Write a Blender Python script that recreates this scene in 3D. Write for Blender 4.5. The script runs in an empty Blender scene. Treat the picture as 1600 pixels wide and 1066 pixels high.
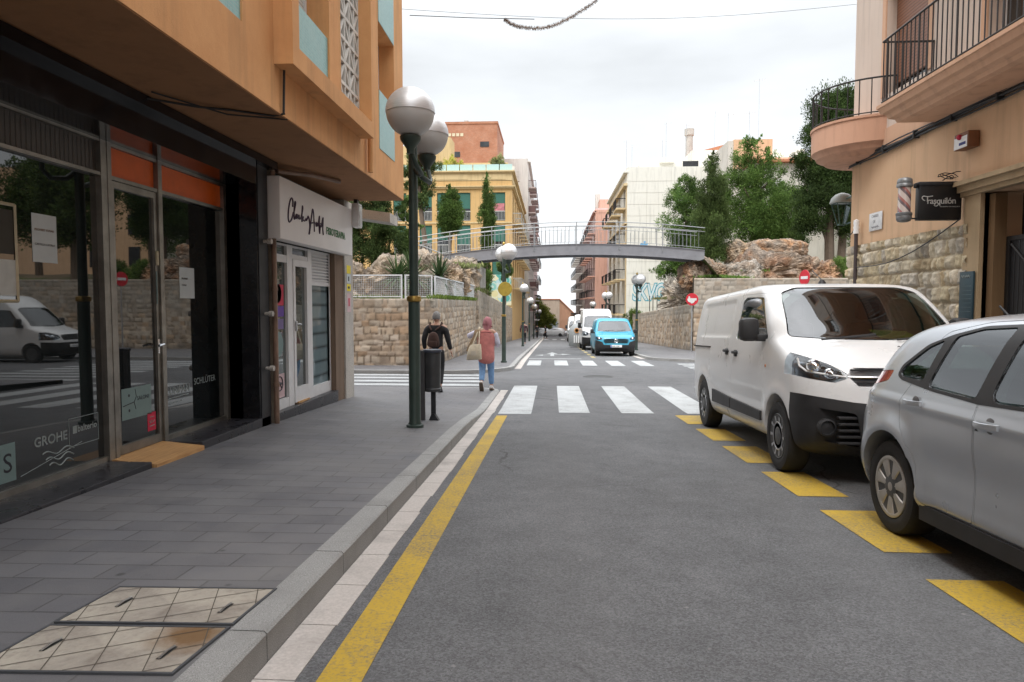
import bpy, bmesh, math, random
import numpy as np
from mathutils import Vector, Matrix
R=math.radians
S=bpy.context.scene
COL=S.collection
random.seed(7)
# ---------------------------------------------------------------- camera
cam_d=bpy.data.cameras.new('camera'); cam=bpy.data.objects.new('camera',cam_d); COL.objects.link(cam)
cam_d.sensor_width=36; cam_d.lens=24.0; cam_d.clip_start=.05; cam_d.clip_end=3000
cam.location=(0,0,1.34); cam.rotation_euler=(R(90-3.1114),0,R(3.3206))
S.camera=cam
# ---------------------------------------------------------------- sky: bright overcast, brighter overhead than at the horizon
SUN_EL,SUN_AZ=R(52),R(200)
W=bpy.data.worlds.new('World'); S.world=W; W.use_nodes=True
def world():
    nt=W.node_tree; nt.nodes.clear(); N=nt.nodes.new; L=nt.links.new
    out=N('ShaderNodeOutputWorld'); bg=N('ShaderNodeBackground'); bg.inputs[1].default_value=.1
    sky=N('ShaderNodeTexSky'); sky.sky_type='NISHITA'; sky.sun_disc=False; sky.sun_elevation=SUN_EL; sky.sun_rotation=SUN_AZ
    sky.air_density=1.2; sky.dust_density=5; sky.ozone_density=1
    tc=N('ShaderNodeTexCoord'); sep=N('ShaderNodeSeparateXYZ'); L(tc.outputs['Generated'],sep.inputs[0])
    ramp=N('ShaderNodeValToRGB'); e=ramp.color_ramp.elements
    e[0].position=0; e[0].color=(.44,.45,.46,1); e[1].position=1; e[1].color=(1.25,1.25,1.25,1)
    for p,c in ((.06,.43),(.18,.36),(.32,.305),(.44,.42),(.62,.92)):
        q=e.new(p); q.color=(c*.965,c*1.0,c*1.03,1)
    L(sep.outputs[2],ramp.inputs[0])
    noi=N('ShaderNodeTexNoise'); noi.inputs['Scale'].default_value=2.2; noi.inputs['Detail'].default_value=5; noi.inputs['Roughness'].default_value=.5
    mp=N('ShaderNodeMapping'); mp.inputs['Scale'].default_value=(1,1,3.2); L(tc.outputs['Generated'],mp.inputs[0]); L(mp.outputs[0],noi.inputs[0])
    mr=N('ShaderNodeMapRange'); mr.inputs[1].default_value=.35; mr.inputs[2].default_value=.68; mr.inputs[3].default_value=17.4; mr.inputs[4].default_value=23.6
    L(noi.outputs[0],mr.inputs[0])
    mul=N('ShaderNodeVectorMath'); mul.operation='SCALE'; L(ramp.outputs[0],mul.inputs[0]); L(mr.outputs[0],mul.inputs[3])
    mix=N('ShaderNodeMix'); mix.data_type='RGBA'; mix.inputs[0].default_value=.93
    L(sky.outputs[0],mix.inputs[6]); L(mul.outputs[0],mix.inputs[7]); L(mix.outputs[2],bg.inputs[0]); L(bg.outputs[0],out.inputs[0])
world()
sd=bpy.data.lights.new('sun','SUN'); sd.energy=1.2; sd.angle=R(25); sd.color=(1,.97,.92)
sun=bpy.data.objects.new('sun',sd); COL.objects.link(sun); sun.rotation_euler=(R(90)-SUN_EL,0,R(180)-SUN_AZ)
S.view_settings.view_transform='Standard'; S.view_settings.look='None'; S.view_settings.exposure=.60; S.view_settings.gamma=1
S.cycles.max_bounces=6; S.cycles.transparent_max_bounces=12
# ---------------------------------------------------------------- helpers
def gz(y):
    return float(np.interp(y,[-60,0,12,27,170,600],[2.7,0,-.54,-.90,-6.2,-6.2]))
RD=[-math.sin(R(3.3206))*math.cos(R(3.1114)),math.cos(R(3.3206))*math.cos(R(3.1114)),-math.sin(R(3.1114))]
FW=Vector(RD); RT=Vector((math.cos(R(3.3206)),math.sin(R(3.3206)),0)); UP=RT.cross(FW)
def at(px,py,Y):            # photograph pixel -> point at distance Y
    d=FW+RT*((px-800)/1067)+UP*((533-py)/1067); return Vector((d.x*Y/d.y,Y,1.34+d.z*Y/d.y))
def tag(o,label=None,cat=None,group=None,kind=None):
    if label:o['label']=label
    if cat:o['category']=cat
    if group:o['group']=group
    if kind:o['kind']=kind
    return o
def thing(name,label,cat,loc=(0,0,0),rz=0,group=None):
    o=bpy.data.objects.new(name,None); COL.objects.link(o); o.location=loc; o.rotation_euler=(0,0,rz); o.empty_display_size=.1
    return tag(o,label,cat,group)
def copy_tree(o,parent=None):
    c=o.copy(); COL.objects.link(c)
    if parent is not None: c.parent=parent
    for ch in list(o.children): copy_tree(ch,c)
    return c
def meshobj(name,me,mats,parent=None,smooth=None):
    if mats is not None:
        me.materials.clear()
        for m in (mats if isinstance(mats,(list,tuple)) else [mats]): me.materials.append(m)
    if smooth is not None:
        me.polygons.foreach_set('use_smooth',[True]*len(me.polygons))
        me.set_sharp_from_angle(angle=R(smooth))
    o=bpy.data.objects.new(name,me); COL.objects.link(o)
    if parent is not None: o.parent=parent
    return o
class MB:
    def __init__(s): s.v=[];s.f=[];s.m=[]
    def add(s,v,f,m=0):
        n=len(s.v); s.v+= [tuple(p) for p in v]; s.f+=[tuple(i+n for i in q) for q in f]; s.m+=[m]*len(f); return s
    def box(s,x0,x1,y0,y1,z0,z1,m=0):
        v=[(x,y,z) for z in (z0,z1) for y in (y0,y1) for x in (x0,x1)]
        return s.add(v,[(0,2,3,1),(4,5,7,6),(0,1,5,4),(2,6,7,3),(0,4,6,2),(1,3,7,5)],m)
    def bbox(s,x0,x1,y0,y1,z0,z1,b=.01,m=0):   # bevelled box
        bm=bmesh.new(); bmesh.ops.create_cube(bm,size=1)
        for q in bm.verts: q.co=Vector(((x0+x1)/2+q.co.x*(x1-x0),(y0+y1)/2+q.co.y*(y1-y0),(z0+z1)/2+q.co.z*(z1-z0)))
        bmesh.ops.bevel(bm,geom=list(bm.edges),offset=b,segments=2,affect='EDGES',profile=.5)
        bm.verts.index_update(); s.add([q.co[:] for q in bm.verts],[[q.index for q in f.verts] for f in bm.faces],m); bm.free(); return s
    def quad(s,a,b,c,d,m=0): return s.add([a,b,c,d],[(0,1,2,3)],m)
    def tube(s,pts,r,n=8,m=0,cap=True,closed=False):
        pts=[Vector(p) for p in pts]; rr=r if isinstance(r,(list,tuple)) else [r]*len(pts); rings=[];up=None;k=len(pts)
        for i,p in enumerate(pts):
            if closed: t=pts[(i+1)%k]-pts[i-1]
            else: t=pts[min(i+1,k-1)]-pts[max(i-1,0)]
            t.normalize()
            if up is None:
                up=Vector((0,0,1)) if abs(t.z)<.9 else Vector((1,0,0))
            a=t.cross(up).normalized(); b=a.cross(t).normalized(); up=b
            rings.append([p+a*math.cos(6.28318*j/n)*rr[i]+b*math.sin(6.28318*j/n)*rr[i] for j in range(n)])
        v=[q for g in rings for q in g]; f=[]
        for i in range(k if closed else k-1):
            i2=(i+1)%k
            for j in range(n): f.append((i*n+j,i*n+(j+1)%n,i2*n+(j+1)%n,i2*n+j))
        if cap and not closed: f+= [tuple(range(n))[::-1],tuple((k-1)*n+j for j in range(n))]
        return s.add(v,f,m)
    def lathe(s,prof,n=24,c=(0,0,0),axis='z',m=0):
        v=[];f=[];k=len(prof)
        for r,h in prof:
            for j in range(n):
                a=6.28318*j/n; x,y=r*math.cos(a),r*math.sin(a)
                p=(x,y,h) if axis=='z' else ((h,x,y) if axis=='x' else (y,h,x))
                v.append((p[0]+c[0],p[1]+c[1],p[2]+c[2]))
        for i in range(k-1):
            for j in range(n): f.append((i*n+j,i*n+(j+1)%n,(i+1)*n+(j+1)%n,(i+1)*n+j))
        if prof[0][0]>1e-6: f.append(tuple(range(n))[::-1])
        if prof[-1][0]>1e-6: f.append(tuple((k-1)*n+j for j in range(n)))
        return s.add(v,f,m)
    def prism(s,poly,a0,a1,axis='x',m=0):      # polygon extruded along an axis
        def P(u,w,t): return {'x':(t,u,w),'y':(u,t,w),'z':(u,w,t)}[axis]
        n=len(poly); v=[P(u,w,a0) for u,w in poly]+[P(u,w,a1) for u,w in poly]
        f=[(i,(i+1)%n,(i+1)%n+n,i+n) for i in range(n)]+[tuple(range(n))[::-1],tuple(range(n,2*n))]
        return s.add(v,f,m)
    def loft(s,rings,m=0,closed=True,cap=True):
        n=len(rings[0]); v=[p for g in rings for p in g]; f=[]
        for i in range(len(rings)-1):
            for j in range(n if closed else n-1): f.append((i*n+j,i*n+(j+1)%n,(i+1)*n+(j+1)%n,(i+1)*n+j))
        if cap and closed: f+= [tuple(range(n))[::-1],tuple((len(rings)-1)*n+j for j in range(n))]
        return s.add(v,f,m)
    def mesh(s,name='m',fix=True):
        me=bpy.data.meshes.new(name); me.from_pydata(s.v,[],s.f); me.polygons.foreach_set('material_index',s.m)
        if fix:
            bm=bmesh.new(); bm.from_mesh(me); bmesh.ops.recalc_face_normals(bm,faces=bm.faces); bm.to_mesh(me); bm.free()
        me.update(); return me
    def build(s,name,mats,parent=None,smooth=None,fix=True):
        return meshobj(name,s.mesh(name,fix),mats,parent,smooth)
def sphere(s,c,r,n=20,m=0,zs=1,z0=-1,z1=1):
    k=max(4,n//2); a0=math.asin(z0);a1=math.asin(z1)
    pr=[(max(1e-7,r*math.cos(a0+(a1-a0)*i/k)),r*zs*math.sin(a0+(a1-a0)*i/k)) for i in range(k+1)]
    return s.lathe(pr,n,c,'z',m)
MB.sphere=sphere
_T=[]
def bool_op(A,B,op):
    a=bpy.data.objects.new('ta',A); b=bpy.data.objects.new('tb',B); COL.objects.link(a); COL.objects.link(b)
    md=a.modifiers.new('b','BOOLEAN'); md.object=b; md.operation=op; md.solver='EXACT'; md.use_self=False
    dg=bpy.context.evaluated_depsgraph_get(); me=bpy.data.meshes.new_from_object(a.evaluated_get(dg))
    bpy.data.objects.remove(a); bpy.data.objects.remove(b); return me
def diff(A,B): return bool_op(A,B,'DIFFERENCE')
def inter(A,B): return bool_op(A,B,'INTERSECT')
def inset(poly,d):           # shrink a polygon by d
    n=len(poly); ar=sum(poly[i][0]*poly[(i+1)%n][1]-poly[(i+1)%n][0]*poly[i][1] for i in range(n)); sg=1 if ar>0 else -1; out=[]
    for i in range(n):
        p0,p1,p2=Vector(poly[i-1]),Vector(poly[i]),Vector(poly[(i+1)%n])
        e1=(p1-p0).normalized(); e2=(p2-p1).normalized(); n1=Vector((-e1.y,e1.x))*sg; n2=Vector((-e2.y,e2.x))*sg
        q=n1+n2; k=max(.35,1+n1.dot(n2)); out.append(tuple(p1+q*(d/k)))
    return out
def rpoly(poly,r,n=4):       # round polygon corners
    out=[]
    for i in range(len(poly)):
        p0,p1,p2=Vector(poly[i-1]),Vector(poly[i]),Vector(poly[(i+1)%len(poly)])
        a=p0-p1;b=p2-p1; rr=min(r,a.length*.45,b.length*.45); A=p1+a.normalized()*rr;B=p1+b.normalized()*rr
        for k in range(n+1):
            t=k/n; out.append(tuple(A*(1-t)**2+p1*2*t*(1-t)+B*t*t))
    return out
def text_mesh(txt,size,extr=.002,align='LEFT',shear=0,sp=1,bold=0):
    cu=bpy.data.curves.new('t','FONT'); cu.body=txt; cu.size=size; cu.extrude=extr; cu.align_x=align; cu.shear=shear; cu.space_character=sp; cu.resolution_u=3; cu.offset=bold
    o=bpy.data.objects.new('t',cu); COL.objects.link(o); dg=bpy.context.evaluated_depsgraph_get(); dg.update()
    me=bpy.data.meshes.new_from_object(o.evaluated_get(dg)); bpy.data.objects.remove(o); bpy.data.curves.remove(cu); return me
def text(name,txt,size,mat,M,parent=None,**k):
    me=text_mesh(txt,size,**k); me.transform(M); return meshobj(name,me,mat,parent)
def frame(o,u,n):            # matrix with text x-axis u, facing n, origin o
    u=Vector(u).normalized(); n=Vector(n).normalized(); w=n.cross(u); M=Matrix((u,w,n)).transposed().to_4x4(); M.translation=Vector(o); return M
# ---------------------------------------------------------------- materials
_M={}
class NT:
    def __init__(s,name):
        s.m=bpy.data.materials.new(name); s.m.use_nodes=True; s.t=s.m.node_tree; s.t.nodes.clear(); s.o=s.n('ShaderNodeOutputMaterial')
        s.tc=s.n('ShaderNodeTexCoord')
    def n(s,t,**k):
        q=s.t.nodes.new(t)
        for a,b in k.items(): setattr(q,a,b)
        return q
    def l(s,a,b): s.t.links.new(a,b)
    def co(s,kind='Object',scale=(1,1,1),rot=(0,0,0)):
        mp=s.n('ShaderNodeMapping'); mp.inputs['Scale'].default_value=scale; mp.inputs['Rotation'].default_value=rot; s.l(s.tc.outputs[kind],mp.inputs[0]); return mp.outputs[0]
    def noise(s,scale,detail=4,rough=.55,co=None,dist=0):
        q=s.n('ShaderNodeTexNoise'); q.inputs['Scale'].default_value=scale; q.inputs['Detail'].default_value=detail; q.inputs['Roughness'].default_value=rough; q.inputs['Distortion'].default_value=dist
        s.l(co if co is not None else s.tc.outputs['Object'],q.inputs[0]); return q.outputs[0]
    def rng(s,v,a,b,c=0,d=1):
        q=s.n('ShaderNodeMapRange'); s.l(v,q.inputs[0])
        for i,x in enumerate((a,b,c,d)): q.inputs[i+1].default_value=x
        return q.outputs[0]
    def col(s,c): return (c[0],c[1],c[2],1)
    def mix(s,f,a,b,mode='MIX'):
        q=s.n('ShaderNodeMix',data_type='RGBA',blend_type=mode)
        if isinstance(f,(int,float)): q.inputs[0].default_value=f
        else: s.l(f,q.inputs[0])
        for i,x in ((6,a),(7,b)):
            if isinstance(x,(tuple,list)): q.inputs[i].default_value=s.col(x)
            else: s.l(x,q.inputs[i])
        return q.outputs[2]
    def math(s,op,a,b=0):
        q=s.n('ShaderNodeMath',operation=op)
        for i,x in ((0,a),(1,b)):
            if isinstance(x,(int,float)): q.inputs[i].default_value=x
            else: s.l(x,q.inputs[i])
        return q.outputs[0]
    def bsdf(s,col,rough=.6,metal=0,bump=None,bs=.3,bd=.01,ior=1.45,coat=0,spec=None,trans=0,rlink=None):
        b=s.n('ShaderNodeBsdfPrincipled')
        if isinstance(col,(tuple,list)): b.inputs['Base Color'].default_value=s.col(col)
        else: s.l(col,b.inputs['Base Color'])
        b.inputs['Roughness'].default_value=rough; b.inputs['Metallic'].default_value=metal; b.inputs['IOR'].default_value=ior; b.inputs['Coat Weight'].default_value=coat; b.inputs['Coat Roughness'].default_value=.09
        if spec is not None: b.inputs['Specular IOR Level'].default_value=spec
        if rlink is not None: s.l(rlink,b.inputs['Roughness'])
        if bump is not None:
            q=s.n('ShaderNodeBump'); q.inputs['Strength'].default_value=bs; q.inputs['Distance'].default_value=bd; s.l(bump,q.inputs['Height']); s.l(q.outputs[0],b.inputs['Normal'])
        s.l(b.outputs[0],s.o.inputs[0]); s.b=b; return s.m
def plain(name,c,rough=.5,metal=0,var=.12,scale=8,bs=.08,**k):
    if name in _M: return _M[name]
    t=NT(name); n=t.noise(scale,5); col=t.mix(t.rng(n,.3,.7),tuple(x*(1-var) for x in c),tuple(min(1,x*(1+var)) for x in c))
    _M[name]=t.bsdf(col,rough,metal,bump=t.noise(scale*14,3),bs=bs,bd=.003,**k); return _M[name]
def glass(name,tint=(.3,.36,.35),ior=1.55,dens=1.0):       # thin pane: reflects by fresnel, lets tinted light through
    if name in _M: return _M[name]
    t=NT(name); fr=t.n('ShaderNodeFresnel'); fr.inputs[0].default_value=ior; gl=t.n('ShaderNodeBsdfGlossy'); gl.inputs['Roughness'].default_value=.015; gl.inputs[0].default_value=(.95,.97,1,1)
    tr=t.n('ShaderNodeBsdfTransparent'); tr.inputs[0].default_value=(*tint,1); mx=t.n('ShaderNodeMixShader'); gm=t.n('ShaderNodeNewGeometry'); t.l(t.math('MULTIPLY',fr.outputs[0],t.math('SUBTRACT',1.0,gm.outputs['Backfacing'])),mx.inputs[0]); t.l(tr.outputs[0],mx.inputs[1]); t.l(gl.outputs[0],mx.inputs[2]); t.l(mx.outputs[0],t.o.inputs[0])
    _M[name]=t.m; return t.m
# ---------------------------------------------------------------- vehicle materials
def paint(name,c,rough=.3,metal=0,coat=.45,var=.02):
    if name in _M: return _M[name]
    t=NT(name); n=t.noise(2.2,5); g=t.noise(160,2); col=t.mix(t.rng(n,.35,.7),tuple(x*(1-var) for x in c),tuple(x*(1+var) for x in c))
    dirt=t.rng(t.noise(2.5,4,.6),.3,.8,.15,.6); z=t.n('ShaderNodeSeparateXYZ'); t.l(t.tc.outputs['Object'],z.inputs[0])
    low=t.math('MULTIPLY',dirt,t.rng(z.outputs[2],.62,.22,0,.55)); col=t.mix(low,col,(.22,.2,.17))
    _M[name]=t.bsdf(col,rough,metal,coat=coat,rlink=t.rng(n,.3,.75,rough*.85,rough*1.3)); return _M[name]
WHITE=paint('white_paint',(.70,.71,.72)); SILVER=paint('silver_paint',(.50,.53,.57),.30,.6,.45); BLUE=paint('blue_paint',(.055,.34,.50),.3)
BLKP=plain('black_plastic',(.022,.022,.024),.55,var=.25,bs=.15); BLKI=plain('dark_interior',(.008,.008,.009),.8); RUBB=plain('tyre_rubber',(.02,.02,.021),.78,var=.3,bs=.25)
GLS=glass('vehicle_glass',(.36,.43,.41),2.1); LENS=glass('lamp_lens',(.85,.88,.9),1.5)
CHR=plain('chrome',(.75,.76,.78),.12,1,.03); ALU=plain('aluminium',(.52,.52,.53),.36,.9,.1,20); SILP=plain('silver_hubcap',(.46,.44,.41),.42,.55,.18,6); REDL=plain('tail_lamp_red',(.32,.01,.018),.08,0,.1,coat=1)
WHP=plain('white_plastic',(.75,.76,.77),.35); GRIM=plain('dark_steel',(.085,.087,.09),.5,.3,.3); YELC=plain('yellow_card',(.75,.62,.03),.6); SMK=plain('smoked_reflector',(.2,.2,.215),.2,.85,.25,30); DSH=plain('dashboard',(.03,.03,.032),.7); AMB=plain('amber_lens',(.55,.17,.02),.2)
def cat_interp(keys,seg):
    K=np.array(keys,float); out=[]
    for i in range(len(K)-1):
        p0=K[max(i-1,0)];p1=K[i];p2=K[i+1];p3=K[min(i+2,len(K)-1)]
        m1=(p2-p0)/2;m2=(p3-p1)/2
        d=p2-p1; m1=np.where(m1*d<0,0,np.sign(m1)*np.minimum(abs(m1),2.2*abs(d))); m2=np.where(m2*d<0,0,np.sign(m2)*np.minimum(abs(m2),2.2*abs(d)))
        for k in range(seg):
            t=k/seg; out.append((2*t**3-3*t*t+1)*p1+(t**3-2*t*t+t)*m1+(3*t*t-2*t**3)*p2+(t**3-t*t)*m2)
    out.append(K[-1]); return np.array(out)
def car_body(keys,nf=2.6,nr=3.0,seg=5,N=(13,40,9),disp=None,sc=None,zshift=0,mat=0):
    L=cat_interp(keys,seg); rings=[]
    af=np.linspace(0,1,N[0]+1)*math.pi/2; ar=np.linspace(0,1,N[2]+1)*math.pi/2
    for z,yf,yr,w,Df,Dr in L:
        xs=list(w*np.sin(af)**(2/nf)); ys=list(yf-Df*(1-np.cos(af)**(2/nf)))
        for k in range(1,N[1]): xs.append(w); ys.append((yf-Df)+((yr+Dr)-(yf-Df))*k/N[1])
        for a in ar[::-1]: xs.append(w*math.sin(a)**(2/nr)); ys.append(yr+Dr*(1-math.cos(a)**(2/nr)))
        xs=np.array(xs);ys=np.array(ys); zs=np.full(len(xs),z)
        if disp is not None: xs,ys,zs=disp(xs,ys,zs)
        r=[(xs[i],ys[i],zs[i]) for i in range(len(xs))]+[(-xs[i],ys[i],zs[i]) for i in range(len(xs)-2,0,-1)]
        if sc is not None: r=[(x*sc[0],sc[3]+(y-sc[3])*sc[1],sc[4]+(zz-sc[4])*sc[2]) for x,y,zz in r]
        rings.append(r)
    return MB().loft(rings,m=mat).mesh()
from mathutils.bvhtree import BVHTree
from mathutils.geometry import barycentric_transform
class SmoothRef:
    """shading normals of the uncut body, handed on to the pieces cut out of it"""
    def __init__(s,me):
        bm=bmesh.new(); bm.from_mesh(me); bmesh.ops.triangulate(bm,faces=bm.faces); bm.normal_update(); bm.verts.ensure_lookup_table(); bm.faces.ensure_lookup_table()
        s.v=[v.co.copy() for v in bm.verts]; s.n=[v.normal.copy() for v in bm.verts]; s.f=[tuple(v.index for v in f.verts) for f in bm.faces]; bm.free(); s.t=BVHTree.FromPolygons(s.v,s.f)
    def apply(s,me,tol=.004):
        vn=[]
        for v in me.vertices:
            co,no,i,d=s.t.find_nearest(v.co)
            if i is None or d>tol: vn.append(None); continue
            a,b,c=s.f[i]; q=barycentric_transform(co,s.v[a],s.v[b],s.v[c],s.n[a],s.n[b],s.n[c]); vn.append(q.normalized())
        out=[]
        for p in me.polygons:
            fn=p.normal
            for li in p.loop_indices:
                q=vn[me.loops[li].vertex_index]; out.append(tuple(q) if q is not None and q.dot(fn)>.55 else tuple(fn))
        me.polygons.foreach_set('use_smooth',[True]*len(me.polygons)); me.normals_split_custom_set(out)
def outer_skin(me,axis):
    """keep the faces of a cut-out chunk that belong to the outer surface (axis: outward direction)"""
    bm=bmesh.new(); bm.from_mesh(me); a=Vector(axis); bm.normal_update(); bmesh.ops.delete(bm,geom=[f for f in bm.faces if f.normal.dot(a)<.12],context='FACES')
    ext=bmesh.ops.extrude_face_region(bm,geom=list(bm.faces)); vs=[g for g in ext['geom'] if isinstance(g,bmesh.types.BMVert)]
    for v in vs: v.co-=a*.006
    bmesh.ops.recalc_face_normals(bm,faces=bm.faces); bm.to_mesh(me); bm.free(); return me
def P2(poly,axis,a0,a1,m=1): return MB().prism(poly,a0,a1,axis,m)
def merged(*mbs):
    q=MB()
    for b in mbs: q.add(b.v,b.f,0); q.m[-len(b.f):]=b.m
    return q.mesh()
def both(poly,x0,x1,m=1):
    q=MB(); q.prism(poly,x0,x1,'x',m); q.prism(poly,-x1,-x0,'x',m); return q.mesh()
def wheel(parent,x,y,r,wd,side,kind,name='wheel'):
    w=bpy.data.objects.new(name,None); COL.objects.link(w); w.parent=parent; w.location=(x,y,r); w.empty_display_size=.1
    s=side; o=.5*wd
    t=MB().lathe([(r*.63,-o*s*.9),(r*.78,-o*s),(r*.93,-o*s*.97),(r*.985,-o*s*.8),(r,-o*s*.5),(r,0),(r,o*s*.5),(r*.985,o*s*.8),(r*.94,o*s*.97),(r*.8,o*s*1.02),(r*.70,o*s*.98),(r*.64,o*s*.86)],48,axis='x')
    for k in range(0): pass
    t.build('tyre',RUBB,w,35)
    m=MB(); rr=r*.655
    if kind=='steel':
        m.lathe([(rr,o*s*.9),(rr*.97,o*s*.96),(rr*.9,o*s*.9),(rr*.86,o*s*.6),(rr*.80,o*s*.62),(rr*.70,o*s*.80),(rr*.5,o*s*.84),(rr*.42,o*s*.76),(rr*.34,o*s*.86),(rr*.2,o*s*.9),(0,o*s*.9)],40,axis='x')
        m.lathe([(rr*.40,o*s*.80),(rr*.40,o*s*.93),(rr*.33,o*s*.97),(0,o*s*.975)],28,axis='x'); m.build('rim',GRIM,w,30)
        h=MB(); h.lathe([(rr*.64,o*s*.92),(rr*.60,o*s*.96),(rr*.56,o*s*.92)],36,axis='x')
        for k in range(10):
            a=6.283*k/10; c,sn=math.cos(a),math.sin(a); h.add([(o*s*(1.0 if q in(0,3) else .93),rr*(u*c-v*sn),rr*(u*sn+v*c)) for q,(u,v) in enumerate(((.88,-.07),(.62,-.05),(.62,.05),(.88,.07)))],[(0,1,2,3)])
        h.build('wheel_trim',ALU,w)
    elif kind=='cover':
        m.lathe([(rr,o*s*.9),(rr*.9,o*s*.55),(rr*.2,o*s*.55),(0,o*s*.55)],40,axis='x'); m.lathe([(rr*.40,o*s*.80),(rr*.40,o*s*.93),(rr*.33,o*s*.97),(0,o*s*.975)],28,axis='x'); m.build('rim',GRIM,w,30)
        h=MB(); h.lathe([(rr*1.0,o*s*.86),(rr*1.0,o*s*.98),(rr*.93,o*s*1.02),(rr*.88,o*s*.98),(rr*.88,o*s*.88)],44,axis='x')
        h.lathe([(rr*.27,o*s*.7),(rr*.27,o*s*.92),(rr*.2,o*s*.97),(0,o*s*.98)],24,axis='x')
        for k in range(7):
            a=6.283*k/7+.2; c,sn=math.cos(a),math.sin(a); P=lambda u,v,d:(o*s*d,rr*(u*c-v*sn),rr*(u*sn+v*c))
            prof=[(.22,.11,.90,.96),(.45,.13,.88,1.0),(.68,.20,.86,1.0),(.9,.30,.84,.98)]
            rings=[[P(u,-v,lo),P(u,-v*.8,hi-.03),P(u,0,hi),P(u,v*.8,hi-.03),P(u,v,lo)] for u,v,lo,hi in prof]
            h.loft(rings,closed=False)
        h.build('wheel_cover',SILP,w,40)
    else:
        m.lathe([(rr,o*s*.9),(rr*.93,o*s*.98),(rr*.85,o*s*.8),(rr*.4,o*s*.85),(0,o*s*.88)],24,axis='x'); m.build('rim',GRIM if kind=='dark' else SILP,w,40)
    return w
VS=[None,None,None]
def slots(p): return [p,BLKI,BLKP]
def mirrorx(me):
    m=me.copy(); m.transform(Matrix.Diagonal((-1,1,1,1))); m.flip_normals(); return m
def wing_mirror(parent,x,y,z,sz,mat=None):
    for s in (1,-1):
        w,d,h=sz; b=MB(); x0,x1=(x+.04,x+.04+w) if s>0 else (-x-.04-w,-x-.04)
        b.bbox(x0,x1,y-d*.5,y+d*.5,z-h*.5,z+h*.5,min(w,d,h)*.33); b.bbox(min(s*(x-.04),s*(x+.08)),max(s*(x-.04),s*(x+.08)),y-d*.3,y+d*.5,z-h*.5,z-h*.2,.015)
        o=b.build('wing_mirror',mat or BLKP,parent,40)
        MB().box(x0+.02,x1-.02,y-d*.5-.004,y-d*.5+.003,z-h*.38,z+h*.38).build('mirror_glass',CHR,o)
def plate(parent,txt,y,z,w=.52,rz=0,x=0,facing=1):
    p=MB().bbox(x-w/2,x+w/2,y-.008,y+.008,z-.055,z+.055,.006).build('number_plate',WHP,parent,30)
    n=(0,facing,0); u=(-facing,0,0)
    text('plate_number',txt,.085,BLKP,frame((x+facing*.2,y+facing*.0095,z-.03),u,n),p,extr=.001,sp=1.05)
    bx=x+facing*(w/2-.03); MB().box(bx-.022,bx+.022,y+facing*.0085-.001,y+facing*.0085+.001,z-.05,z+.05).build('plate_band',plain('plate_blue',(.02,.08,.4),.5),p)
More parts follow.
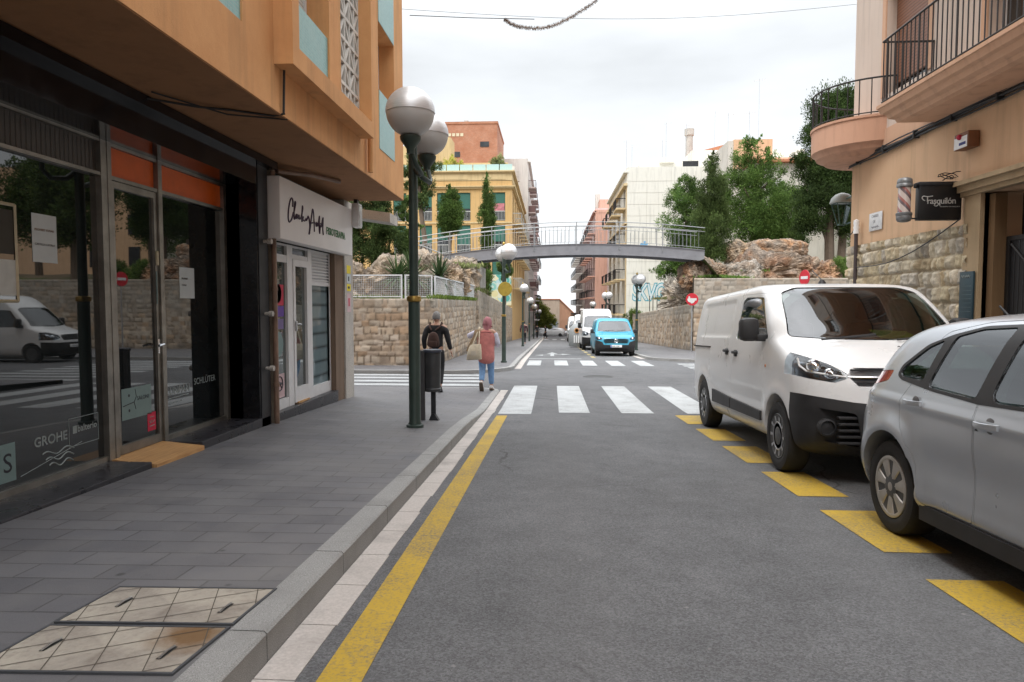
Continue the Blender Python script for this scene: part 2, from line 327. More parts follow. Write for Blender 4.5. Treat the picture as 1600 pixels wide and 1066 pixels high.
def panel_van(label,paintm,keys,cfg,group=None):
    """body lofted from horizontal slices, then doors, windows and lamps are cut out of it"""
    c=cfg; root=thing(c['name'],label,'van',group=group)
    solid=car_body(keys,c.get('nf',2.6),disp=c.get('disp'),seg=c.get('seg',5),N=c.get('N',(13,40,9)))
    inner=car_body(keys,c.get('nf',2.6),disp=c.get('disp'),seg=3,N=(9,16,6),sc=(.93,.965,.962,c['cab'][1],.9),mat=1)
    box=MB().box(-2,2,c['cab'][0],3,c['cab'][2],4,m=1).mesh(); inner=inter(inner,box)
    arch=MB()
    for y in (0,-c['wb']):
        for s in (1,-1): arch.lathe([(c['ar'],s*.55),(c['ar'],s*1.3)],36,(0,y,c['wr']+.015),'x',1)
    body=diff(diff(solid,inner),arch.mesh())
    shell=solid
    parts={}
    for nm,poly in c.get('doors',[]):
        pr=MB().prism(inset(poly,.003),.5,1.3,'x',2).mesh(); d=inter(body,pr); parts.setdefault(nm,[]).append(d)
        d2=inter(body,MB().prism(inset(poly,.003),-1.3,-.5,'x',2).mesh()); parts[nm].append(d2)
        body=diff(body,both(poly,.5,1.3,1))
    doors=[(nm,d) for nm in parts for d in parts[nm]]
    thin=car_body(keys,c.get('nf',2.6),disp=c.get('disp'),seg=3,N=(9,16,6),sc=(.975,.985,.985,c['cab'][1],.9),mat=1)
    panes=[]
    for nm,poly in c['side_windows']:
        cut=both(poly,.45,1.3,2); body=diff(body,cut); doors=[(n2,diff(d,cut)) for n2,d in doors]
        for sgn in (1,-1):
            pp=inset(poly,.012); pr=MB().prism(pp,.45*sgn if sgn>0 else -1.3,1.3 if sgn>0 else -.45,'x').mesh(); g=outer_skin(inter(solid,pr),(sgn,0,0)); g.transform(Matrix.Translation((-.006*sgn,0,0))); panes.append((nm,g))
    wp=c['windscreen']; y0,y1=c['wsy']; body=diff(body,MB().prism(wp,y0,y1,'y',2).mesh())
    g=diff(inter(solid,MB().prism(inset(wp,.012),y0,y1,'y').mesh()),thin); g.transform(Matrix.Translation((0,-.006,-.003))); panes.append(('windscreen',g))
    # black bumper
    bp=c['bumper']; by=c['bumpy']; pr=MB().prism(bp,by,3,'y',2).mesh(); bump=inter(body,MB().prism(inset(bp,.003),by+.003,3,'y',2).mesh()); body=diff(body,pr)
    for poly,dep in c.get('bumper_recess',[]):
        for sg in ((1,-1) if min(p[0] for p in poly)>0 else (1,)):
            pl=[(p[0]*sg,p[1]) for p in poly]; bump=diff(bump,MB().prism(pl,dep,3,'y',1).mesh())
    b=meshobj('bumper',bump,[BLKP,BLKI,BLKP],root,35)
    if c.get('slats'):
        for x0,x1,z,y in c['slats']:
            pass
        q=MB()
        for x0,x1,z,y in c['slats']: q.bbox(x0,x1,y-.06,y,z-.012,z+.012,.005)
        q.build('bumper_slats',BLKP,b,30)
    if c.get('fog'):
        for s in (1,-1):
            x,y,z,r=c['fog']; MB().lathe([(r*1.25,y-.05),(r*1.25,y),(r,y+.005),(r*.95,y-.02),(0,y-.012)],20,(x*s,0,z),'y').build('fog_lamp',BLKP,b,40)
    # head lamps
    hp,hy=c['lamp']
    for s in (1,-1):
        pl=[(p[0]*s,p[1]) for p in hp]; cut=MB().prism(pl,hy,3,'y',1).mesh(); chunk=inter(solid,MB().prism(inset(pl,.004),hy+.004,3,'y').mesh())
        body=diff(body,cut); lens=diff(chunk,thin); hl=meshobj('headlight',lens,LENS,root,35)
        back=inter(car_body(keys,c.get('nf',2.6),seg=3,N=(9,16,6),sc=(.935,.955,.955,c['cab'][1],.9)),MB().prism(inset(pl,.006),hy+.02,3,'y').mesh()); meshobj('reflector',back,SMK,hl,30)
        for (x,y,z,r) in c.get('bulbs',[]):
            q=MB().lathe([(r*1.15,-.05),(r*1.15,.0),(r,.008),(r*.85,-.01),(r*.55,.03),(0,.045)],18,(x*s,y,z),'y'); q.build('lamp_bulb',CHR,hl,40)
        if c.get('drl'): MB().tube([(x*s,y,z) for x,y,z in c['drl']],.009,6).build('light_strip',WHP,hl,40)
    gp=c['grille']; gy=c['grilley']; body=diff(body,MB().prism(gp,gy-.06,3,'y',1).mesh())
    gr=MB(); zs=[p[1] for p in gp]; z0,z1=min(zs),max(zs); ny=c.get('bars',4)
    gb=MB()
    for k in range(ny):
        z=z0+(z1-z0)*(k+.5)/ny
        xs=[]
        for i in range(len(gp)):
            a,b2=gp[i],gp[(i+1)%len(gp)]
            if (a[1]-z)*(b2[1]-z)<0: xs.append(a[0]+(b2[0]-a[0])*(z-a[1])/(b2[1]-a[1]))
        if len(xs)<2: continue
        gb.prism([(x,z+dz) for x,dz in ((min(xs)+.005,-.009),(max(xs)-.005,-.009),(max(xs)-.005,.009),(min(xs)+.005,.009))],gy-.05,gy-.005,'y')
    gbar=gb.build('grille',BLKP,root,30)
    if c.get('chrome_bar'):
        z,w,y,bow=c['chrome_bar']; pts=[(w*(i/8-1),y-bow*(i/8-1)**2,z+.0*abs(i/8-1)) for i in range(17)]; MB().tube(pts,.010,6).build('chrome_strip',CHR,gbar,40)
    SR=SmoothRef(solid); bo=meshobj('body',body,slots(paintm),root,30); SR.apply(body); SR.apply(bump)
    for nm,d in doors:
        o=meshobj(nm,d,slots(paintm),root,30); SR.apply(d); cx=sum(v.co.x for v in d.vertices)/len(d.vertices); sg=1 if cx>0 else -1
        for (hn,hx,hyy,hz) in c.get('handles',[]):
            if hn==nm: q=MB().bbox(sg*hx-.02,sg*hx+.025,hyy-.085,hyy+.085,hz-.018,hz+.018,.012); q.bbox(sg*hx-.03,sg*hx+.004,hyy-.05,hyy+.05,hz-.05,hz+.03,.01); q.build('door_handle',BLKP,o,35)
    for nm,g in panes: SR.apply(g,.012); meshobj('windscreen' if nm=='windscreen' else 'side_window',g,GLS,root,35)
    for y in (0,-c['wb']):
        for s in (1,-1): wheel(root,s*(c['tr']),y,c['wr'],.215,s,c.get('wk','steel'))
    # cabin: dashboard, seats, steering wheel
    dz,dy=c['dash']; MB().bbox(-c['dw'],c['dw'],dy-.45,dy+.1,dz-.5,dz,.05).build('dashboard',DSH,root,35)
    for x in (-.42,.42):
        q=MB(); q.bbox(x-.24,x+.24,dy-1.15,dy-.98,dz-.4,dz+.22,.07); q.bbox(x-.13,x+.13,dy-1.12,dy-1.0,dz+.25,dz+.45,.05); q.build('seat',DSH,root,40)
    a=[(-.42+.18*math.cos(t*.5236),dy-.52+.09*math.sin(t*.5236),dz-.02+.16*math.sin(t*.5236)) for t in range(12)]; MB().tube(a,.016,6,closed=True).build('steering_wheel',BLKP,root,40)
    wing_mirror(root,*c['mirror'],c['msz'],c.get('mmat'))
    for x,xx in c.get('wipers',[]):
        y,z=c['wipyz']; MB().tube([(x,y+.03,z),(xx,y-.02,z+.05)],.011,6).build('wiper',BLKP,root,40)
    if c.get('plate'): plate(root,c['plate'][0],c['plate'][1],c['plate'][2])
    return root
# ---- white panel van parked by the silver car
VKEYS=[(.24,.60,-3.93,.80,.45,.2),(.31,.80,-4.02,.90,.52,.2),(.45,.885,-4.06,.945,.55,.18),(.65,.90,-4.07,.955,.56,.18),(.80,.885,-4.07,.96,.57,.18),(.95,.86,-4.07,.96,.6,.18),(1.06,.80,-4.065,.957,.64,.18),(1.13,.68,-4.06,.952,.66,.18),(1.21,.46,-4.055,.945,.64,.18),(1.28,.22,-4.05,.938,.58,.18),(1.34,.05,-4.045,.93,.46,.17),(1.5,-.155,-4.03,.905,.36,.17),(1.7,-.42,-4.0,.868,.33,.17),(1.83,-.62,-3.97,.835,.32,.17),(1.89,-.80,-3.93,.79,.34,.18),(1.925,-1.05,-3.85,.71,.4,.2),(1.943,-1.5,-3.6,.53,.4,.25),(1.948,-2.2,-3.0,.2,.3,.2)]
def vdisp(xs,ys,zs):
    z=zs[0]; xs=xs.copy()
    def sm(a,b,v): t=np.clip((v-a)/(b-a),0,1); return t*t*(3-2*t)
    m=sm(1.30,1.34,z)*(1-sm(1.76,1.80,z))*sm(-3.62,-3.56,ys)*(1-sm(-1.92,-1.86,ys)); xs=xs-np.sign(xs)*.014*m*(abs(xs)>.5)
    for yc in (0,-3.275):
        r=np.hypot(ys-yc,z-.36); xs=xs+np.sign(xs)*.016*np.exp(-((r-.44)/.07)**2)*(abs(xs)>.6)
    xs=xs-np.sign(xs)*.012*np.exp(-((z-.62)/.1)**2)*(abs(xs)>.8)*(ys<-.45)*(ys>-2.85)
    return xs,ys,zs
VCFG=dict(name='panel_van',wb=3.275,wr=.343,ar=.405,tr=.85,cab=(-1.62,-1.6,1.02),disp=vdisp,wk='steel',
 doors=[('front_door',rpoly([(-.50,.40),(-.52,1.18),(-.24,1.34),(-.66,1.80),(-1.60,1.83),(-1.72,1.78),(-1.74,.40)],.06)),('sliding_door',rpoly([(-1.76,.40),(-1.76,1.20),(-1.76,1.86),(-2.85,1.865),(-2.85,1.2),(-2.80,.84),(-2.72,.40)],.05))],
 side_windows=[('side_window',rpoly([(-.36,1.30),(-.76,1.755),(-1.44,1.79),(-1.56,1.74),(-1.60,1.29)],.05))],
 windscreen=rpoly([(-.82,1.325),(-.72,1.80),(-.55,1.862),(.55,1.862),(.72,1.80),(.82,1.325),(.5,1.30),(0,1.293),(-.5,1.30)],.05),wsy=(-1.2,1.2),
 bumper=[(-1.2,.1),(1.2,.1),(1.2,.81),(.93,.81),(.55,.755),(.3,.738),(-.3,.738),(-.55,.755),(-.93,.81),(-1.2,.81)],bumpy=.36,
 bumper_recess=[(rpoly([(.50,.36),(.55,.66),(.86,.70),(.88,.55),(.78,.40)],.04),.70),(rpoly([(-.40,.34),(-.40,.60),(.40,.60),(.40,.34)],.03),.72)],
 slats=[(s*.47-.16 if 0 else (-.40),.40,.38+.055*k,.865) for k in range(4) for s in (1,)]+[(.515 if s>0 else -.70,.70 if s>0 else -.515,.40+.055*k,.855-.02) for k in range(5) for s in (1,-1)],
 fog=(.775,.78,.53,.062),lamp=(rpoly([(1.05,1.0),(1.05,1.17),(.93,1.19),(.72,1.085),(.60,1.0),(.595,.965),(.70,.92),(.88,.95)],.02),.20),
 bulbs=[(.83,.62,1.065,.05),(.72,.70,1.0,.04)],drl=[(.925,.46,1.13),(.915,.48,1.06),(.88,.56,1.015),(.80,.665,1.0),(.70,.735,.985),(.62,.78,.975)],
 grille=[(-.57,1.055),(.57,1.055),(.60,.995),(.585,.96),(.53,.895),(-.53,.895),(-.585,.96),(-.60,.995)],grilley=.80,bars=4,chrome_bar=(.975,.6,.845,.07),
 handles=[('front_door',.965,-1.55,1.13),('sliding_door',.965,-1.97,1.14)],dash=(1.27,-.1),dw=.78,mirror=(.95,-.52,1.40),msz=(.20,.17,.25),wipers=[(.62,.1),(-.08,-.6)],wipyz=(.20,1.30),seg=5)
def build_white_van():
    v=panel_van('white panel van with black front bumper parked behind the silver hatchback',WHITE,VKEYS,VCFG)
    for s in (1,-1):
        o=[q for q in v.children if q.name.startswith('front_door') and (q.data.vertices[0].co.x>0)==(s>0)][0]
        MB().prism([(-.53,.43),(-.53,.53),(-1.73,.56),(-1.73,.43)],*((.945,.972) if s>0 else (-.972,-.945)),'x').build('door_cladding',BLKP,o)
        o=[q for q in v.children if q.name.startswith('sliding_door') and (q.data.vertices[0].co.x>0)==(s>0)][0]
        MB().prism([(-1.765,.43),(-1.765,.56),(-2.70,.60),(-2.70,.43)],*((.945,.972) if s>0 else (-.972,-.945)),'x').build('door_cladding',BLKP,o)
        MB().box(*((.95,.964) if s>0 else (-.964,-.95)),-3.95,-2.88,1.165,1.185).build('door_rail',BLKP,v)
        MB().lathe([(.022,0),(.02,.012),(0,.014)],12,(s*.955,0,0),'x').mesh()
    q=MB().lathe([(.05,0),(.04,.03),(.02,.06),(0,.065)],12,(.05,-1.25,1.925)); q.tube([(.05,-1.25,1.98),(.05,-1.55,2.12)],.006,5); q.build('roof_aerial',BLKP,v,40)
    MB().add([(-.40,.02,1.312),(-.03,.02,1.312),(-.03,-.26,1.40),(-.40,-.26,1.385)],[(0,1,2,3)]).build('paper_sheet',YELC,v)
    e=[];A=MB().lathe([(.012,0),(.01,.008),(0,.009)],10,(0,.42,1.235)); A.build('washer_jet',BLKP,v,40)
    q=MB().lathe([(.018,-.006),(.018,.004),(0,.006)],12,(.958,-.38,1.02),'x'); q.build('side_repeater',AMB,v,40)
    return v
# ---- small blue van
CKEYS=[(.2,.60,-3.5,.80,.4,.2),(.30,.80,-3.6,.88,.45,.2),(.48,.86,-3.63,.92,.48,.18),(.70,.85,-3.64,.925,.5,.18),(.86,.80,-3.63,.925,.52,.18),(.96,.68,-3.62,.92,.55,.18),(1.04,.42,-3.61,.91,.52,.18),(1.11,.12,-3.6,.90,.45,.18),(1.17,-.03,-3.59,.885,.36,.18),(1.35,-.30,-3.57,.85,.3,.17),(1.55,-.60,-3.54,.80,.28,.17),(1.68,-.82,-3.5,.755,.28,.17),(1.75,-1.0,-3.45,.70,.3,.18),(1.79,-1.3,-3.35,.58,.35,.2),(1.81,-1.8,-3.0,.3,.3,.2)]
CCFG=dict(name='small_van',wb=2.716,wr=.315,ar=.37,tr=.80,cab=(-1.5,-1.5,.9),wk='dark',seg=4,N=(12,24,7),
 side_windows=[('side_window',rpoly([(-.45,1.14),(-.95,1.60),(-1.4,1.62),(-1.5,1.14)],.05))],
 windscreen=rpoly([(-.80,1.15),(-.68,1.60),(-.5,1.645),(.5,1.645),(.68,1.60),(.80,1.15),(0,1.12)],.05),wsy=(-1.4,1.2),
 bumper=[(-1.2,.05),(1.2,.05),(1.2,.74),(.88,.74),(.62,.66),(.56,.53),(-.56,.53),(-.62,.66),(-.88,.74),(-1.2,.74)],bumpy=.36,
 bumper_recess=[(rpoly([(-.5,.27),(-.5,.36),(.5,.36),(.5,.27)],.02),.72)],
 lamp=(rpoly([(1.0,.76),(1.0,.90),(.80,.91),(.63,.84),(.62,.77),(.8,.745)],.03),.3),bulbs=[(.76,.66,.82,.05)],
 grille=[(-.55,.81),(.55,.81),(.58,.72),(.50,.60),(-.50,.60),(-.58,.72)],grilley=.84,bars=4,dash=(1.08,-.2),dw=.74,mirror=(.9,-.45,1.15),msz=(.17,.14,.2),wipers=[(.55,.0),(-.1,-.55)],wipyz=(.0,1.16),plate=('5681 MJP',.885,.47))
def build_blue_van():
    v=panel_van('bright blue small van facing the camera beyond the second crosswalk',BLUE,CKEYS,CCFG)
    q=MB(); a=[(.085*math.sin(t*.5236),.852,.705+.085*math.cos(t*.5236)) for t in range(12)]; q.tube(a,.008,6,closed=True)
    for t in (0,4,8): q.tube([(0,.855,.705),(.08*math.sin(t*.5236),.852,.705+.08*math.cos(t*.5236))],[.012,.005],6)
    q.build('star_badge',CHR,v,40); MB().tube([(0,-1.35,1.80),(0,-1.55,1.95)],.012,5).build('roof_aerial',BLKP,v)
    return v
# ---- tall vans
TKEYS=[(.24,.62,-4.9,.82,.45,.2),(.32,.86,-4.98,.92,.5,.2),(.5,.95,-5.0,.97,.5,.18),(.75,.96,-5.0,.985,.5,.18),(.95,.93,-5.0,.99,.52,.18),(1.08,.84,-5.0,.99,.55,.18),(1.18,.64,-5.0,.985,.56,.18),(1.27,.36,-5.0,.98,.5,.18),(1.35,.14,-4.99,.97,.42,.17),(1.6,-.12,-4.98,.945,.32,.17),(1.9,-.44,-4.96,.91,.28,.17),(2.06,-.63,-4.95,.89,.27,.17),(2.25,-.85,-4.93,.865,.27,.17),(2.4,-1.05,-4.9,.83,.28,.17),(2.49,-1.3,-4.85,.74,.3,.2),(2.53,-1.8,-4.7,.55,.35,.25),(2.54,-2.6,-4.0,.2,.3,.2)]
TCFG=dict(name='tall_van',wb=3.6,wr=.345,ar=.41,tr=.86,cab=(-1.7,-1.6,1.05),wk='dark',seg=4,N=(12,24,7),
 side_windows=[('side_window',rpoly([(-.30,1.34),(-.80,1.95),(-1.5,1.98),(-1.6,1.33)],.05))],
 windscreen=rpoly([(-.86,1.37),(-.78,1.98),(-.6,2.05),(.6,2.05),(.78,1.98),(.86,1.37),(0,1.33)],.05),wsy=(-1.4,1.2),
 bumper=[(-1.2,.05),(1.2,.05),(1.2,.80),(.7,.76),(-.7,.76),(-1.2,.80)],bumpy=.36,bumper_recess=[(rpoly([(-.6,.34),(-.6,.5),(.6,.5),(.6,.34)],.02),.8)],
 lamp=(rpoly([(1.05,.86),(1.05,1.15),(.86,1.15),(.62,1.03),(.62,.9),(.8,.85)],.03),.3),bulbs=[(.78,.72,.98,.06)],
 grille=[(-.55,1.06),(.55,1.06),(.58,.96),(.5,.84),(-.5,.84),(-.58,.96)],grilley=.90,bars=5,dash=(1.3,-.1),dw=.8,mirror=(.97,-.35,1.48),msz=(.2,.16,.34),wipers=[(.6,.1),(-.05,-.55)],wipyz=(.2,1.36),plate=('1897 KVB',.975,.62))
# ---- silver hatchback
FKEYS=[(.19,.72,-3.18,.80,.5,.45),(.28,.85,-3.33,.875,.55,.5),(.42,.93,-3.40,.905,.6,.52),(.55,.945,-3.415,.912,.6,.52),(.68,.90,-3.41,.912,.62,.52),(.76,.74,-3.40,.910,.65,.52),(.84,.45,-3.38,.905,.62,.54),(.92,.15,-3.365,.895,.55,.56),(.98,-.03,-3.35,.88,.42,.58),(1.07,-.24,-3.31,.85,.34,.6),(1.16,-.44,-3.26,.818,.32,.6),(1.25,-.64,-3.18,.782,.30,.58),(1.33,-.84,-3.07,.742,.3,.55),(1.40,-1.06,-2.84,.685,.32,.5),(1.445,-1.3,-2.5,.60,.32,.45),(1.47,-1.55,-2.2,.45,.3,.35),(1.48,-1.75,-2.0,.18,.1,.1)]
def fdisp(xs,ys,zs):
    z=zs[0]; xs=xs.copy(); sd=np.sign(xs)*(abs(xs)>.6)
    for yc in (0,-2.65):
        r=np.hypot(ys-yc,z-.33); xs=xs+sd*.026*np.exp(-((r-.40)/.075)**2)
    xs=xs-sd*.020*math.exp(-((z-.55)/.12)**2)*(ys<-.35)*(ys>-2.35)        # scooped door flank
    xs=xs+sd*.012*np.clip(1-np.abs(z-(.86-.02*ys*0+.035*(-ys-1.2)))/.05,0,1)     # shoulder crease rising to the rear
    xs=xs+sd*.014*math.exp(-((z-.33)/.05)**2)*(ys<-.35)*(ys>-2.3)
    return xs,ys,zs
def build_hatchback():
    root=thing('hatchback_car','silver five door hatchback nearest to the camera on the right, cut by the frame','car')
    solid=car_body(FKEYS,disp=fdisp,seg=6,N=(13,56,14),nr=2.5)
    inner=inter(car_body(FKEYS,seg=3,N=(9,18,9),sc=(.93,.96,.955,-1.6,.8),mat=1,nr=2.5),MB().box(-2,2,-5,3,.78,3,m=1).mesh())
    thin=car_body(FKEYS,seg=3,N=(9,18,9),sc=(.972,.985,.98,-1.6,.8),nr=2.5)
    arch=MB()
    for y in (0,-2.65):
        for s in (1,-1): arch.lathe([(.362,s*.5),(.362,s*1.3)],40,(0,y,.335),'x',1)
    body=diff(diff(solid,inner),arch.mesh())
    D=[('front_door',rpoly([(-.52,.30),(-.62,.80),(-.50,.99),(-.92,1.30),(-1.35,1.41),(-1.60,1.425),(-1.72,.96),(-1.72,.30)],.05)),('rear_door',rpoly([(-1.728,.30),(-1.728,.96),(-1.608,1.425),(-1.95,1.42),(-2.30,1.36),(-2.38,1.12),(-2.52,.92),(-2.50,.78),(-2.30,.56),(-2.24,.30)],.06))]
    doors=[]
    for nm,p in D:
        for s in (1,-1):
            pr=MB().prism(inset(p,.0035),*((.4,1.3) if s>0 else (-1.3,-.4)),'x',2).mesh(); doors.append([nm,s,inter(body,pr)])
        body=diff(body,both(p,.4,1.3,1))
    Wn=[('front',rpoly([(-.55,.995),(-.98,1.285),(-1.35,1.375),(-1.555,1.385),(-1.64,.985)],.09)),('rear',rpoly([(-1.755,.99),(-1.665,1.385),(-1.95,1.378),(-2.16,1.335),(-2.245,1.05),(-2.23,1.02)],.03)),('quarter',rpoly([(-2.32,1.055),(-2.255,1.315),(-2.40,1.265),(-2.60,1.13),(-2.62,1.085),(-2.58,1.065)],.03))]
    surround=MB(); panes=[]
    for nm,p in Wn:
        cut=both(p,.35,1.3,2); body=diff(body,cut)
        for d in doors: d[2]=diff(d[2],cut)
        for s in (1,-1):
            g=outer_skin(inter(solid,MB().prism(inset(p,.010),*((.35,1.3) if s>0 else (-1.3,-.35)),'x').mesh()),(s,0,0)); g.transform(Matrix.Translation((-.005*s,0,0))); panes.append(g)
    # black window frame trim laid round the glass
    dlo=rpoly([(-.50,.975),(-.95,1.30),(-1.34,1.393),(-1.62,1.402),(-1.95,1.396),(-2.20,1.348),(-2.42,1.282),(-2.63,1.14),(-2.65,1.075),(-2.58,1.045),(-2.2,1.0),(-1.72,.966)],.03)
    out=MB().prism(dlo,.35,1.3,'x',2); out.prism(dlo,-1.3,-.35,'x',2); trim=inter(solid,out.mesh())
    for nm,p in Wn: trim=diff(trim,both(p,.3,1.4,2))
    trim=diff(trim,thin); 
    for v in trim.vertices: v.co.x*=1.004
    wp=rpoly([(-.72,1.0),(-.60,1.36),(-.45,1.40),(.45,1.40),(.60,1.36),(.72,1.0),(0,.985)],.05); body=diff(body,MB().prism(wp,-1.4,1,'y',2).mesh()); panes.append(diff(inter(solid,MB().prism(inset(wp,.012),-1.4,1,'y').mesh()),thin))
    rp=rpoly([(-.60,1.0),(-.52,1.27),(.52,1.27),(.60,1.0)],.05); body=diff(body,MB().prism(rp,-3.6,-2.5,'y',2).mesh()); rear=diff(inter(solid,MB().prism(inset(rp,.012),-3.6,-2.5,'y').mesh()),thin)
    tl=rpoly([(-2.72,1.105),(-2.75,1.03),(-3.10,.955),(-3.26,.93),(-3.31,.81),(-3.6,.80),(-3.6,1.03),(-3.2,1.07)],.02)
    for s in (1,-1):
        a=(.5,1.3) if s>0 else (-1.3,-.5); body=diff(body,MB().prism(tl,*a,'x',1).mesh()); meshobj('tail_light',inter(solid,MB().prism(inset(tl,.004),*a,'x').mesh()),REDL,root,35)
    hp=rpoly([(.45,.70),(.5,.76),(.80,.86),(1.0,.88),(1.0,.78),(.7,.68)],.02)
    for s in (1,-1):
        pl=[(p[0]*s,p[1]) for p in hp]; body=diff(body,MB().prism(pl,.1,2,'y',1).mesh()); meshobj('headlight',inter(solid,MB().prism(inset(pl,.004),.104,2,'y').mesh()),SMK,root,35)
    SR=SmoothRef(solid); meshobj('body',body,slots(SILVER),root,28); SR.apply(body); 
    for s in (1,-1):
        bm=bmesh.new(); bm.from_mesh(trim); bmesh.ops.delete(bm,geom=[v for v in bm.verts if v.co.x*s<0],context='VERTS'); tm=bpy.data.meshes.new('t'); bm.to_mesh(tm); bm.free(); meshobj('window_trim',tm,[BLKP]*3,root,35)
    meshobj('rear_window',rear,GLS,root,35)
    for i,g in enumerate(panes): meshobj('windscreen' if i==len(panes)-1 else 'side_window',g,GLS,root,35)
    for nm,s,d in doors:
        o=meshobj(nm,d,slots(SILVER),root,28); SR.apply(d); y,z,x=(-1.60,.865,.905) if nm=='front_door' else (-2.34,.915,.90)
        q=MB(); n=9; pts=[(s*(x+.012+.030*math.sin(math.pi*i/(n-1))),y-.10+.2*i/(n-1),z) for i in range(n)]; q.loft([[(p[0]+s*dx,p[1],p[2]+dz) for dx,dz in ((-.008,-.016),(.008,-.014),(.011,0),(.008,.014),(-.008,.016))] for p in pts]); q.build('door_handle',SILVER,o,45)
        MB().lathe([(.045,0),(.04,.003),(0,.004)],20,(s*(x-.0),y+.02,z),'x').build('handle_cup',plain('handle_cup_grey',(.12,.12,.125),.4),o,40)
    for s in (1,-1):
        q=MB().prism([(-.42,.20),(-.42,.285),(-2.26,.30),(-2.26,.20)],*((.80,.907) if s>0 else (-.907,-.80)),'x'); q.build('sill',BLKP,root)
    for y in (0,-2.65):
        for s in (1,-1): wheel(root,s*.795,y,.316,.205,s,'cover')
    for x in (-.38,.38):
        q=MB(); q.bbox(x-.24,x+.24,-1.75,-1.58,.55,1.12,.07); q.bbox(x-.13,x+.13,-1.72,-1.60,1.10,1.32,.05); q.build('seat',DSH,root,40)
    q=MB(); q.bbox(-.62,.62,-2.62,-2.48,.6,1.08,.06); q.build('rear_seat',DSH,root,40)
    MB().bbox(-.66,.66,-.62,-.22,.55,.93,.05).build('dashboard',DSH,root,35)
    wing_mirror(root,.86,-.62,1.03,(.19,.12,.14),SILVER)
    MB().tube([(0,-2.75,1.40),(0,-2.95,1.55)],.008,5).build('roof_aerial',BLKP,root)
    plate(root,'2948 HLR',-3.43,.62,facing=-1)
    return root
# ---------------------------------------------------------------- setting materials
def asphalt():
    t=NT('asphalt'); co=t.tc.outputs['Object']
    v=t.n('ShaderNodeTexVoronoi'); v.inputs['Scale'].default_value=120; t.l(co,v.inputs[0])
    sep=t.n('ShaderNodeSeparateColor'); t.l(v.outputs['Color'],sep.inputs[0])
    st=t.rng(sep.outputs[0],.0,1,.70,1.38); big=t.rng(t.noise(.35,5,.6),.3,.7,.80,1.2); mid=t.rng(t.noise(3.2,5,.7),.3,.7,.86,1.14); fine=t.rng(t.noise(260,2),.3,.7,.78,1.22)
    k=t.math('MULTIPLY',t.math('MULTIPLY',st,big),t.math('MULTIPLY',mid,fine)); q=t.n('ShaderNodeVectorMath',operation='SCALE'); q.inputs[0].default_value=(.113,.115,.121); t.l(k,q.inputs[3])
    # wheel-worn paler bands, oil drips and hairline cracks
    sx=t.n('ShaderNodeSeparateXYZ'); t.l(co,sx.inputs[0]); band=t.math('SINE',t.math('ADD',t.math('MULTIPLY',sx.outputs[0],3.6),1.2)); bf=t.rng(band,.3,1,0,.16)
    c=t.mix(bf,q.outputs[0],(.15,.148,.15)); oil=t.rng(t.noise(1.3,4,.7),.62,.78,0,.35); c=t.mix(oil,c,(.045,.044,.045))
    ck=t.n('ShaderNodeTexVoronoi',feature='DISTANCE_TO_EDGE'); ck.inputs['Scale'].default_value=.42; dn=t.n('ShaderNodeMix',data_type='VECTOR'); dn.inputs[0].default_value=.35
    nn=t.n('ShaderNodeTexNoise'); nn.inputs['Scale'].default_value=1.6; nn.inputs['Detail'].default_value=6; t.l(co,nn.inputs[0]); t.l(co,dn.inputs[4]); t.l(nn.outputs[1],dn.inputs[5]); t.l(dn.outputs[1],ck.inputs[0])
    cr=t.math('MULTIPLY',t.rng(ck.outputs[0],0,.006,.8,0),t.rng(t.noise(.5,2),.48,.6)); c=t.mix(cr,c,(.03,.03,.03))
    pale=t.n('ShaderNodeTexVoronoi'); pale.inputs['Scale'].default_value=9; t.l(co,pale.inputs[0]); pc=t.n('ShaderNodeSeparateColor'); t.l(pale.outputs['Color'],pc.inputs[0])
    sp=t.math('MULTIPLY',t.rng(pale.outputs[0],.0,.12,1,0),t.rng(pc.outputs[1],.86,.88)); c=t.mix(t.math('MULTIPLY',sp,.7),c,(.35,.34,.33))
    return t.bsdf(c,.88,bump=t.math('ADD',sep.outputs[0],t.math('MULTIPLY',fine,.6)),bs=.55,bd=.006)
ASPH=asphalt()
def paving(name='paving_slabs',c1=(.122,.122,.136),c2=(.082,.082,.094),w=.42,h=.20):
    t=NT(name); b=t.n('ShaderNodeTexBrick'); co=t.tc.outputs['Object']; t.l(co,b.inputs[0]); b.offset=.42; b.offset_frequency=2; b.squash=1
    for k,x in (('Scale',1),('Mortar Size',.0058),('Mortar Smooth',.2),('Bias',0),('Brick Width',w),('Row Height',h)): b.inputs[k].default_value=x
    b.inputs['Color1'].default_value=(*c1,1); b.inputs['Color2'].default_value=(*c2,1); b.inputs['Mortar'].default_value=(.022,.021,.022,1)
    n=t.noise(1.1,6,.65); f=t.noise(9,6,.7); c=t.mix(t.rng(n,.35,.70,0,.7),b.outputs[0],(.195,.188,.182)); c=t.mix(t.rng(t.noise(.45,5,.7),.45,.7,0,.45),c,(.085,.083,.085)); c=t.mix(t.rng(f,.60,.8,0,.6),c,(.055,.054,.056)); c=t.mix(t.rng(t.noise(220,2),.35,.7,0,.35),c,(.2,.2,.21))
    g=t.n('ShaderNodeTexVoronoi'); g.inputs['Scale'].default_value=3.3; t.l(co,g.inputs[0]); gc=t.n('ShaderNodeSeparateColor'); t.l(g.outputs['Color'],gc.inputs[0]); c=t.mix(t.math('MULTIPLY',t.rng(g.outputs[0],.05,.09,.75,0),t.rng(gc.outputs[0],.78,.8)),c,(.05,.048,.047))
    bm=t.math('ADD',t.math('MULTIPLY',b.outputs[1],-1),t.math('MULTIPLY',f,.25))
    return t.bsdf(c,.62,bump=bm,bs=.5,bd=.006,rlink=t.rng(n,.3,.7,.45,.75))
PAV=paving()
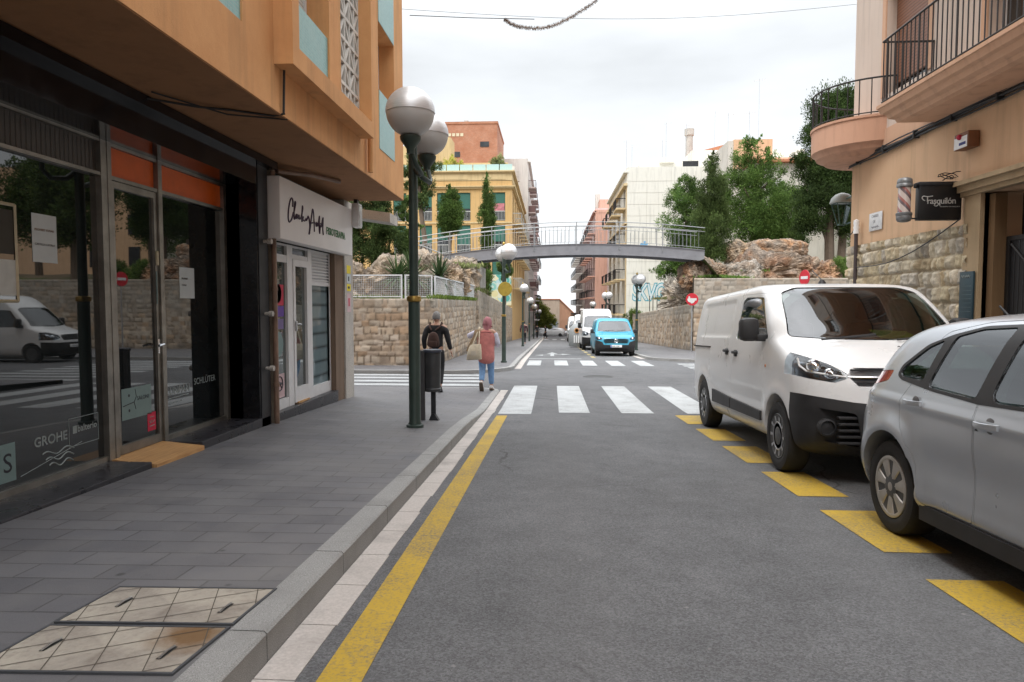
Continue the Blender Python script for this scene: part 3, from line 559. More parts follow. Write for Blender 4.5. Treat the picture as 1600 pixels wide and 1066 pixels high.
def granite(name,c,sc=240,stain=.25,lo=.55,hi=1.35):
    t=NT(name); a=t.noise(sc,3,.7); n=t.noise(2.4,6,.65); k=t.mix(t.rng(a,.35,.68),tuple(x*lo for x in c),tuple(min(1,x*hi) for x in c)); k=t.mix(t.rng(n,.48,.75,0,stain*2),k,tuple(x*.45 for x in c))
    return t.bsdf(k,.75,bump=a,bs=.3,bd=.003)
KERB=granite('kerb_granite',(.30,.30,.295)); GUT=granite('gutter_concrete',(.46,.425,.40),60,.35,.86,1.1)
def road_paint(name,c,wear=.5):
    t=NT(name); n=t.noise(55,5,.75); m=t.noise(1.9,5,.6); d=t.noise(7,5,.7); base=t.mix(t.rng(d,.35,.75,0,.35),c,tuple(x*.62 for x in c)); k=t.math('ADD',n,t.math('MULTIPLY',m,.45)); f=t.rng(k,.80-.1*wear,.90,0,.85)
    return t.bsdf(t.mix(f,base,(.11,.108,.105)),.75,bump=n,bs=.35,bd=.003)
PW=road_paint('white_road_paint',(.44,.46,.47),.9); PY=road_paint('yellow_road_paint',(.48,.315,.03),1.2); PYF=road_paint('faded_yellow_paint',(.50,.40,.17),1.6)
# ---------------------------------------------------------------- ground and road
def sheet(name,x0,x1,y0,y1,off,mat,kind='structure',stepy=.5,xs=None):
    ys=[y0]; 
    while ys[-1]<y1-1e-6: ys.append(min(y1,ys[-1]+stepy))
    for k in (0,12,27):
        if y0<k<y1: ys.append(k)
    ys=sorted(set(ys)); b=MB()
    for i in range(len(ys)-1): b.quad((x0,ys[i],gz(ys[i])+off),(x1,ys[i],gz(ys[i])+off),(x1,ys[i+1],gz(ys[i+1])+off),(x0,ys[i+1],gz(ys[i+1])+off))
    return tag(b.build(name,mat,fix=False),kind=kind)
g=MB(); ys=[-60,-20,0,12,27,60,100,170,600]; xsn=[-400,-60,-10,0,10,60,400]
for i in range(len(ys)-1):
    for j in range(len(xsn)-1): g.quad((xsn[j],ys[i],gz(ys[i])),(xsn[j+1],ys[i],gz(ys[i])),(xsn[j+1],ys[i+1],gz(ys[i+1])),(xsn[j],ys[i+1],gz(ys[i+1])))
tag(g.build('road',ASPH,fix=False),kind='structure')
# pavement by the shops (cross fall from the shop steps down to the kerb, dropped at the crossing)
def kup(y): return float(np.interp(y,[-60,9.3,11.6,60],[.13,.13,.025,.025]))
def pavz(x,y):
    o=gz(y)+kup(y); i=float(np.interp(y,[-30,0,4.3,8,11.8,14,15.8],[.6,.05,-.068,-.15,-.283,-.42,-.60])); t=min(1,max(0,(-1.30-x)/2.2)); return o+(i-o)*t
RC=.55
def corner_y(x): # far edge of the pavement with a rounded corner
    d=-1.30-x
    return 15.65 if d>RC else 15.65-RC+math.sqrt(max(0,RC*RC-(RC-d)**2))
b=MB(); xs=[-40,-12,-7,-4.6,-4.2,-3.8,-3.4,-3,-2.6,-2.2,-1.9,-1.7,-1.55,-1.45,-1.38,-1.33,-1.30]; yt=[-40,-20,-10,-6]+[-5+.5*k for k in range(40)]+[14.6,14.8,15.0,15.1,15.3,15.65]; yt=[y for y in yt if y<=15.65]
yt=sorted(set(yt))
P=[[(x,min(y,corner_y(x)),pavz(x,min(y,corner_y(x)))) for y in yt] for x in xs]
nY=len(yt); b.add([p for r in P for p in r],[((i+1)*nY+j,(i+1)*nY+j+1,i*nY+j+1,i*nY+j)[::-1] for i in range(len(xs)-1) for j in range(nY-1)])
tag(b.build('pavement',PAV,fix=False,smooth=60),kind='structure')
# kerb stones along the street then round the corner
path=[(-1.15,-30+.0)]; y=-30
while y<14.9: y+=1.02; path.append((-1.15,min(y,15.0)))
for a in (22,45,68,90): path.append((-1.15-(RC+.15)*(1-math.cos(R(a))),15.1+(RC+.15)*math.sin(R(a))))
x=path[-1][0]
while x>-16: x-=1.02; path.append((x,15.8))
b=MB()
for i in range(len(path)-1):
    p=Vector(path[i]);q=Vector(path[i+1]); d=(q-p); L=d.length; d/=L; nrm=Vector((-d.y,d.x)); g_=.005 if L>.6 else 0.0; v=[]
    for s in (g_,L-g_):
        c=p+d*s; yy=min(c.y,15.8); zt=(pavz(-1.3,yy) if yy<15 else gz(yy)+kup(yy))+.003
        o=c; n1=c+nrm*.155
        v+=[(o.x-0,o.y,gz(o.y)-.15),(o.x,o.y,zt-.012),(o.x+nrm.x*.012,o.y+nrm.y*.012,zt),(n1.x,n1.y,zt),(n1.x,n1.y,gz(o.y)-.15)]
    b.add(v,[(j,(j+1)%5,5+(j+1)%5,5+j) for j in range(5)]+[(0,1,2,3,4)[::-1],(5,6,7,8,9)])
tag(b.build('kerb',KERB),kind='structure')
b=MB(); y=-30
while y<15.3:
    e=min(y+.5,15.4)
    for (a,c) in ([(y+.004,min(12,e))] if e>12>y else [])+[(max(y+.004,12) if e>12>y else y+.004,e-.004)]:
        jx=random.uniform(-.008,.012)
        b.add([(-1.147,a,gz(a)+.006),(-.985+jx,a,gz(a)+.005),(-.985+jx,c,gz(c)+.005),(-1.147,c,gz(c)+.006),(-1.147,a,gz(a)-.1),(-.985+jx,a,gz(a)-.1),(-.985+jx,c,gz(c)-.1),(-1.147,c,gz(c)-.1)],[(0,1,2,3),(0,4,5,1),(1,5,6,2),(2,6,7,3),(3,7,4,0)])
    y+=.5
tag(b.build('gutter',GUT),kind='structure')
# pavements across the junction and on the right
def far_pavement(sx,xk,y0,y1,rc,xin,yin,xout,name='pavement'):
    """L-shaped pavement: kerb runs along x=xk for y>y0 and turns outward along y=y0; sx = side (-1 left, 1 right)"""
    pts=[]; pts.append((sx*abs(xout),y0)); k=6
    cx=xk+sx*rc; cy=y0+rc
    for i in range(k+1):
        a=math.pi/2*i/k; pts.append((cx-sx*rc*math.sin(a),cy-rc*math.cos(a)))
    yy=cy
    while yy<y1: yy=min(y1,yy+6); pts.append((xk,yy))
    def z(p,up): return gz(p[1])+up
    b=MB(); kb=MB(); inn=[]
    for p in pts:
        inn.append((p[0],yin) if p[1]<=y0+1e-6 else (sx*max(abs(xin),abs(p[0])+.3),max(p[1],yin)))
    for i in range(len(pts)-1):
        a,c,d,e=pts[i],pts[i+1],inn[i+1],inn[i]
        b.quad((*a,z(a,.10)),(*c,z(c,.10)),(*d,z(d,.13)),(*e,z(e,.13)))
        dv=Vector(c)-Vector(a); n=Vector((-dv.y,dv.x)).normalized()*(-sx)
        if n.dot(Vector(inn[i])-Vector(a))<0: n=-n
        m=max(1,int(dv.length/3))
        for j in range(m):
            p=Vector(a)+dv*(j/m); q=Vector(a)+dv*((j+1)/m); o=-n*.004
            kb.add([(*(p+o),z(p,-.02)),(*(q+o),z(q,-.02)),(*(q+o),z(q,.106)),(*(p+o),z(p,.106)),(*(p+n*.15),z(p,.107)),(*(q+n*.15),z(q,.107))],[(0,1,2,3),(3,2,5,4)])
    tag(b.build(name,PAV),kind='structure'); tag(kb.build('kerb',KERB),kind='structure')
    return pts
far_pavement(-1,-1.22,19.9,165,2.2,-6,24.5,-40); far_pavement(1,3.95,26.2,165,2.4,9,38,40)
sheet('gutter',-1.21,-1.0,22.2,120,.006,GUT,stepy=3); sheet('gutter',3.72,3.94,28.8,120,.006,GUT,stepy=3)
b=MB()
for y in range(-30,14,2): b.quad((4.25,y,gz(y)+.12),(4.25,y+2,gz(y+2)+.12),(6.6,y+2,gz(y+2)+.15),(6.6,y,gz(y)+.15)); b.quad((4.25,y,gz(y)),(4.25,y+2,gz(y+2)),(4.25,y+2,gz(y+2)+.12),(4.25,y,gz(y)+.12))
for x in range(6,40,4): b.quad((x if x>6 else 4.25,14,gz(14)+.15),(x+4,14,gz(14)+.15),(x+4,16.2,gz(16.2)+.1),(x if x>6 else 4.25,16.2,gz(16.2)+.1))
b.quad((4.25,16.2,gz(16.2)),(42,16.2,gz(16.2)),(42,16.2,gz(16.2)+.1),(4.25,16.2,gz(16.2)+.1))
tag(b.build('pavement',PAV),kind='structure')
# ---------------------------------------------------------------- painted markings
for a,c in ((-.90,-.34),(.13,.66),(1.20,1.75),(2.31,2.86),(3.40,3.95)): sheet('crosswalk_marking',a,c,11.65 if a>-.5 else 11.4,16.5,.004,PW)
for a,c in ((-.88,-.39),(.11,.60),(1.10,1.62),(2.1,2.6),(3.1,3.6)): sheet('crosswalk_marking',a,c,24.0,27.0,.004,PW)
for k in range(4): y=16.35+.98*k; sheet('crosswalk_marking',-9 if k else -8,-1.7-.12*k,y,y+.5,.004,PW,stepy=.25)
for k in range(9): y=17.0+.98*k; sheet('crosswalk_marking',4.6,8.6,y,y+.5,.004,PW,stepy=.25)
sheet('yellow_line',-.90,-.725,-8,11.15,.004,PY)
for a,c in ((-3.2,-2.2),(-1.7,-.7),(-.2,.8),(1.26,2.3),(2.76,3.79),(4.26,5.27),(5.72,6.73),(7.2,8.27),(8.7,9.78),(10.3,11.4)): sheet('parking_marking',2.05,2.46,a,c,.004,PY)
for a,c in ((2.60,3.0),(3.35,3.75)): sheet('parking_marking',a,c,5.15,5.55,.004,PY)
sheet('stop_line',-.95,1.25,28.4,28.75,.004,PW)
for k in range(14): sheet('parking_marking',1.75,1.92,29.5+3.2*k,31.3+3.2*k,.004,PYF,stepy=1)
for k in range(4): sheet('crosswalk_marking',-.9+1.0*k,-.4+1.0*k,80,85,.004,PW,stepy=5)
A=MB()
for poly in ([(-.05,31.5),(.12,31.5),(.12,34.2),(-.05,34.2)],[(-.25,34.2),(.32,34.2),(.035,36.6)],[(.12,32.9),(.55,33.4),(.55,33.75),(.12,33.3)],[(.5,32.9),(1.0,33.65),(.5,34.4)],[(-.45,32.4),(-.05,32.7),(-.05,33.1),(-.45,32.75)],[(-.4,31.9),(-.4,33.2),(-.8,32.45)]): A.add([(x,y,gz(y)+.005) for x,y in poly],[tuple(range(len(poly)))])
tag(A.build('arrow_marking',PW),kind='structure')
# manhole in the junction
tag(MB().lathe([(.42,0),(.42,.006),(.36,.007),(.35,.004),(0,.004)],28,(1.32,19.3,gz(19.3)+.002)).build('manhole_cover',plain('cast_iron',(.05,.05,.05),.6,.3),smooth=30),'round cast iron manhole cover in the junction asphalt','manhole cover')
# two concrete utility covers let into the pavement
def cover_mat(name,rc=None):
    t=NT(name); n=t.noise(2.2,6,.7); f=t.noise(30,5,.7); c=t.mix(t.rng(n,.4,.68,0,.85),(.39,.355,.30),(.21,.185,.165)); c=t.mix(t.rng(f,.5,.75,0,.45),c,(.17,.14,.12)); c=t.mix(t.rng(t.noise(5,5,.75),.55,.72,0,.6),c,(.16,.13,.105))
    if rc:
        d=t.n('ShaderNodeVectorMath',operation='DISTANCE'); t.l(t.tc.outputs['Object'],d.inputs[0]); d.inputs[1].default_value=rc; e=t.math('ADD',d.outputs['Value'],t.math('MULTIPLY',t.noise(7,5,.7),.20)); c=t.mix(t.rng(e,.16,.30,.92,0),c,(.15,.075,.022))
    return t.bsdf(c,.8,bump=f,bs=.4,bd=.004)
CONC=cover_mat('stained_concrete'); CONR=cover_mat('rust_patched_concrete',(.28,.12,0)); IRON=plain('galvanised_frame',(.10,.105,.115),.5,.4)
def cover(y0,y1,label):
    x0,x1=-2.09,-1.315; L=lambda x,y,o:(x+.02*((y-2.6)/.4),y,pavz(x,y)+o)
    root=thing('utility_cover',label,'utility cover',L((x0+x1)/2,(y0+y1)/2,0),group='utility covers in the pavement'); ox,oy,oz=root.location
    T=lambda x,y,o:tuple(Vector(L(x,y,o))-root.location)
    f=MB(); w=.012
    for a,c,d,e in ((x0,x0+w,y0,y1),(x1-w,x1,y0,y1),(x0+w,x1-w,y0,y0+w),(x0+w,x1-w,y1-w,y1)): f.add([T(a,d,.009),T(c,d,.009),T(c,e,.009),T(a,e,.009),T(a,d,-.05),T(c,d,-.05),T(c,e,-.05),T(a,e,-.05)],[(0,1,2,3),(0,4,5,1),(1,5,6,2),(2,6,7,3),(3,7,4,0)])
    f.build('cover_frame',IRON,root)
    p=MB(); p.add([T(x0+w,y0+w,.0065),T(x1-w,y0+w,.0065),T(x1-w,y1-w,.0065),T(x0+w,y1-w,.0065)],[(0,1,2,3)]); pl=p.build('concrete_slab',CONR if y0<2.5 else CONC,root)
    # scored diagonal grid
    gr=MB(); cx,cy=(x0+x1)/2,(y0+y1)/2
    def clip(px,py,dx,dy):
        t0,t1=-9,9
        for o,dd,lo,hi in ((px,dx,x0+.015,x1-.015),(py,dy,y0+.015,y1-.015)):
            a,b_=sorted(((lo-o)/dd,(hi-o)/dd)); t0=max(t0,a);t1=min(t1,b_)
        return (t0,t1) if t1>t0+.03 else None
    for k in range(-4,5):
        for dx,dy,ox_,oy_ in ((1,.55,0,.165),(-.42,1,.19,0)):
            r=clip(cx+k*ox_,cy+k*oy_,dx,dy)
            if r:
                a=(cx+k*ox_+dx*r[0],cy+k*oy_+dy*r[0]); c=(cx+k*ox_+dx*r[1],cy+k*oy_+dy*r[1]); n=Vector((-dy,dx)).normalized()*.0022
                gr.add([T(a[0]-n.x,a[1]-n.y,.0085),T(a[0]+n.x,a[1]+n.y,.0085),T(c[0]+n.x,c[1]+n.y,.0085),T(c[0]-n.x,c[1]-n.y,.0085)],[(0,1,2,3)])
    gr.build('scored_lines',plain('groove_dirt',(.09,.075,.06),.9),pl)
    for hx,hy in ((x0+.16,cy+.01),(x1-.12,cy-.04)):
        h=MB(); h.add([T(hx-.012,hy-.05,.009),T(hx+.008,hy-.05,.009),T(hx+.012,hy+.05,.009),T(hx-.008,hy+.05,.009)],[(0,1,2,3)]); hp=h.build('lifting_slot',plain('slot_dark',(.02,.02,.02),.8),root)
        MB().tube([T(hx,hy-.05,.012),T(hx,hy,.016),T(hx,hy+.05,.012)],.004,6).build('lifting_bar',ALU,root)
cover(2.27,2.665,'stained concrete utility cover nearest the camera, with a rusty patch by the kerb'); cover(2.685,3.09,'stained concrete utility cover behind the rusty patched one')
def stucco(name,c,c2=None,sc=1.1,bs=.35):
    if name in _M: return _M[name]
    t=NT(name); c2=c2 or tuple(x*.82 for x in c); n=t.noise(sc,6,.65); v=t.noise(1,5,.6,t.co('Object',(5,5,.45))); f=t.noise(140,4,.7)
    k=t.mix(t.rng(n,.35,.7,0,.8),c,c2); k=t.mix(t.rng(v,.50,.8,0,.8),k,tuple(x*.6 for x in c)); k=t.mix(t.rng(t.noise(22,5,.7),.6,.8,0,.25),k,tuple(x*.55 for x in c))
    _M[name]=t.bsdf(k,.9,bump=t.math('ADD',f,t.math('MULTIPLY',t.noise(18,4),1.2)),bs=bs,bd=.006); return _M[name]
ORG=stucco('orange_stucco',(.70,.375,.165),(.55,.265,.105)); 
def tiles(name,c1,c2,s=.03,mort=(.35,.42,.40),rot=(R(90),0,R(90))):
    t=NT(name); b=t.n('ShaderNodeTexBrick'); b.offset=0; co=t.tc.outputs['Object']; sp=t.n('ShaderNodeSeparateXYZ'); t.l(co,sp.inputs[0]); cb=t.n('ShaderNodeCombineXYZ'); t.l(t.math('ADD',sp.outputs[1],sp.outputs[0]),cb.inputs[0]); t.l(sp.outputs[2],cb.inputs[1]); t.l(cb.outputs[0],b.inputs[0])
    for k,x in (('Scale',1),('Mortar Size',s*.07),('Brick Width',s),('Row Height',s),('Bias',0)): b.inputs[k].default_value=x
    b.inputs['Color1'].default_value=(*c1,1); b.inputs['Color2'].default_value=(*c2,1); b.inputs['Mortar'].default_value=(*mort,1)
    c=t.mix(t.rng(t.noise(2,5),.4,.7,0,.4),b.outputs[0],(.33,.47,.43)); return t.bsdf(c,.3,bump=t.math('MULTIPLY',b.outputs[1],-1),bs=.3,bd=.003)
TEAL=tiles('teal_mosaic',(.13,.37,.37),(.19,.45,.44))
def ribbed(name,c,pitch,axis=2,rough=.45,metal=0,depth=.006):
    t=NT(name); sp=t.n('ShaderNodeSeparateXYZ'); t.l(t.tc.outputs['Object'],sp.inputs[0]); a=sp.outputs[axis]; s=t.math('PINGPONG',a,pitch/2); h=t.rng(s,0,pitch*.18,0,1); n=t.noise(5,4)
    k=t.mix(h,tuple(x*.3 for x in c),t.mix(t.rng(n,.3,.7),tuple(x*.88 for x in c),c)); return t.bsdf(k,rough,metal,bump=h,bs=.6,bd=depth)
SHUT=ribbed('white_roller_shutter',(.62,.61,.58),.045); GREYRIB=ribbed('grey_ribbed_panel',(.10,.095,.09),.05,1,.5,.3)
def stone_gloss(name,c,rough=.2):
    t=NT(name); n=t.noise(4,6,.7); f=t.noise(90,4,.7); k=t.mix(t.rng(n,.4,.75,0,.6),c,tuple(x*2.2+.015 for x in c)); return t.bsdf(k,rough,rlink=t.rng(n,.3,.7,rough*.7,rough*2),bump=f,bs=.08,bd=.002)
BGRAN=stone_gloss('black_granite',(.022,.022,.027),.25); BLKG=stone_gloss('black_gloss_panel',(.006,.006,.008),.10)
def shopglass(name,c=(.012,.014,.015),ior=1.75,g=None):
    t=NT(name); sp=t.n('ShaderNodeSeparateXYZ'); t.l(t.tc.outputs['Object'],sp.inputs[0]); k=t.mix(t.rng(t.noise(1.2,3),.35,.7),tuple(x*.6 for x in c),tuple(x*1.4 for x in c))
    return t.bsdf(k,.015,ior=ior,bump=t.noise(.9,2),bs=.02,bd=.02)
SHG=shopglass('dark_shop_glass',(.012,.015,.016),1.9); ORP=plain('orange_panel',(.68,.125,.018),.35,var=.08); RDP=plain('dark_red_panel',(.10,.018,.012),.5)
WPV=plain('white_frame',(.66,.66,.67),.35,var=.05); TRAV=granite('speckled_pillar',(.36,.29,.22),160,.35); PCONC=granite('pale_concrete',(.50,.47,.43),120,.35); BRP=plain('brown_pipe',(.19,.12,.085),.55,var=.35,scale=5); DKM=plain('dark_metal',(.028,.029,.032),.45,.3,.3)
CLG=plain('dark_soffit_board',(.02,.02,.022),.6); VIN=plain('pale_vinyl',(.17,.25,.25),.5,var=.06); VIW=plain('white_vinyl',(.24,.28,.28),.5); VIR=plain('red_vinyl',(.5,.02,.06),.5); INK=plain('dark_ink',(.02,.02,.03),.6); GRN=plain('green_letters',(.02,.16,.04),.5); PLUM=plain('plum_script',(.035,.012,.045),.4); PAPER=plain('paper',(.52,.58,.60),.7,var=.04); CREAM=plain('cream_letters',(.55,.50,.36),.6); WOOD0=None
def wood():
    t=NT('pale_wood'); w=t.noise(3,6,.6,t.co('Object',(40,1.2,8))); k=t.mix(t.rng(w,.35,.68),(.62,.37,.16),(.42,.22,.085)); k=t.mix(t.rng(t.noise(3,4),.5,.8,0,.35),k,(.27,.16,.08)); return t.bsdf(k,.5,bump=w,bs=.2,bd=.003)
WOOD=wood()
GX=-3.95
AB=thing('apartment_building','orange stucco apartment block overhanging dark shopfronts on the left','building',(-3.5,8,0),0)
def abm(b,name,mat,parent=AB,smooth=None,off=(3.5,-8,0)):
    o=b.build(name,mat,parent,smooth); o.data.transform(Matrix.Translation(off)) if parent is AB else None
    return o
def T3(o): # child built in world coordinates under AB
    return o
# upper facade, built round its openings
HZ=14.6
def facade_grid(b,X0,X1,y0,y1,z0,z1,holes):
    ysx=sorted({y0,y1,*[h[0] for h in holes],*[h[1] for h in holes]}); zsx=sorted({z0,z1,*[h[2] for h in holes],*[h[3] for h in holes]})
    for i in range(len(ysx)-1):
        for j in range(len(zsx)-1):
            yc,zc=(ysx[i]+ysx[i+1])/2,(zsx[j]+zsx[j+1])/2
            if not any(h[0]<yc<h[1] and h[2]<zc<h[3] for h in holes): b.quad((X1,ysx[i],zsx[j]),(X1,ysx[i+1],zsx[j]),(X1,ysx[i+1],zsx[j+1]),(X1,ysx[i],zsx[j+1]))
    for h in holes:
        b.quad((X1,h[0],h[2]),(X0,h[0],h[2]),(X0,h[0],h[3]),(X1,h[0],h[3])); b.quad((X1,h[1],h[2]),(X0,h[1],h[2]),(X0,h[1],h[3]),(X1,h[1],h[3])); b.quad((X1,h[0],h[2]),(X1,h[1],h[2]),(X0,h[1],h[2]),(X0,h[0],h[2])); b.quad((X1,h[0],h[3]),(X1,h[1],h[3]),(X0,h[1],h[3]),(X0,h[0],h[3]))
    return b
FL=3.0; holes=[]; teal=[]
for f in range(4):
    z=f*FL
    if z+5.6>HZ+1: break
    for y in (-9.2,-5.8,-2.4,1.0,4.25): holes.append((y,y+1.32,3.64+z,min(HZ-.3,5.75+z))); teal.append((y,y+1.32,3.64+z,4.32+z))
    if f>=0: holes.append((10.0,11.0,4.47+z,5.44+z)); 
holes.append((6.375,9.00,3.72,HZ-.6))
w=MB(); facade_grid(w,-2.83,-2.53,-14,11.65,3.11,HZ,holes)
w.quad((-2.53,11.65,3.11),(-14,11.65,3.11),(-14,11.65,HZ),(-2.53,11.65,HZ)); w.quad((-2.53,-14,3.11),(-14,-14,3.11),(-14,-14,HZ),(-2.53,-14,HZ)); w.quad((-2.53,-14,HZ),(-2.53,11.65,HZ),(-14,11.65,HZ),(-14,-14,HZ))
sq=MB(); sq.box(-3.95,-2.535,-14,11.64,3.10,3.125); abm(sq,'soffit',stucco('shaded_soffit_brown',(.36,.18,.085),(.28,.14,.065),.8,.25))  # orange stucco darkened here, shade under the overhang put into its colour
abm(w,'upper_wall',ORG)
# portal frame that projects from the facade
p=MB()
p.box(-2.529,-2.35,6.20,9.03,3.52,3.71); p.box(-2.529,-2.35,6.20,6.365,3.71,HZ-.5); p.box(-2.529,-2.35,8.93,9.03,3.71,HZ-.5); p.box(-2.529,-2.35,6.20,9.03,HZ-.5,HZ-.3)
abm(p,'portal_frame',ORG)
p=MB(); p.box(-2.82,-2.50,7.70,8.12,3.715,HZ-.61); abm(p,'pier',ORG)
p=MB(); p.quad((-2.83,6.3,3.7),(-2.83,9.1,3.7),(-2.83,9.1,HZ-.5),(-2.83,6.3,HZ-.5)); abm(p,'recess_wall',ORG)
def win(y0,y1,z0,z1,X,shut=1.0):
    f=MB(); t=.045
    f.box(X,X+.05,y0,y0+t,z0,z1); f.box(X,X+.05,y1-t,y1,z0,z1); f.box(X,X+.05,y0+t,y1-t,z0,z0+t); f.box(X,X+.05,y0+t,y1-t,z1-t,z1)
    o=abm(f,'window',WPV)
    zz=z1-(z1-z0)*shut
    s=MB().box(X+.012,X+.03,y0+t,y1-t,zz,z1-t); sh=s.build('roller_shutter',SHUT,o); sh.data.transform(Matrix.Translation((3.5,-8,0)))
    if shut<1: gq=MB().box(X+.005,X+.012,y0+t,y1-t,z0+t,zz).build('window_pane',SHG,o); gq.data.transform(Matrix.Translation((3.5,-8,0)))
    return o
for h in holes[:-1]:
    if h[1]-h[0]>1.2: win(h[0]+.003,h[1]-.003,h[2]+.69,h[3]-.002,-2.80,.55 if random.random()<.4 else .97); 
    else: win(h[0]+.003,h[1]-.003,h[2]+.002,h[3]-.002,-2.82,.97)
for f in range(4):
    z=f*FL
    if 5.6+z<HZ: win(6.38,7.69,4.33+z,5.9+z if f<3 else HZ-.62,-2.80,.96)
class TM:
    def box(s,*a): abm(MB().box(*a),'mosaic_panel',TEAL)
tm=TM()
for y0,y1,z0,z1 in teal: tm.box(-2.60,-2.545,y0+.002,y1-.002,z0+.002,z1)
for f in range(4):
    z=f*FL; tm.box(-2.60,-2.52,6.37,7.695,3.715+z if f else 3.714,4.31+z); 
    if f<3: tm.box(-2.60,-2.52,6.37,7.695,5.92+z,6.60+z)
    tm.box(-2.60,-2.522,10.02,10.98,3.62+z if f==0 else 2.45+3.0+.0+z-.0-.0,4.465+z) if f==0 else tm.box(-2.60,-2.522,10.02,10.98,5.445+z-FL,4.465+z)
# pierced white lattice screen (thirteen courses of triangular openings)
lt=MB(); z=3.73; row=0; ch=.27; cw=.29
while z+ch<HZ-.6:
    for c in range(4):
        y0=8.14+c*.198
        y1=y0+.198; k=(row+c)%2; th=.028
        lt.box(-2.60,-2.515,y0-th/2,y0+th/2,z,z+ch)
        a=Vector((y0,z)) if k else Vector((y0,z+ch)); e=Vector((y1,z+ch)) if k else Vector((y1,z)); d=(e-a).normalized(); n=Vector((-d.y,d.x))*th*.6
        lt.prism([tuple(a+n),tuple(a-n),tuple(e-n),tuple(e+n)],-2.60,-2.517,'x')
    lt.box(-2.60,-2.513,8.13,8.95,z-.02,z+.02)
    z+=ch; row+=1
lt.box(-2.60,-2.513,8.925,8.955,3.72,HZ-.6)
abm(lt,'lattice_screen',plain('white_lattice',(.60,.585,.55),.7,var=.15,scale=3))
MBd=MB(); MBd.quad((-2.80,8.13,3.72),(-2.80,8.95,3.72),(-2.80,8.95,HZ-.6),(-2.80,8.13,HZ-.6)); abm(MBd,'lattice_back_wall',plain('stair_wall',(.30,.26,.20),.9))  # plain tan wall behind the lattice openings
# pipes and cables on the facade
q=MB(); q.tube([(-2.47,9.30,3.13),(-2.47,9.30,3.55),(-2.49,9.2,5.0),(-2.49,9.2,HZ)],.036,10); q.tube([(-2.52,9.08,5.0),(-2.46,9.2,5.02),(-2.46,9.2,4.9)],.02,6); abm(q,'drain_pipe',ORG,smooth=40)
q=MB(); q.tube([(-2.51,6.36,3.12),(-2.505,6.375,3.5),(-2.51,6.36,4.6),(-2.51,6.37,HZ)],.012,5); q.tube([(-2.9,6.1,3.085),(-2.6,6.33,3.09),(-2.50,6.37,3.12)],.010,5); q.tube([(-3.6,5.5,3.07),(-3.1,5.9,3.06),(-2.9,6.1,3.085)],.011,5); q.tube([(-3.3,5.55,3.085),(-2.95,6.15,3.06),(-2.53,6.5,3.10)],.008,5); abm(q,'cable',BLKP,smooth=40)
# ground floor
g=MB(); g.box(-14,GX-.02,-14,8.0,-.9,3.10); g.box(-14,-3.72,8.0,11.84,-.9,3.10); abm(g,'ground_wall',plain('dark_wall',(.03,.03,.032),.8))
f=MB(); f.box(-3.95,-3.5,-14,7.995,2.755,3.10); f.box(-3.53,-3.40,-14,8.4,3.0,3.09); abm(f,'fascia',BLKG)
st=MB(); st.bbox(-3.99,-3.5,-14,5.74,-.9,-.045,.008); st.bbox(-3.99,-3.5,6.60,8.28,-.9,-.045,.008); abm(st,'step',BGRAN)
rm=MB(); rm.prism([(-3.95,-.03),(-3.47,-.075),(-3.47,-.2),(-3.95,-.2)],5.76,6.585,'y'); abm(rm,'entrance_ramp',WOOD)
fr=MB()
for y0,y1 in ((-8.05,-7.97),(-3.4,-3.32),(1.2,1.28),(5.73,5.81),(7.935,7.995)): fr.box(GX,GX+.075,y0,y1,-.045,2.755)
for z in (2.445,2.735): fr.box(GX,GX+.07,-8,5.73,z,z+.03); fr.box(GX,GX+.07,5.88,7.935,z-.01,z+.025)
fr.box(GX,GX+.06,-8,5.73,-.045,.0); fr.box(GX,GX+.06,6.64,7.935,-.045,.0)
fr.box(GX,GX+.08,6.58,6.645,-.045,2.755); fr.box(GX,GX+.08,5.81,5.865,-.045,2.755)
FRM=plain('worn_aluminium',(.27,.255,.23),.38,.8,.25,6); sf=abm(fr,'shopfront_frame',FRM)
for y0,y1 in ((-7.97,-3.4),(-3.32,1.2),(1.28,5.73)): abm(MB().box(GX+.012,GX+.022,y0,y1,0,2.445),'shop_window',SHG)
abm(MB().box(GX+.012,GX+.022,6.645,7.935,0,2.44),'shop_window',SHG)
pn=MB().box(GX+.010,GX+.030,-8,5.73,2.476,2.735); abm(pn,'ribbed_panel',GREYRIB)
for y0,y1 in ((5.87,6.575),(6.65,7.93)): abm(MB().box(GX+.012,GX+.035,y0,y1,2.46,2.724),'transom_panel',ORP); abm(MB().box(GX-.0,GX+.03,y0,y1,2.762,3.1),'transom_panel',RDP)
d=MB(); t=.05
d.box(GX+.015,GX+.06,5.87,5.87+t,-.03,2.43); d.box(GX+.015,GX+.06,6.575-t,6.575,-.03,2.43); d.box(GX+.015,GX+.06,5.87+t,6.575-t,-.03,.05); d.box(GX+.015,GX+.06,5.87+t,6.575-t,2.37,2.43)
dr=abm(d,'shop_door',FRM)
def sub(o): o.data.transform(Matrix.Translation((3.5,-8,0))); return o
sub(MB().box(GX+.025,GX+.035,5.92,6.525,.05,2.37).build('door_glass',SHG,dr))
q=MB(); q.tube([(GX+.06,6.55,.93),(GX+.11,6.55,.94),(GX+.115,6.46,.93)],.012,8); q.box(GX+.058,GX+.064,6.535,6.57,.85,.99); sub(q.build('door_handle',CHR,dr,40)); sub(MB().bbox(GX+.055,GX+.075,6.535,6.572,1.72,1.86,.006).build('door_lock',CREAM,dr))
sub(MB().box(GX+.06,GX+.066,6.53,6.545,1.34,1.66).build('door_label',VIN,dr))
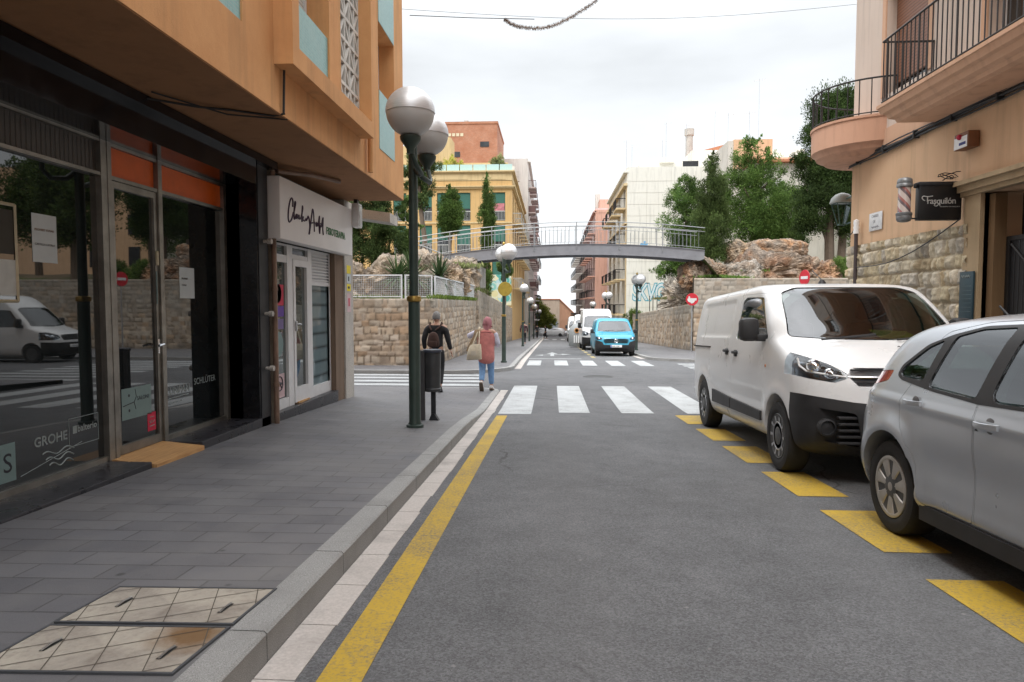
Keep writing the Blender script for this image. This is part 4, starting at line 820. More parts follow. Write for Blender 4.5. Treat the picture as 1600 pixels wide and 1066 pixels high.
# return wall and pilaster beside the dark shop
pl=MB(); pl.box(-3.95,-3.51,8.0,8.03,-.3,3.10); abm(pl,'return_wall',BLKG)
pl=MB(); pl.box(-3.72,-3.50,8.03,8.30,-.5,3.10); abm(pl,'pilaster',DKM)
q=MB()
for z in (1.22,.55,2.1): q.lathe([(.02,-.02),(.02,.05),(.034,.052),(.034,.10),(.0,.105)],12,(-3.50,8.17,z),'x')
abm(q,'wall_fitting',PCONC,smooth=40)
q=MB(); q.tube([(-3.455,8.36,-.25),(-3.455,8.36,2.98)],.032,10); 
for z in (.3,1.5,2.6): q.lathe([(.042,z),(.042,z+.05)],10,(-3.455,8.36,0))
q.tube([(-3.42,8.42,2.99),(-3.2,9.0,3.05),(-3.0,9.6,3.065)],.03,8); abm(q,'drain_pipe',BRP,smooth=40)
# physiotherapy shop
q=MB(); q.box(-3.71,-3.5,8.40,8.56,-.6,2.16); q.box(-3.71,-3.505,8.40,8.56,2.16,3.1); abm(q,'pillar',TRAV); 
q=MB(); q.bbox(-3.74,-3.5,8.56,11.0,-.9,-.07,.006); abm(q,'step',BGRAN)
q=MB(); q.box(-3.71,-3.52,10.95,11.39,-.75,2.16); abm(q,'pillar',stucco('brown_granite_pillar',(.20,.14,.10)))
q=MB(); q.box(-3.71,-3.49,11.39,11.86,-.9,3.09); abm(q,'corner_pillar',PCONC)
X=-3.66
fr=MB()
for y0,y1 in ((8.565,8.62),(9.15,9.34),(9.945,10.10),(10.90,10.945)): fr.box(X,X+.06,y0,y1,-.07,2.15)
fr.box(X,X+.055,8.62,9.15,-.07,.06); fr.box(X,X+.055,8.62,9.15,1.90,2.0); fr.box(X,X+.055,9.34,9.945,1.97,2.03); fr.box(X,X+.055,10.10,10.90,-.07,.09); fr.box(X,X+.055,10.10,10.90,1.62,1.68); fr.box(X,X+.055,8.62,10.9,2.125,2.15); fr.box(X+.0,X+.05,11.0-.1,10.95,-.07,2.1)
abm(fr,'shopfront_frame',WPV)
PGL=shopglass('pale_shop_glass',(.05,.065,.062),1.9); BLN=ribbed('blind_behind_glass',(.17,.23,.25),.22,2,.03,0,.0); 
for y0,y1,z0,z1,m in ((8.62,9.15,.06,1.90,PGL),(8.62,9.15,2.0,2.125,PGL),(9.34,9.945,2.03,2.125,PGL),(10.10,10.90,.09,1.62,BLN)): abm(MB().box(X+.01,X+.02,y0,y1,z0,z1),'shop_window',m)
q=MB()
for k in range(9): q.prism([(X+.02,1.70+k*.047),(X+.055,1.69+k*.047),(X+.055,1.705+k*.047),(X+.02,1.73+k*.047)],10.11,10.89,'y')
q.quad((X+.02,10.1,1.68),(X+.02,10.9,1.68),(X+.02,10.9,2.125),(X+.02,10.1,2.125)); abm(q,'louvre_vent',WPV)
d=MB(); d.box(X+.005,X+.07,9.345,9.42,-.05,1.965); d.box(X+.005,X+.07,9.865,9.94,-.05,1.965); d.box(X+.005,X+.07,9.42,9.865,-.05,.16); d.box(X+.005,X+.07,9.42,9.865,1.87,1.965); dr=abm(d,'shop_door',WPV)
sub(MB().box(X+.02,X+.03,9.42,9.865,.16,1.87).build('door_glass',PGL,dr)); q=MB(); q.bbox(X+.07,X+.10,9.37,9.40,.96,1.10,.008); q.tube([(X+.10,9.385,1.06),(X+.13,9.40,1.06),(X+.13,9.46,1.05)],.011,6); sub(q.build('door_handle',ALU,dr,40)); sub(MB().box(X+.005,X+.09,9.43,9.86,-.068,-.045).build('threshold',WOOD,dr))
def decal(pts,mat,name,parent=AB): o=MB().add(pts,[tuple(range(len(pts)))]).build(name,mat,parent); o.data.transform(Matrix.Translation((3.5,-8,0))); return o
def rect(Xp,y0,y1,z0,z1): return [(Xp,y0,z0),(Xp,y1,z0),(Xp,y1,z1),(Xp,y0,z1)]
def disc(Xp,y,z,r,rz=None,n=20): return [(Xp,y+r*math.cos(6.283*k/n),z+(rz or r)*math.sin(6.283*k/n)) for k in range(n)]
xd=X+.0225
decal(disc(xd,8.90,1.48,.13,.13),VIN,'round_sticker'); decal(rect(xd,8.72,9.10,1.32,1.60),VIR,'shop_sticker'); decal(rect(xd,8.72,9.10,1.17,1.31),plain('violet_vinyl',(.11,.04,.30),.5),'shop_sticker'); decal(disc(xd,8.9,.80,.16,.17),VIN,'round_sticker'); decal(rect(xd,8.75,9.08,1.0,1.14),plain('mauve_vinyl',(.16,.12,.28),.5),'shop_sticker')
decal(rect(xd,8.74,9.08,.08,.40),plain('pink_card',(.55,.40,.42),.6),'no_dogs_sign'); q=MB(); q.tube([(xd+.003,8.91+.10*math.cos(6.283*k/20),.27+.095*math.sin(6.283*k/20)) for k in range(20)],.008,5,closed=True); q.tube([(xd+.003,8.84,.34),(xd+.003,8.98,.20)],.008,5); q.tube([(xd+.002,8.87,.27),(xd+.002,8.95,.27)],.02,6); abm(q,'no_dogs_symbol',INK)
for z0,z1,m in ((1.86,2.0,YELC),(1.70,1.85,PAPER),(1.56,1.68,YELC),(1.20,1.52,plain('pink_card',(.5,.4,.4)))): decal(rect(-3.488,11.50,11.72,z0,z1),m,'parking_sticker')
decal(rect(-3.4875,11.57,11.64,1.73,1.81),INK,'sticker_print'); decal(rect(-3.4875,11.57,11.65,1.30,1.44),VIR,'sticker_print'); decal(rect(-3.4875,11.55,11.66,1.60,1.64),INK,'sticker_print')
# lettering on the dark shop windows
xg=GX+.0235
def gtext(txt,size,y,z,mat,name='window_lettering',**k):
    o=text(name,txt,size,mat,frame((xg,y,z),(0,1,0),(1,0,0)),AB,extr=.0005,**k); o.data.transform(Matrix.Translation((3.5,-8,0))); return o
gtext('GROHE',.105,4.92,.245,VIW,bold=.002,sp=1.02)
q=MB()
for k in range(3): q.tube([(xg,5.0+.06*k*.6+i*.022*(1-.12*k),.17-.05*k+.018*math.sin(i*.62+.3)) for i in range(17)],.006,4)
abm(q,'wave_logo',VIW)
q=MB(); 
for a,c in (((5.30,.17),(5.66,.17)),((5.66,.17),(5.66,.40)),((5.66,.40),(5.30,.40)),((5.30,.40),(5.30,.17))): q.tube([(xg,a[0],a[1]),(xg,c[0],c[1])],.0028,4)
q.tube([(xg,4.78,.06),(xg,5.45,.19)],.003,4); abm(q,'window_lettering_frame',VIW)
gtext('balterio',.078,5.40,.28,VIW,bold=.0012); decal(rect(xg,5.345,5.395,.272,.335),VIW,'logo_block')
decal(rect(xg-.0005,4.45,4.74,.05,.33),VIN,'window_sticker'); o=gtext('S',.2,4.62,.12,INK)
decal(rect(xg-.0005,4.2,4.56,.05,.33),plain('navy_vinyl',(.03,.04,.09),.4),'window_sticker')
decal(rect(GX+.037,5.97,6.43,.27,.56),VIN,'door_sticker')
o=text('window_lettering','SALONI',.055,INK,frame((GX+.0385,6.20,.43),(0,1,0),(1,0,0)),AB,extr=.0005); sub(o)
q=MB(); q.tube([(GX+.038,6.18,.35),(GX+.038,6.155,.42),(GX+.038,6.19,.47),(GX+.038,6.175,.54)],.003,4); q.tube([(GX+.038,5.99,.40),(GX+.038,6.15,.42)],.004,4); abm(q,'sticker_print',INK); decal(disc(GX+.038,6.08,.35,.014),INK,'sticker_print'); decal(disc(GX+.038,6.08,.49,.014),INK,'sticker_print')
decal(rect(GX+.037,6.36,6.50,.10,.28),VIR,'door_sticker'); q=MB(); q.tube([(GX+.038,6.385,.20),(GX+.038,6.40,.17),(GX+.038,6.42,.205),(GX+.038,6.44,.18),(GX+.038,6.48,.20)],.004,4); q.tube([(GX+.038,6.39,.145),(GX+.038,6.47,.15)],.005,4); q.tube([(GX+.038,6.40,.235),(GX+.038,6.46,.235)],.003,4); abm(q,'sticker_print',VIW)
gtext('LUNPAN',.115,6.72,.40,VIW,bold=.001); q=MB(); q.tube([(xg,6.72,.36),(xg,7.15,.37)],.006,4); q.tube([(xg,6.76,.31),(xg,7.02,.32)],.004,4); abm(q,'window_lettering_rule',VIW)
gtext('SCHLÜTER',.10,7.26,.45,VIW)
# notices hung inside the glass
decal(rect(GX+.024,4.98,5.24,1.66,2.03),PAPER,'paper_notice'); gtext('PROHIBIT FUMAR',.026,5.005,1.90,plain('sepia_ink',(.2,.12,.07),.7)).location=(.002,0,0); gtext('CASTELLA CATALA',.024,5.005,1.79,INK).location=(.002,0,0)
decal(rect(GX+.024,7.02,7.32,1.40,1.73),PAPER,'paper_notice'); gtext('PROHIBIT',.03,7.06,1.60,INK).location=(.002,0,0); gtext('FUMAR',.03,7.06,1.53,INK).location=(.002,0,0)
SB=plain('sale_board',(.035,.03,.02),.6); decal(rect(GX+.024,3.75,4.80,1.70,2.02),SB,'sale_board'); gtext('SE VENDE',.20,3.72,1.78,CREAM,bold=.004).location=(.002,0,0); decal(rect(GX+.024,3.75,4.81,1.40,1.66),plain('sale_board_white',(.5,.53,.52),.6),'sale_board'); gtext('977 240569',.155,3.72,1.47,plain('grey_ink',(.15,.18,.2),.7)).location=(.002,0,0)
q=MB()
for a,c in (((4.82,1.36),(4.82,2.06)),((3.7,2.06),(4.82,2.06)),((3.7,1.36),(4.82,1.36))): q.tube([(GX+.026,*a),(GX+.026,*c)],.012,4)
abm(q,'sale_board_edge',CREAM)
# physiotherapy sign box
PS=thing('shop_sign','white shop sign box with black script and green lettering over the physiotherapy door','sign',(-3.4,9.85,2.5))
o=MB().bbox(-.13,.05,-1.53,1.53,-.35,.42,.012).build('sign_box',plain('sign_white',(.80,.78,.77),.4,var=.04,scale=2),PS,30)
hw=MB(); Z=lambda y,z:(.055,-1.55+y*.87+.03,-.35+.234+.718*(z-.18))
def stroke(p,r=.011): hw.tube([Z(*a) for a in p],r,5)
def smooth_pts(p,n=5):
    out=[]
    for i in range(len(p)-1):
        a=p[max(0,i-1)];b_=p[i];c=p[i+1];d_=p[min(len(p)-1,i+2)]
        for k in range(n):
            t=k/n; out.append(tuple(.5*((2*b_[j])+(-a[j]+c[j])*t+(2*a[j]-5*b_[j]+4*c[j]-d_[j])*t*t+(-a[j]+3*b_[j]-3*c[j]+d_[j])*t**3) for j in (0,1)))
    return out+[p[-1]]
for s in ([(.45,.47),(.46,.56),(.43,.62),(.36,.57),(.29,.40),(.27,.24),(.31,.18),(.40,.24),(.48,.38)],[(.48,.34),(.56,.53),(.55,.58),(.51,.45),(.50,.27),(.55,.29),(.59,.36),(.58,.28),(.63,.36),(.66,.29),(.70,.36),(.72,.30),(.78,.32),(.86,.50),(.85,.55),(.83,.42),(.82,.26),(.88,.36),(.86,.31),(.94,.29),(1.0,.34),(1.02,.31),(1.07,.37),(1.10,.40),(1.14,.34),(1.16,.20),(1.12,.06)],[(1.14,.08),(1.24,.40),(1.31,.57),(1.35,.44),(1.37,.14)],[(1.22,.29),(1.42,.32),(1.46,.26),(1.49,.34),(1.52,.28),(1.56,.30),(1.62,.48),(1.60,.28),(1.62,.14),(1.66,.30),(1.70,.28),(1.73,.33),(1.80,.48),(1.78,.26),(1.80,.13)],[(1.55,.33),(1.70,.34)]): stroke(smooth_pts(s))
hw.build('script_lettering',PLUM,PS,40)
text('sign_lettering','FISIOTERAPIA',.15,GRN,frame((.0535,.19,-.12),(0,1,0),(1,0,0)),PS,extr=.002,sp=1.02,bold=.003)
FLD=thing('floodlight','small white floodlight box hanging at the end of the physiotherapy sign','floodlight',(-3.36,11.50,2.9)); MB().bbox(0,.12,-.12,.10,-.27,.13,.015).build('housing',WHP,FLD,30); MB().box(.12,.128,-.10,.08,-.25,.10).build('lens',plain('frosted_lens',(.6,.62,.62),.2),FLD); MB().box(.02,.08,-.05,.05,.13,.21).build('bracket',DKM,FLD)
q=MB(); q.prism([(-3.7,2.92),(-2.9,2.80),(-2.9,2.97),(-3.7,3.08)],12.2,12.8,'y'); q.box(-3.72,-3.6,11.84,12.25,2.6,3.1); abm(q,'corner_canopy',PCONC)
# ---------------------------------------------------------------- masonry with real relief
def vnoise(x,y,seed=0):
    rs=np.random.RandomState(seed); T=rs.rand(256,256); xi=np.floor(x).astype(int);yi=np.floor(y).astype(int); fx=x-xi;fy=y-yi; fx=fx*fx*(3-2*fx); fy=fy*fy*(3-2*fy)
    g=lambda a,b:T[a%256,b%256]
    return (g(xi,yi)*(1-fx)+g(xi+1,yi)*fx)*(1-fy)+(g(xi,yi+1)*(1-fx)+g(xi+1,yi+1)*fx)*fy
def fbm(x,y,seed=0,o=4):
    s=0;a=.5
    for k in range(o): s=s+a*vnoise(x*2**k,y*2**k,seed+k); a*=.5
    return s
def masonry(L,H,res,rowh,stw,depth,pal,mort,seed,wob=.03,rough=.02,edge=.035,joint=.012,stains=None):
    """grid over (u,v): relief and colour of coursed stones; returns u,v,d,col arrays"""
    rs=np.random.RandomState(seed); nu=int(L/res)+1; nv=int(H/res)+1; u,v=np.meshgrid(np.linspace(0,L,nu),np.linspace(0,H,nv),indexing='ij')
    rows=[0.0]
    while rows[-1]<H+.2: rows.append(rows[-1]+rs.uniform(*rowh))
    rows=np.array(rows); vv=v+wob*2*(vnoise(u*1.7,v*.6,seed+9)-.5)+wob*(vnoise(u*5,v*2,seed+19)-.5); ri=np.clip(np.searchsorted(rows,vv)-1,0,len(rows)-2)
    dv=np.minimum(vv-rows[ri],rows[ri+1]-vv); uu=u+wob*(vnoise(u*2,v*5,seed+29)-.5)*1.2
    du=np.full_like(u,9.); sid=np.zeros_like(u)
    for r in range(len(rows)-1):
        m=ri==r
        if not m.any(): continue
        b=[-rs.uniform(0,stw[1])]
        while b[-1]<L+.5: b.append(b[-1]+rs.uniform(*stw)*(1 if rs.rand()<.75 else .6))
        b=np.array(b); k=np.clip(np.searchsorted(b,uu[m])-1,0,len(b)-2); du[m]=np.minimum(uu[m]-b[k],b[k+1]-uu[m]); sid[m]=r*1000+k
    e=np.minimum(du,dv); t=np.clip((e-joint)/edge,0,1); t=t*t*(3-2*t)
    ids,inv=np.unique(sid,return_inverse=True); inv=inv.reshape(sid.shape); n=len(ids); off=rs.uniform(-.25,.35,n)*depth; P=np.array(pal); ci=rs.choice(len(P),n); sc=rs.uniform(.78,1.18,n)
    tx=rs.uniform(-1,1,n)*depth*.6; ty=rs.uniform(-1,1,n)*depth*.6
    d=t*(depth+off[inv])+t*rough*(fbm(u*6,v*6,seed+3)-.5)*2+t*rough*1.2*(fbm(u*19,v*19,seed+5,3)-.5)
    col=P[ci][inv]*sc[inv][...,None]*(.75+.5*fbm(u*4,v*4,seed+7))[...,None]
    m=np.clip((e-joint*.6)/(joint*.8),0,1)[...,None]; col=col*m+np.array(mort)*(1-m)
    if stains is not None: col=stains(u,v,col)
    return u,v,d,col
def masonry_mesh(name,u,v,d,col,posf,mat,parent=None,smooth=True):
    nu,nv=u.shape; P=posf(u,v,d).reshape(-1,3); idx=np.arange(nu*nv).reshape(nu,nv); q=np.stack([idx[:-1,:-1],idx[1:,:-1],idx[1:,1:],idx[:-1,1:]],-1).reshape(-1,4)
    return grid_obj(name,P,q,col.reshape(-1,3),mat,parent,smooth)
def grid_obj(name,P,q,col,mat,parent=None,smooth=True):
    me=bpy.data.meshes.new(name); me.vertices.add(len(P)); me.vertices.foreach_set('co',np.ascontiguousarray(P,np.float32).ravel()); k=q.shape[1]
    me.loops.add(len(q)*k); me.loops.foreach_set('vertex_index',q.ravel().astype(np.int32)); me.polygons.add(len(q)); me.polygons.foreach_set('loop_start',np.arange(0,len(q)*k,k,dtype=np.int32)); 
    if smooth: me.polygons.foreach_set('use_smooth',np.ones(len(q),bool))
    if col is not None:
        a=me.color_attributes.new('tint','FLOAT_COLOR','POINT'); a.data.foreach_set('color',np.concatenate([col,np.ones((len(col),1))],1).astype(np.float32).ravel())
    me.update(); me.validate(); return meshobj(name,me,mat,parent)
def attr_mat(name,rough=.9,sc=60,bs=.5,bd=.01,var=.25,trans=0,spec=.3,lo=.0):
    t=NT(name); a=t.n('ShaderNodeVertexColor'); a.layer_name='tint'; n=t.noise(sc,5,.7); q=t.n('ShaderNodeVectorMath',operation='SCALE'); t.l(a.outputs[0],q.inputs[0]); t.l(t.rng(n,.25,.75,1-var,1+var),q.inputs[3])
    m=t.bsdf(q.outputs[0],rough,bump=n if bs else None,bs=bs,bd=bd,spec=spec)
    if trans:
        tr=t.n('ShaderNodeBsdfTranslucent'); t.l(q.outputs[0],tr.inputs[0]); mx=t.n('ShaderNodeMixShader'); mx.inputs[0].default_value=trans; t.l(t.b.outputs[0],mx.inputs[1]); t.l(tr.outputs[0],mx.inputs[2]); t.l(mx.outputs[0],t.o.inputs[0])
    return m
STONE=attr_mat('dressed_stone')
# ---------------------------------------------------------------- peach building on the right
PE1=stucco('peach_stucco',(.65,.43,.27),(.58,.37,.22),.8,.15); PE2=stucco('pale_rose_stucco',(.60,.50,.43),(.55,.45,.38),.8,.12); MOU=stucco('moulding_stucco',(.60,.37,.25),(.54,.33,.21),.8,.12); SST=stucco('sandstone_surround',(.42,.31,.19),(.34,.25,.15),1.6,.2)
BSHUT=ribbed('brown_roller_shutter',(.24,.105,.06),.055); IRO=plain('black_iron',(.022,.02,.02),.5,.2,.2)
BX=6.0; OB=(-6.0,-10,0)
PB=thing('corner_building','peach corner building with rough stone base and iron balconies on the right','building',(6.0,10,0))
def pb(b,name,mat,parent=PB,smooth=None): o=b.build(name,mat,parent,smooth); o.data.transform(Matrix.Translation(OB)); return o
def xgrid(b,X,Xi,y0,y1,z0,z1,holes): return facade_grid(b,Xi,X,y0,y1,z0,z1,holes)
low=MB(); xgrid(low,BX,BX+.55,-14,14.2,-.9,4.14,[(7.35,9.93,-.899,2.88),(1.5,4.2,-.899,2.8),(-6,-3,-.899,2.8)]); low.quad((BX,14.2,-.9),(20,14.2,-.9),(20,14.2,4.14),(BX,14.2,4.14)); pb(low,'ground_floor_wall',PE1)
hs=[]
for f in range(3):
    z=3.05*f; hs+= [(11.52,12.92,5.08+z,min(7.05+z,14.2)),(8.6,10.0,4.55+z,7.0+z),(4.4,5.8,4.55+z,7.0+z),(.5,1.9,4.55+z,7.0+z),(-4,-2.6,4.55+z,7.0+z),(-9,-7.6,4.55+z,7.0+z)]
hs=[h for h in hs if h[3]<14.3]
up=MB(); xgrid(up,BX,BX+.30,-14,14.2,4.14,14.6,hs); up.quad((BX,14.2,4.14),(20,14.2,4.14),(20,14.2,14.6),(BX,14.2,14.6)); up.quad((BX,-14,14.6),(BX,14.2,14.6),(20,14.2,14.6),(20,-14,14.6)); up.quad((BX,-14,-.9),(20,-14,-.9),(20,-14,14.6),(BX,-14,14.6)); pb(up,'upper_wall',PE2)
q=MB(); q.box(BX-.03,BX+.01,-14,14.23,4.14,4.48); pb(q,'floor_band',MOU)
def pwin(h,kind):
    y0,y1,z0,z1=h; X=BX+.20; f=MB(); t=.05
    for a in ((y0,y0+t,z0,z1),(y1-t,y1,z0,z1),(y0+t,y1-t,z0,z0+t),(y0+t,y1-t,z1-t,z1)): f.box(X,X+.06,a[0]+.002,a[1]-.002,a[2]+.002,a[3]-.002)
    f.box(X,X+.05,(y0+y1)/2-.03,(y0+y1)/2+.03,z0+t,z1-t); o=pb(f,'window',WPV if kind else plain('brown_frame',(.12,.06,.04),.5))
    sh={0:.90,1:.25,2:.6}[kind]; zz=z1-(z1-z0)*sh
    pb(MB().box(X-.035,X-.012,y0+.01,y1-.01,zz,z1-.01),'roller_shutter',BSHUT,o); pb(MB().box(X+.012,X+.02,y0+t,y1-t,z0+t,zz+.01),'window_pane',SHG,o)
    if kind==1:
        c=MB()
        for k in range(14): c.box(X+.06,X+.065+.015*(k%2),y0+.1+k*.04,y0+.14+k*.04,z0+.06,z1-.2)
    fr=MB(); w=.13
    for a in ((y0-w,y0,z0-.0,z1+w),(y1,y1+w,z0,z1+w),(y0,y1,z1,z1+w)): fr.box(BX-.025,BX-.001,*a)
    pb(fr,'window_surround',MOU,o); return o
for i,h in enumerate(hs): pwin(h,0 if i%6==0 else (1 if i%6==1 else i%3))
def rail_mesh(pts,z0,z1,step,r=.009,closed=False):
    b=MB(); P=[Vector(p) for p in pts]; L=[0]
    for i in range(len(P)-1): L.append(L[-1]+(P[i+1]-P[i]).length)
    b.tube([(p.x,p.y,z1) for p in P],.017,6); b.tube([(p.x,p.y,z0+.05) for p in P],.012,6); n=max(2,int(L[-1]/step))
    for k in range(n+1):
        s=L[-1]*k/n; i=max(j for j in range(len(L)) if L[j]<=s+1e-9); i=min(i,len(P)-2); t=(s-L[i])/max(1e-9,L[i+1]-L[i]); q=P[i].lerp(P[i+1],t); rr=r*(1.6 if k%8==0 else 1); b.tube([(q.x,q.y,z0),(q.x,q.y,z1)],rr,6)
    return b
def balcony(y0,y1,zb,xo):
    prof=[(xo+.30,zb),(xo+.22,zb+.02),(xo+.20,zb+.07),(xo+.13,zb+.10),(xo+.10,zb+.17),(xo+.05,zb+.19),(xo+.02,zb+.27),(xo,zb+.28),(xo,zb+.33)]
    def ring(xz,ins): x,z=xz; i=x-xo; return [(BX,y0+i,z),(x,y0+i,z),(x,y1-i,z),(BX,y1-i,z)]
    b=MB().loft([ring(p,0) for p in prof],cap=True); o=pb(b,'balcony',MOU)
    r=rail_mesh([(BX,y1-.05,0),(xo+.06,y1-.05,0),(xo+.06,y0+.05,0),(BX,y0+.05,0)],zb+.33,zb+1.32,.115); pb(r,'railing',IRO,o,40); return o
balcony(5.9,11.40,4.15,5.16)
balcony(-1,3.0,4.15,5.16); balcony(5.9,11.4,7.2,5.16)
# bowed corner balcony
def bow(sx,sy,z,n=26): return [(BX+.35-(.86+.35)*sx*math.cos(t),13.9+1.12*sy*math.sin(t),z) for t in [(-math.pi/2+math.pi*k/n) for k in range(n+1)]]
prof=[(.62,4.10),(.80,4.11),(.84,4.16),(.92,4.19),(.95,4.27),(1,4.30),(1,4.72),(1.02,4.725),(1.02,4.77)]
b=MB().loft([[(BX+1.2,13.9-1.12*s,z)]+bow(s if s<1 else s,s,z)+[(BX+1.2,13.9+1.12*s,z)] for s,z in prof]); cb=pb(b,'corner_balcony',stucco('rose_moulding',(.58,.34,.235),(.52,.30,.2),.8,.12),smooth=40)
r=rail_mesh([p for p in bow(.99,.99,0)],4.76,5.42,.20,.010); pb(r,'railing',IRO,cb,40)
MB().tube([(5.42,13.05,4.40),(5.38,13.0,4.40)],.03,8).mesh()
# cable bundle along the facade
q=MB()
for k,(dx,dz,r) in enumerate(((.03,.0,.022),(.035,.045,.018),(.06,.02,.02),(.05,-.04,.014),(.075,.06,.012))): q.tube([(BX-dx,14.25,4.10+dz)]+[(BX-dx-.012*random.random(),14-k2*.9,4.10+dz+.018*math.sin(k2*1.7+k)) for k2 in range(31)],r,6)
for k2 in range(24): q.box(BX-.10,BX,13.8-k2*1.05,13.83-k2*1.05,4.05,4.18)
pb(q,'cable_bundle',plain('cable_grey',(.035,.036,.038),.6,var=.3,scale=3),smooth=40)
# rock-faced plinth
u,v,d,col=masonry(4.02,3.2,.022,(.21,.26),(.12,.30),.05,[(.50,.42,.29),(.55,.48,.36),(.46,.37,.24),(.52,.44,.30),(.40,.36,.30),(.56,.50,.40)],(.36,.29,.20),11,wob=.014,rough=.055,edge=.03,joint=.008)
top=2.50+.07*((np.floor(u/.31)*.618)%1); vv=np.minimum(v-.75,top)
masonry_mesh('stone_plinth',u,v,np.where(v-.75>top,d*.4,d),col,lambda a,b_,d_:np.stack([BX-.02-d_-6.0,14.22-a-10,np.minimum(b_-.72,2.50+.10*(vnoise(a*3,a*0,5)-.3))],-1),STONE,PB)
# sandstone door surround, gate
q=MB(); q.box(BX-.06,BX+.03,9.93,10.30,-.8,2.90); q.box(BX+.03,BX+.30,9.93,9.99,-.8,2.88); q.box(BX-.06,BX+.03,6.98,7.35,-.8,2.90)
for z0,z1,o in ((2.88,2.94,.09),(2.94,3.03,.14),(3.03,3.09,.20)): q.box(BX-o,BX+.03,6.9-o*.8,10.33+o*.8,z0,z1)
pb(q,'door_surround',SST); q=MB(); q.box(BX+.06,BX+.22,9.80,9.928,-.8,2.86); pb(q,'door_jamb',stucco('brown_jamb',(.19,.115,.055),(.15,.09,.045),1.2,.1))
q=MB(); q.box(BX+.50,BX+.54,7.36,9.92,-.85,2.87); pb(q,'doorway_back',DKM)
GATE=ribbed('gate_steel',(.035,.035,.038),.09,1,.4,.4); q=MB(); q.box(BX+.24,BX+.27,7.38,9.78,-.7,2.22); gt=pb(q,'gate',GATE); q=MB(); q.box(BX+.215,BX+.28,9.72,9.79,-.7,2.26); q.box(BX+.215,BX+.28,7.38,9.72,2.20,2.26); q.box(BX+.215,BX+.28,8.55,8.61,-.7,2.2); q.tube([(BX+.23,9.7,2.15),(BX+.23,8.6,1.2)],.02,6); pb(q,'gate_frame',IRO,gt)
# fittings on the right facade, each a thing of its own
NB=thing('notice_board','dark blue-green notice board with white writing beside the barred gate','notice board',(5.93,10.13,1.2)); NBm=plain('slate_board',(.018,.045,.06),.4); MB().bbox(-.03,0,-.16,.16,-.1,.60,.006).build('board',NBm,NB,30)
MB().tube([(-.0325,.11-.012*k,.53+.022*math.sin(k*1.9)) for k in range(18)],.005,5).build('board_heading',VIW,NB)
q=MB()
for k in range(7): q.box(-.0315,-.0305,-.13,.13-.03*(k%3),.03+k*.06,.036+k*.06)
q.build('board_lines',plain('chalk_grey',(.10,.14,.15),.8),NB)
SY=10.42
SGN=thing('barber_sign','black projecting barber sign box with silver curly lettering','sign',(5.63,SY,2.85)); MB().bbox(-.295,.31,-.06,.06,-.29,.24,.015).build('sign_box',plain('sign_black',(.012,.012,.013),.35),SGN,30)
q=MB(); q.bbox(-.31,.34,-.075,.075,.20,.265,.02); q.bbox(.31,.40,-.03,.03,.19,.23,.008); q.bbox(-.345,-.30,-.02,.02,.18,.25,.01); q.tube([(-.30,0,-.26),(-.37,0,-.26)],.012,6); q.build('mount',DKM,SGN,35)
cv=MB(); 
pts=[(.12+.10*math.cos(t*.9)*(.5+.06*t),-.02+.02*math.sin(t*2.1),.30+.035*math.sin(t*1.3)+.004*t) for t in range(22)]; cv.tube(smooth3:=[Vector(p) for p in pts],.007,5); cv.tube([(.40,0,.22),(.30,0,.25),(.2,0,.27)],.008,5); cv.build('loose_cable',BLKP,SGN,40)
M=frame((-.185,-.0605,-.055),(1,0,0),(0,-1,0)); SLV=plain('silver_lettering',(.55,.55,.54),.35,.3)
text('sign_lettering','rasquilón',.125,SLV,M,SGN,extr=.0015,sp=.90,bold=.001); text('sign_subtitle','PELUQUERIA DE CABALLEROS',.021,SLV,frame((-.0,-.0605,-.105),(1,0,0),(0,-1,0)),SGN,extr=.001)
q=MB(); q.tube([Vector((-.22+x,-.062,-.03+z)) for x,z in smooth_pts([(.005,.02),(-.02,.035),(-.035,.06),(-.015,.085),(.02,.08),(.07,.078),(.115,.085)])],.0075,5); q.tube([Vector((-.18,-.062,.05)),Vector((-.178,-.062,-.025))],.008,5); q.tube([Vector((x,-.062,z)) for x,z in smooth_pts([(-.01,-.055),(-.03,-.075),(-.05,-.09),(-.08,-.08),(-.07,-.06)])],.006,5); q.build('sign_flourish',SLV,SGN,40)
BP=thing('barber_pole','grey capped barber pole with striped glass hung from the black sign','barber pole',(5.155,SY,2.86))
def stripe_mat():
    t=NT('barber_stripes'); sp=t.n('ShaderNodeSeparateXYZ'); t.l(t.tc.outputs['Object'],sp.inputs[0]); an=t.math('ARCTAN2',sp.outputs[1],sp.outputs[0]); s=t.math('FRACT',t.math('ADD',t.math('MULTIPLY',an,3/6.2832),t.math('MULTIPLY',sp.outputs[2],5.2)))
    k=t.mix(t.math('GREATER_THAN',s,.5),(.50,.43,.40),(.13,.10,.11)); k=t.mix(t.math('GREATER_THAN',s,.75),k,(.30,.12,.11)); return t.bsdf(k,.12,coat=1)
MB().lathe([(.086,-.19),(.086,.19)],28).build('striped_glass',stripe_mat(),BP,50)
PG=plain('grey_cap',(.17,.175,.18),.4,.4)
for s in (1,-1): MB().lathe([(.09,.18*s),(.108,.19*s),(.108,.225*s),(.10,.235*s),(.104,.25*s),(.10,.285*s),(.085,.31*s),(.05,.322*s),(0,.325*s)],28).build('end_cap',PG,BP,40)
PLQ=thing('street_plaque','small white street name plaque screwed to the peach wall','plaque',(5.985,13.1,2.87)); MB().bbox(-.012,0,-.25,.25,-.17,.16,.004).build('plate',plain('marble_white',(.62,.63,.64),.35),PLQ,30)
for k,tx in enumerate(('CARRER','DE')): text('plaque_lettering',tx,.075,plain('plaque_grey',(.2,.2,.22),.6),frame((-.0135,.15-.06*(k==1)*1,.07-.10*k),(0,-1,0),(-1,0,0)),PLQ,extr=.0005)
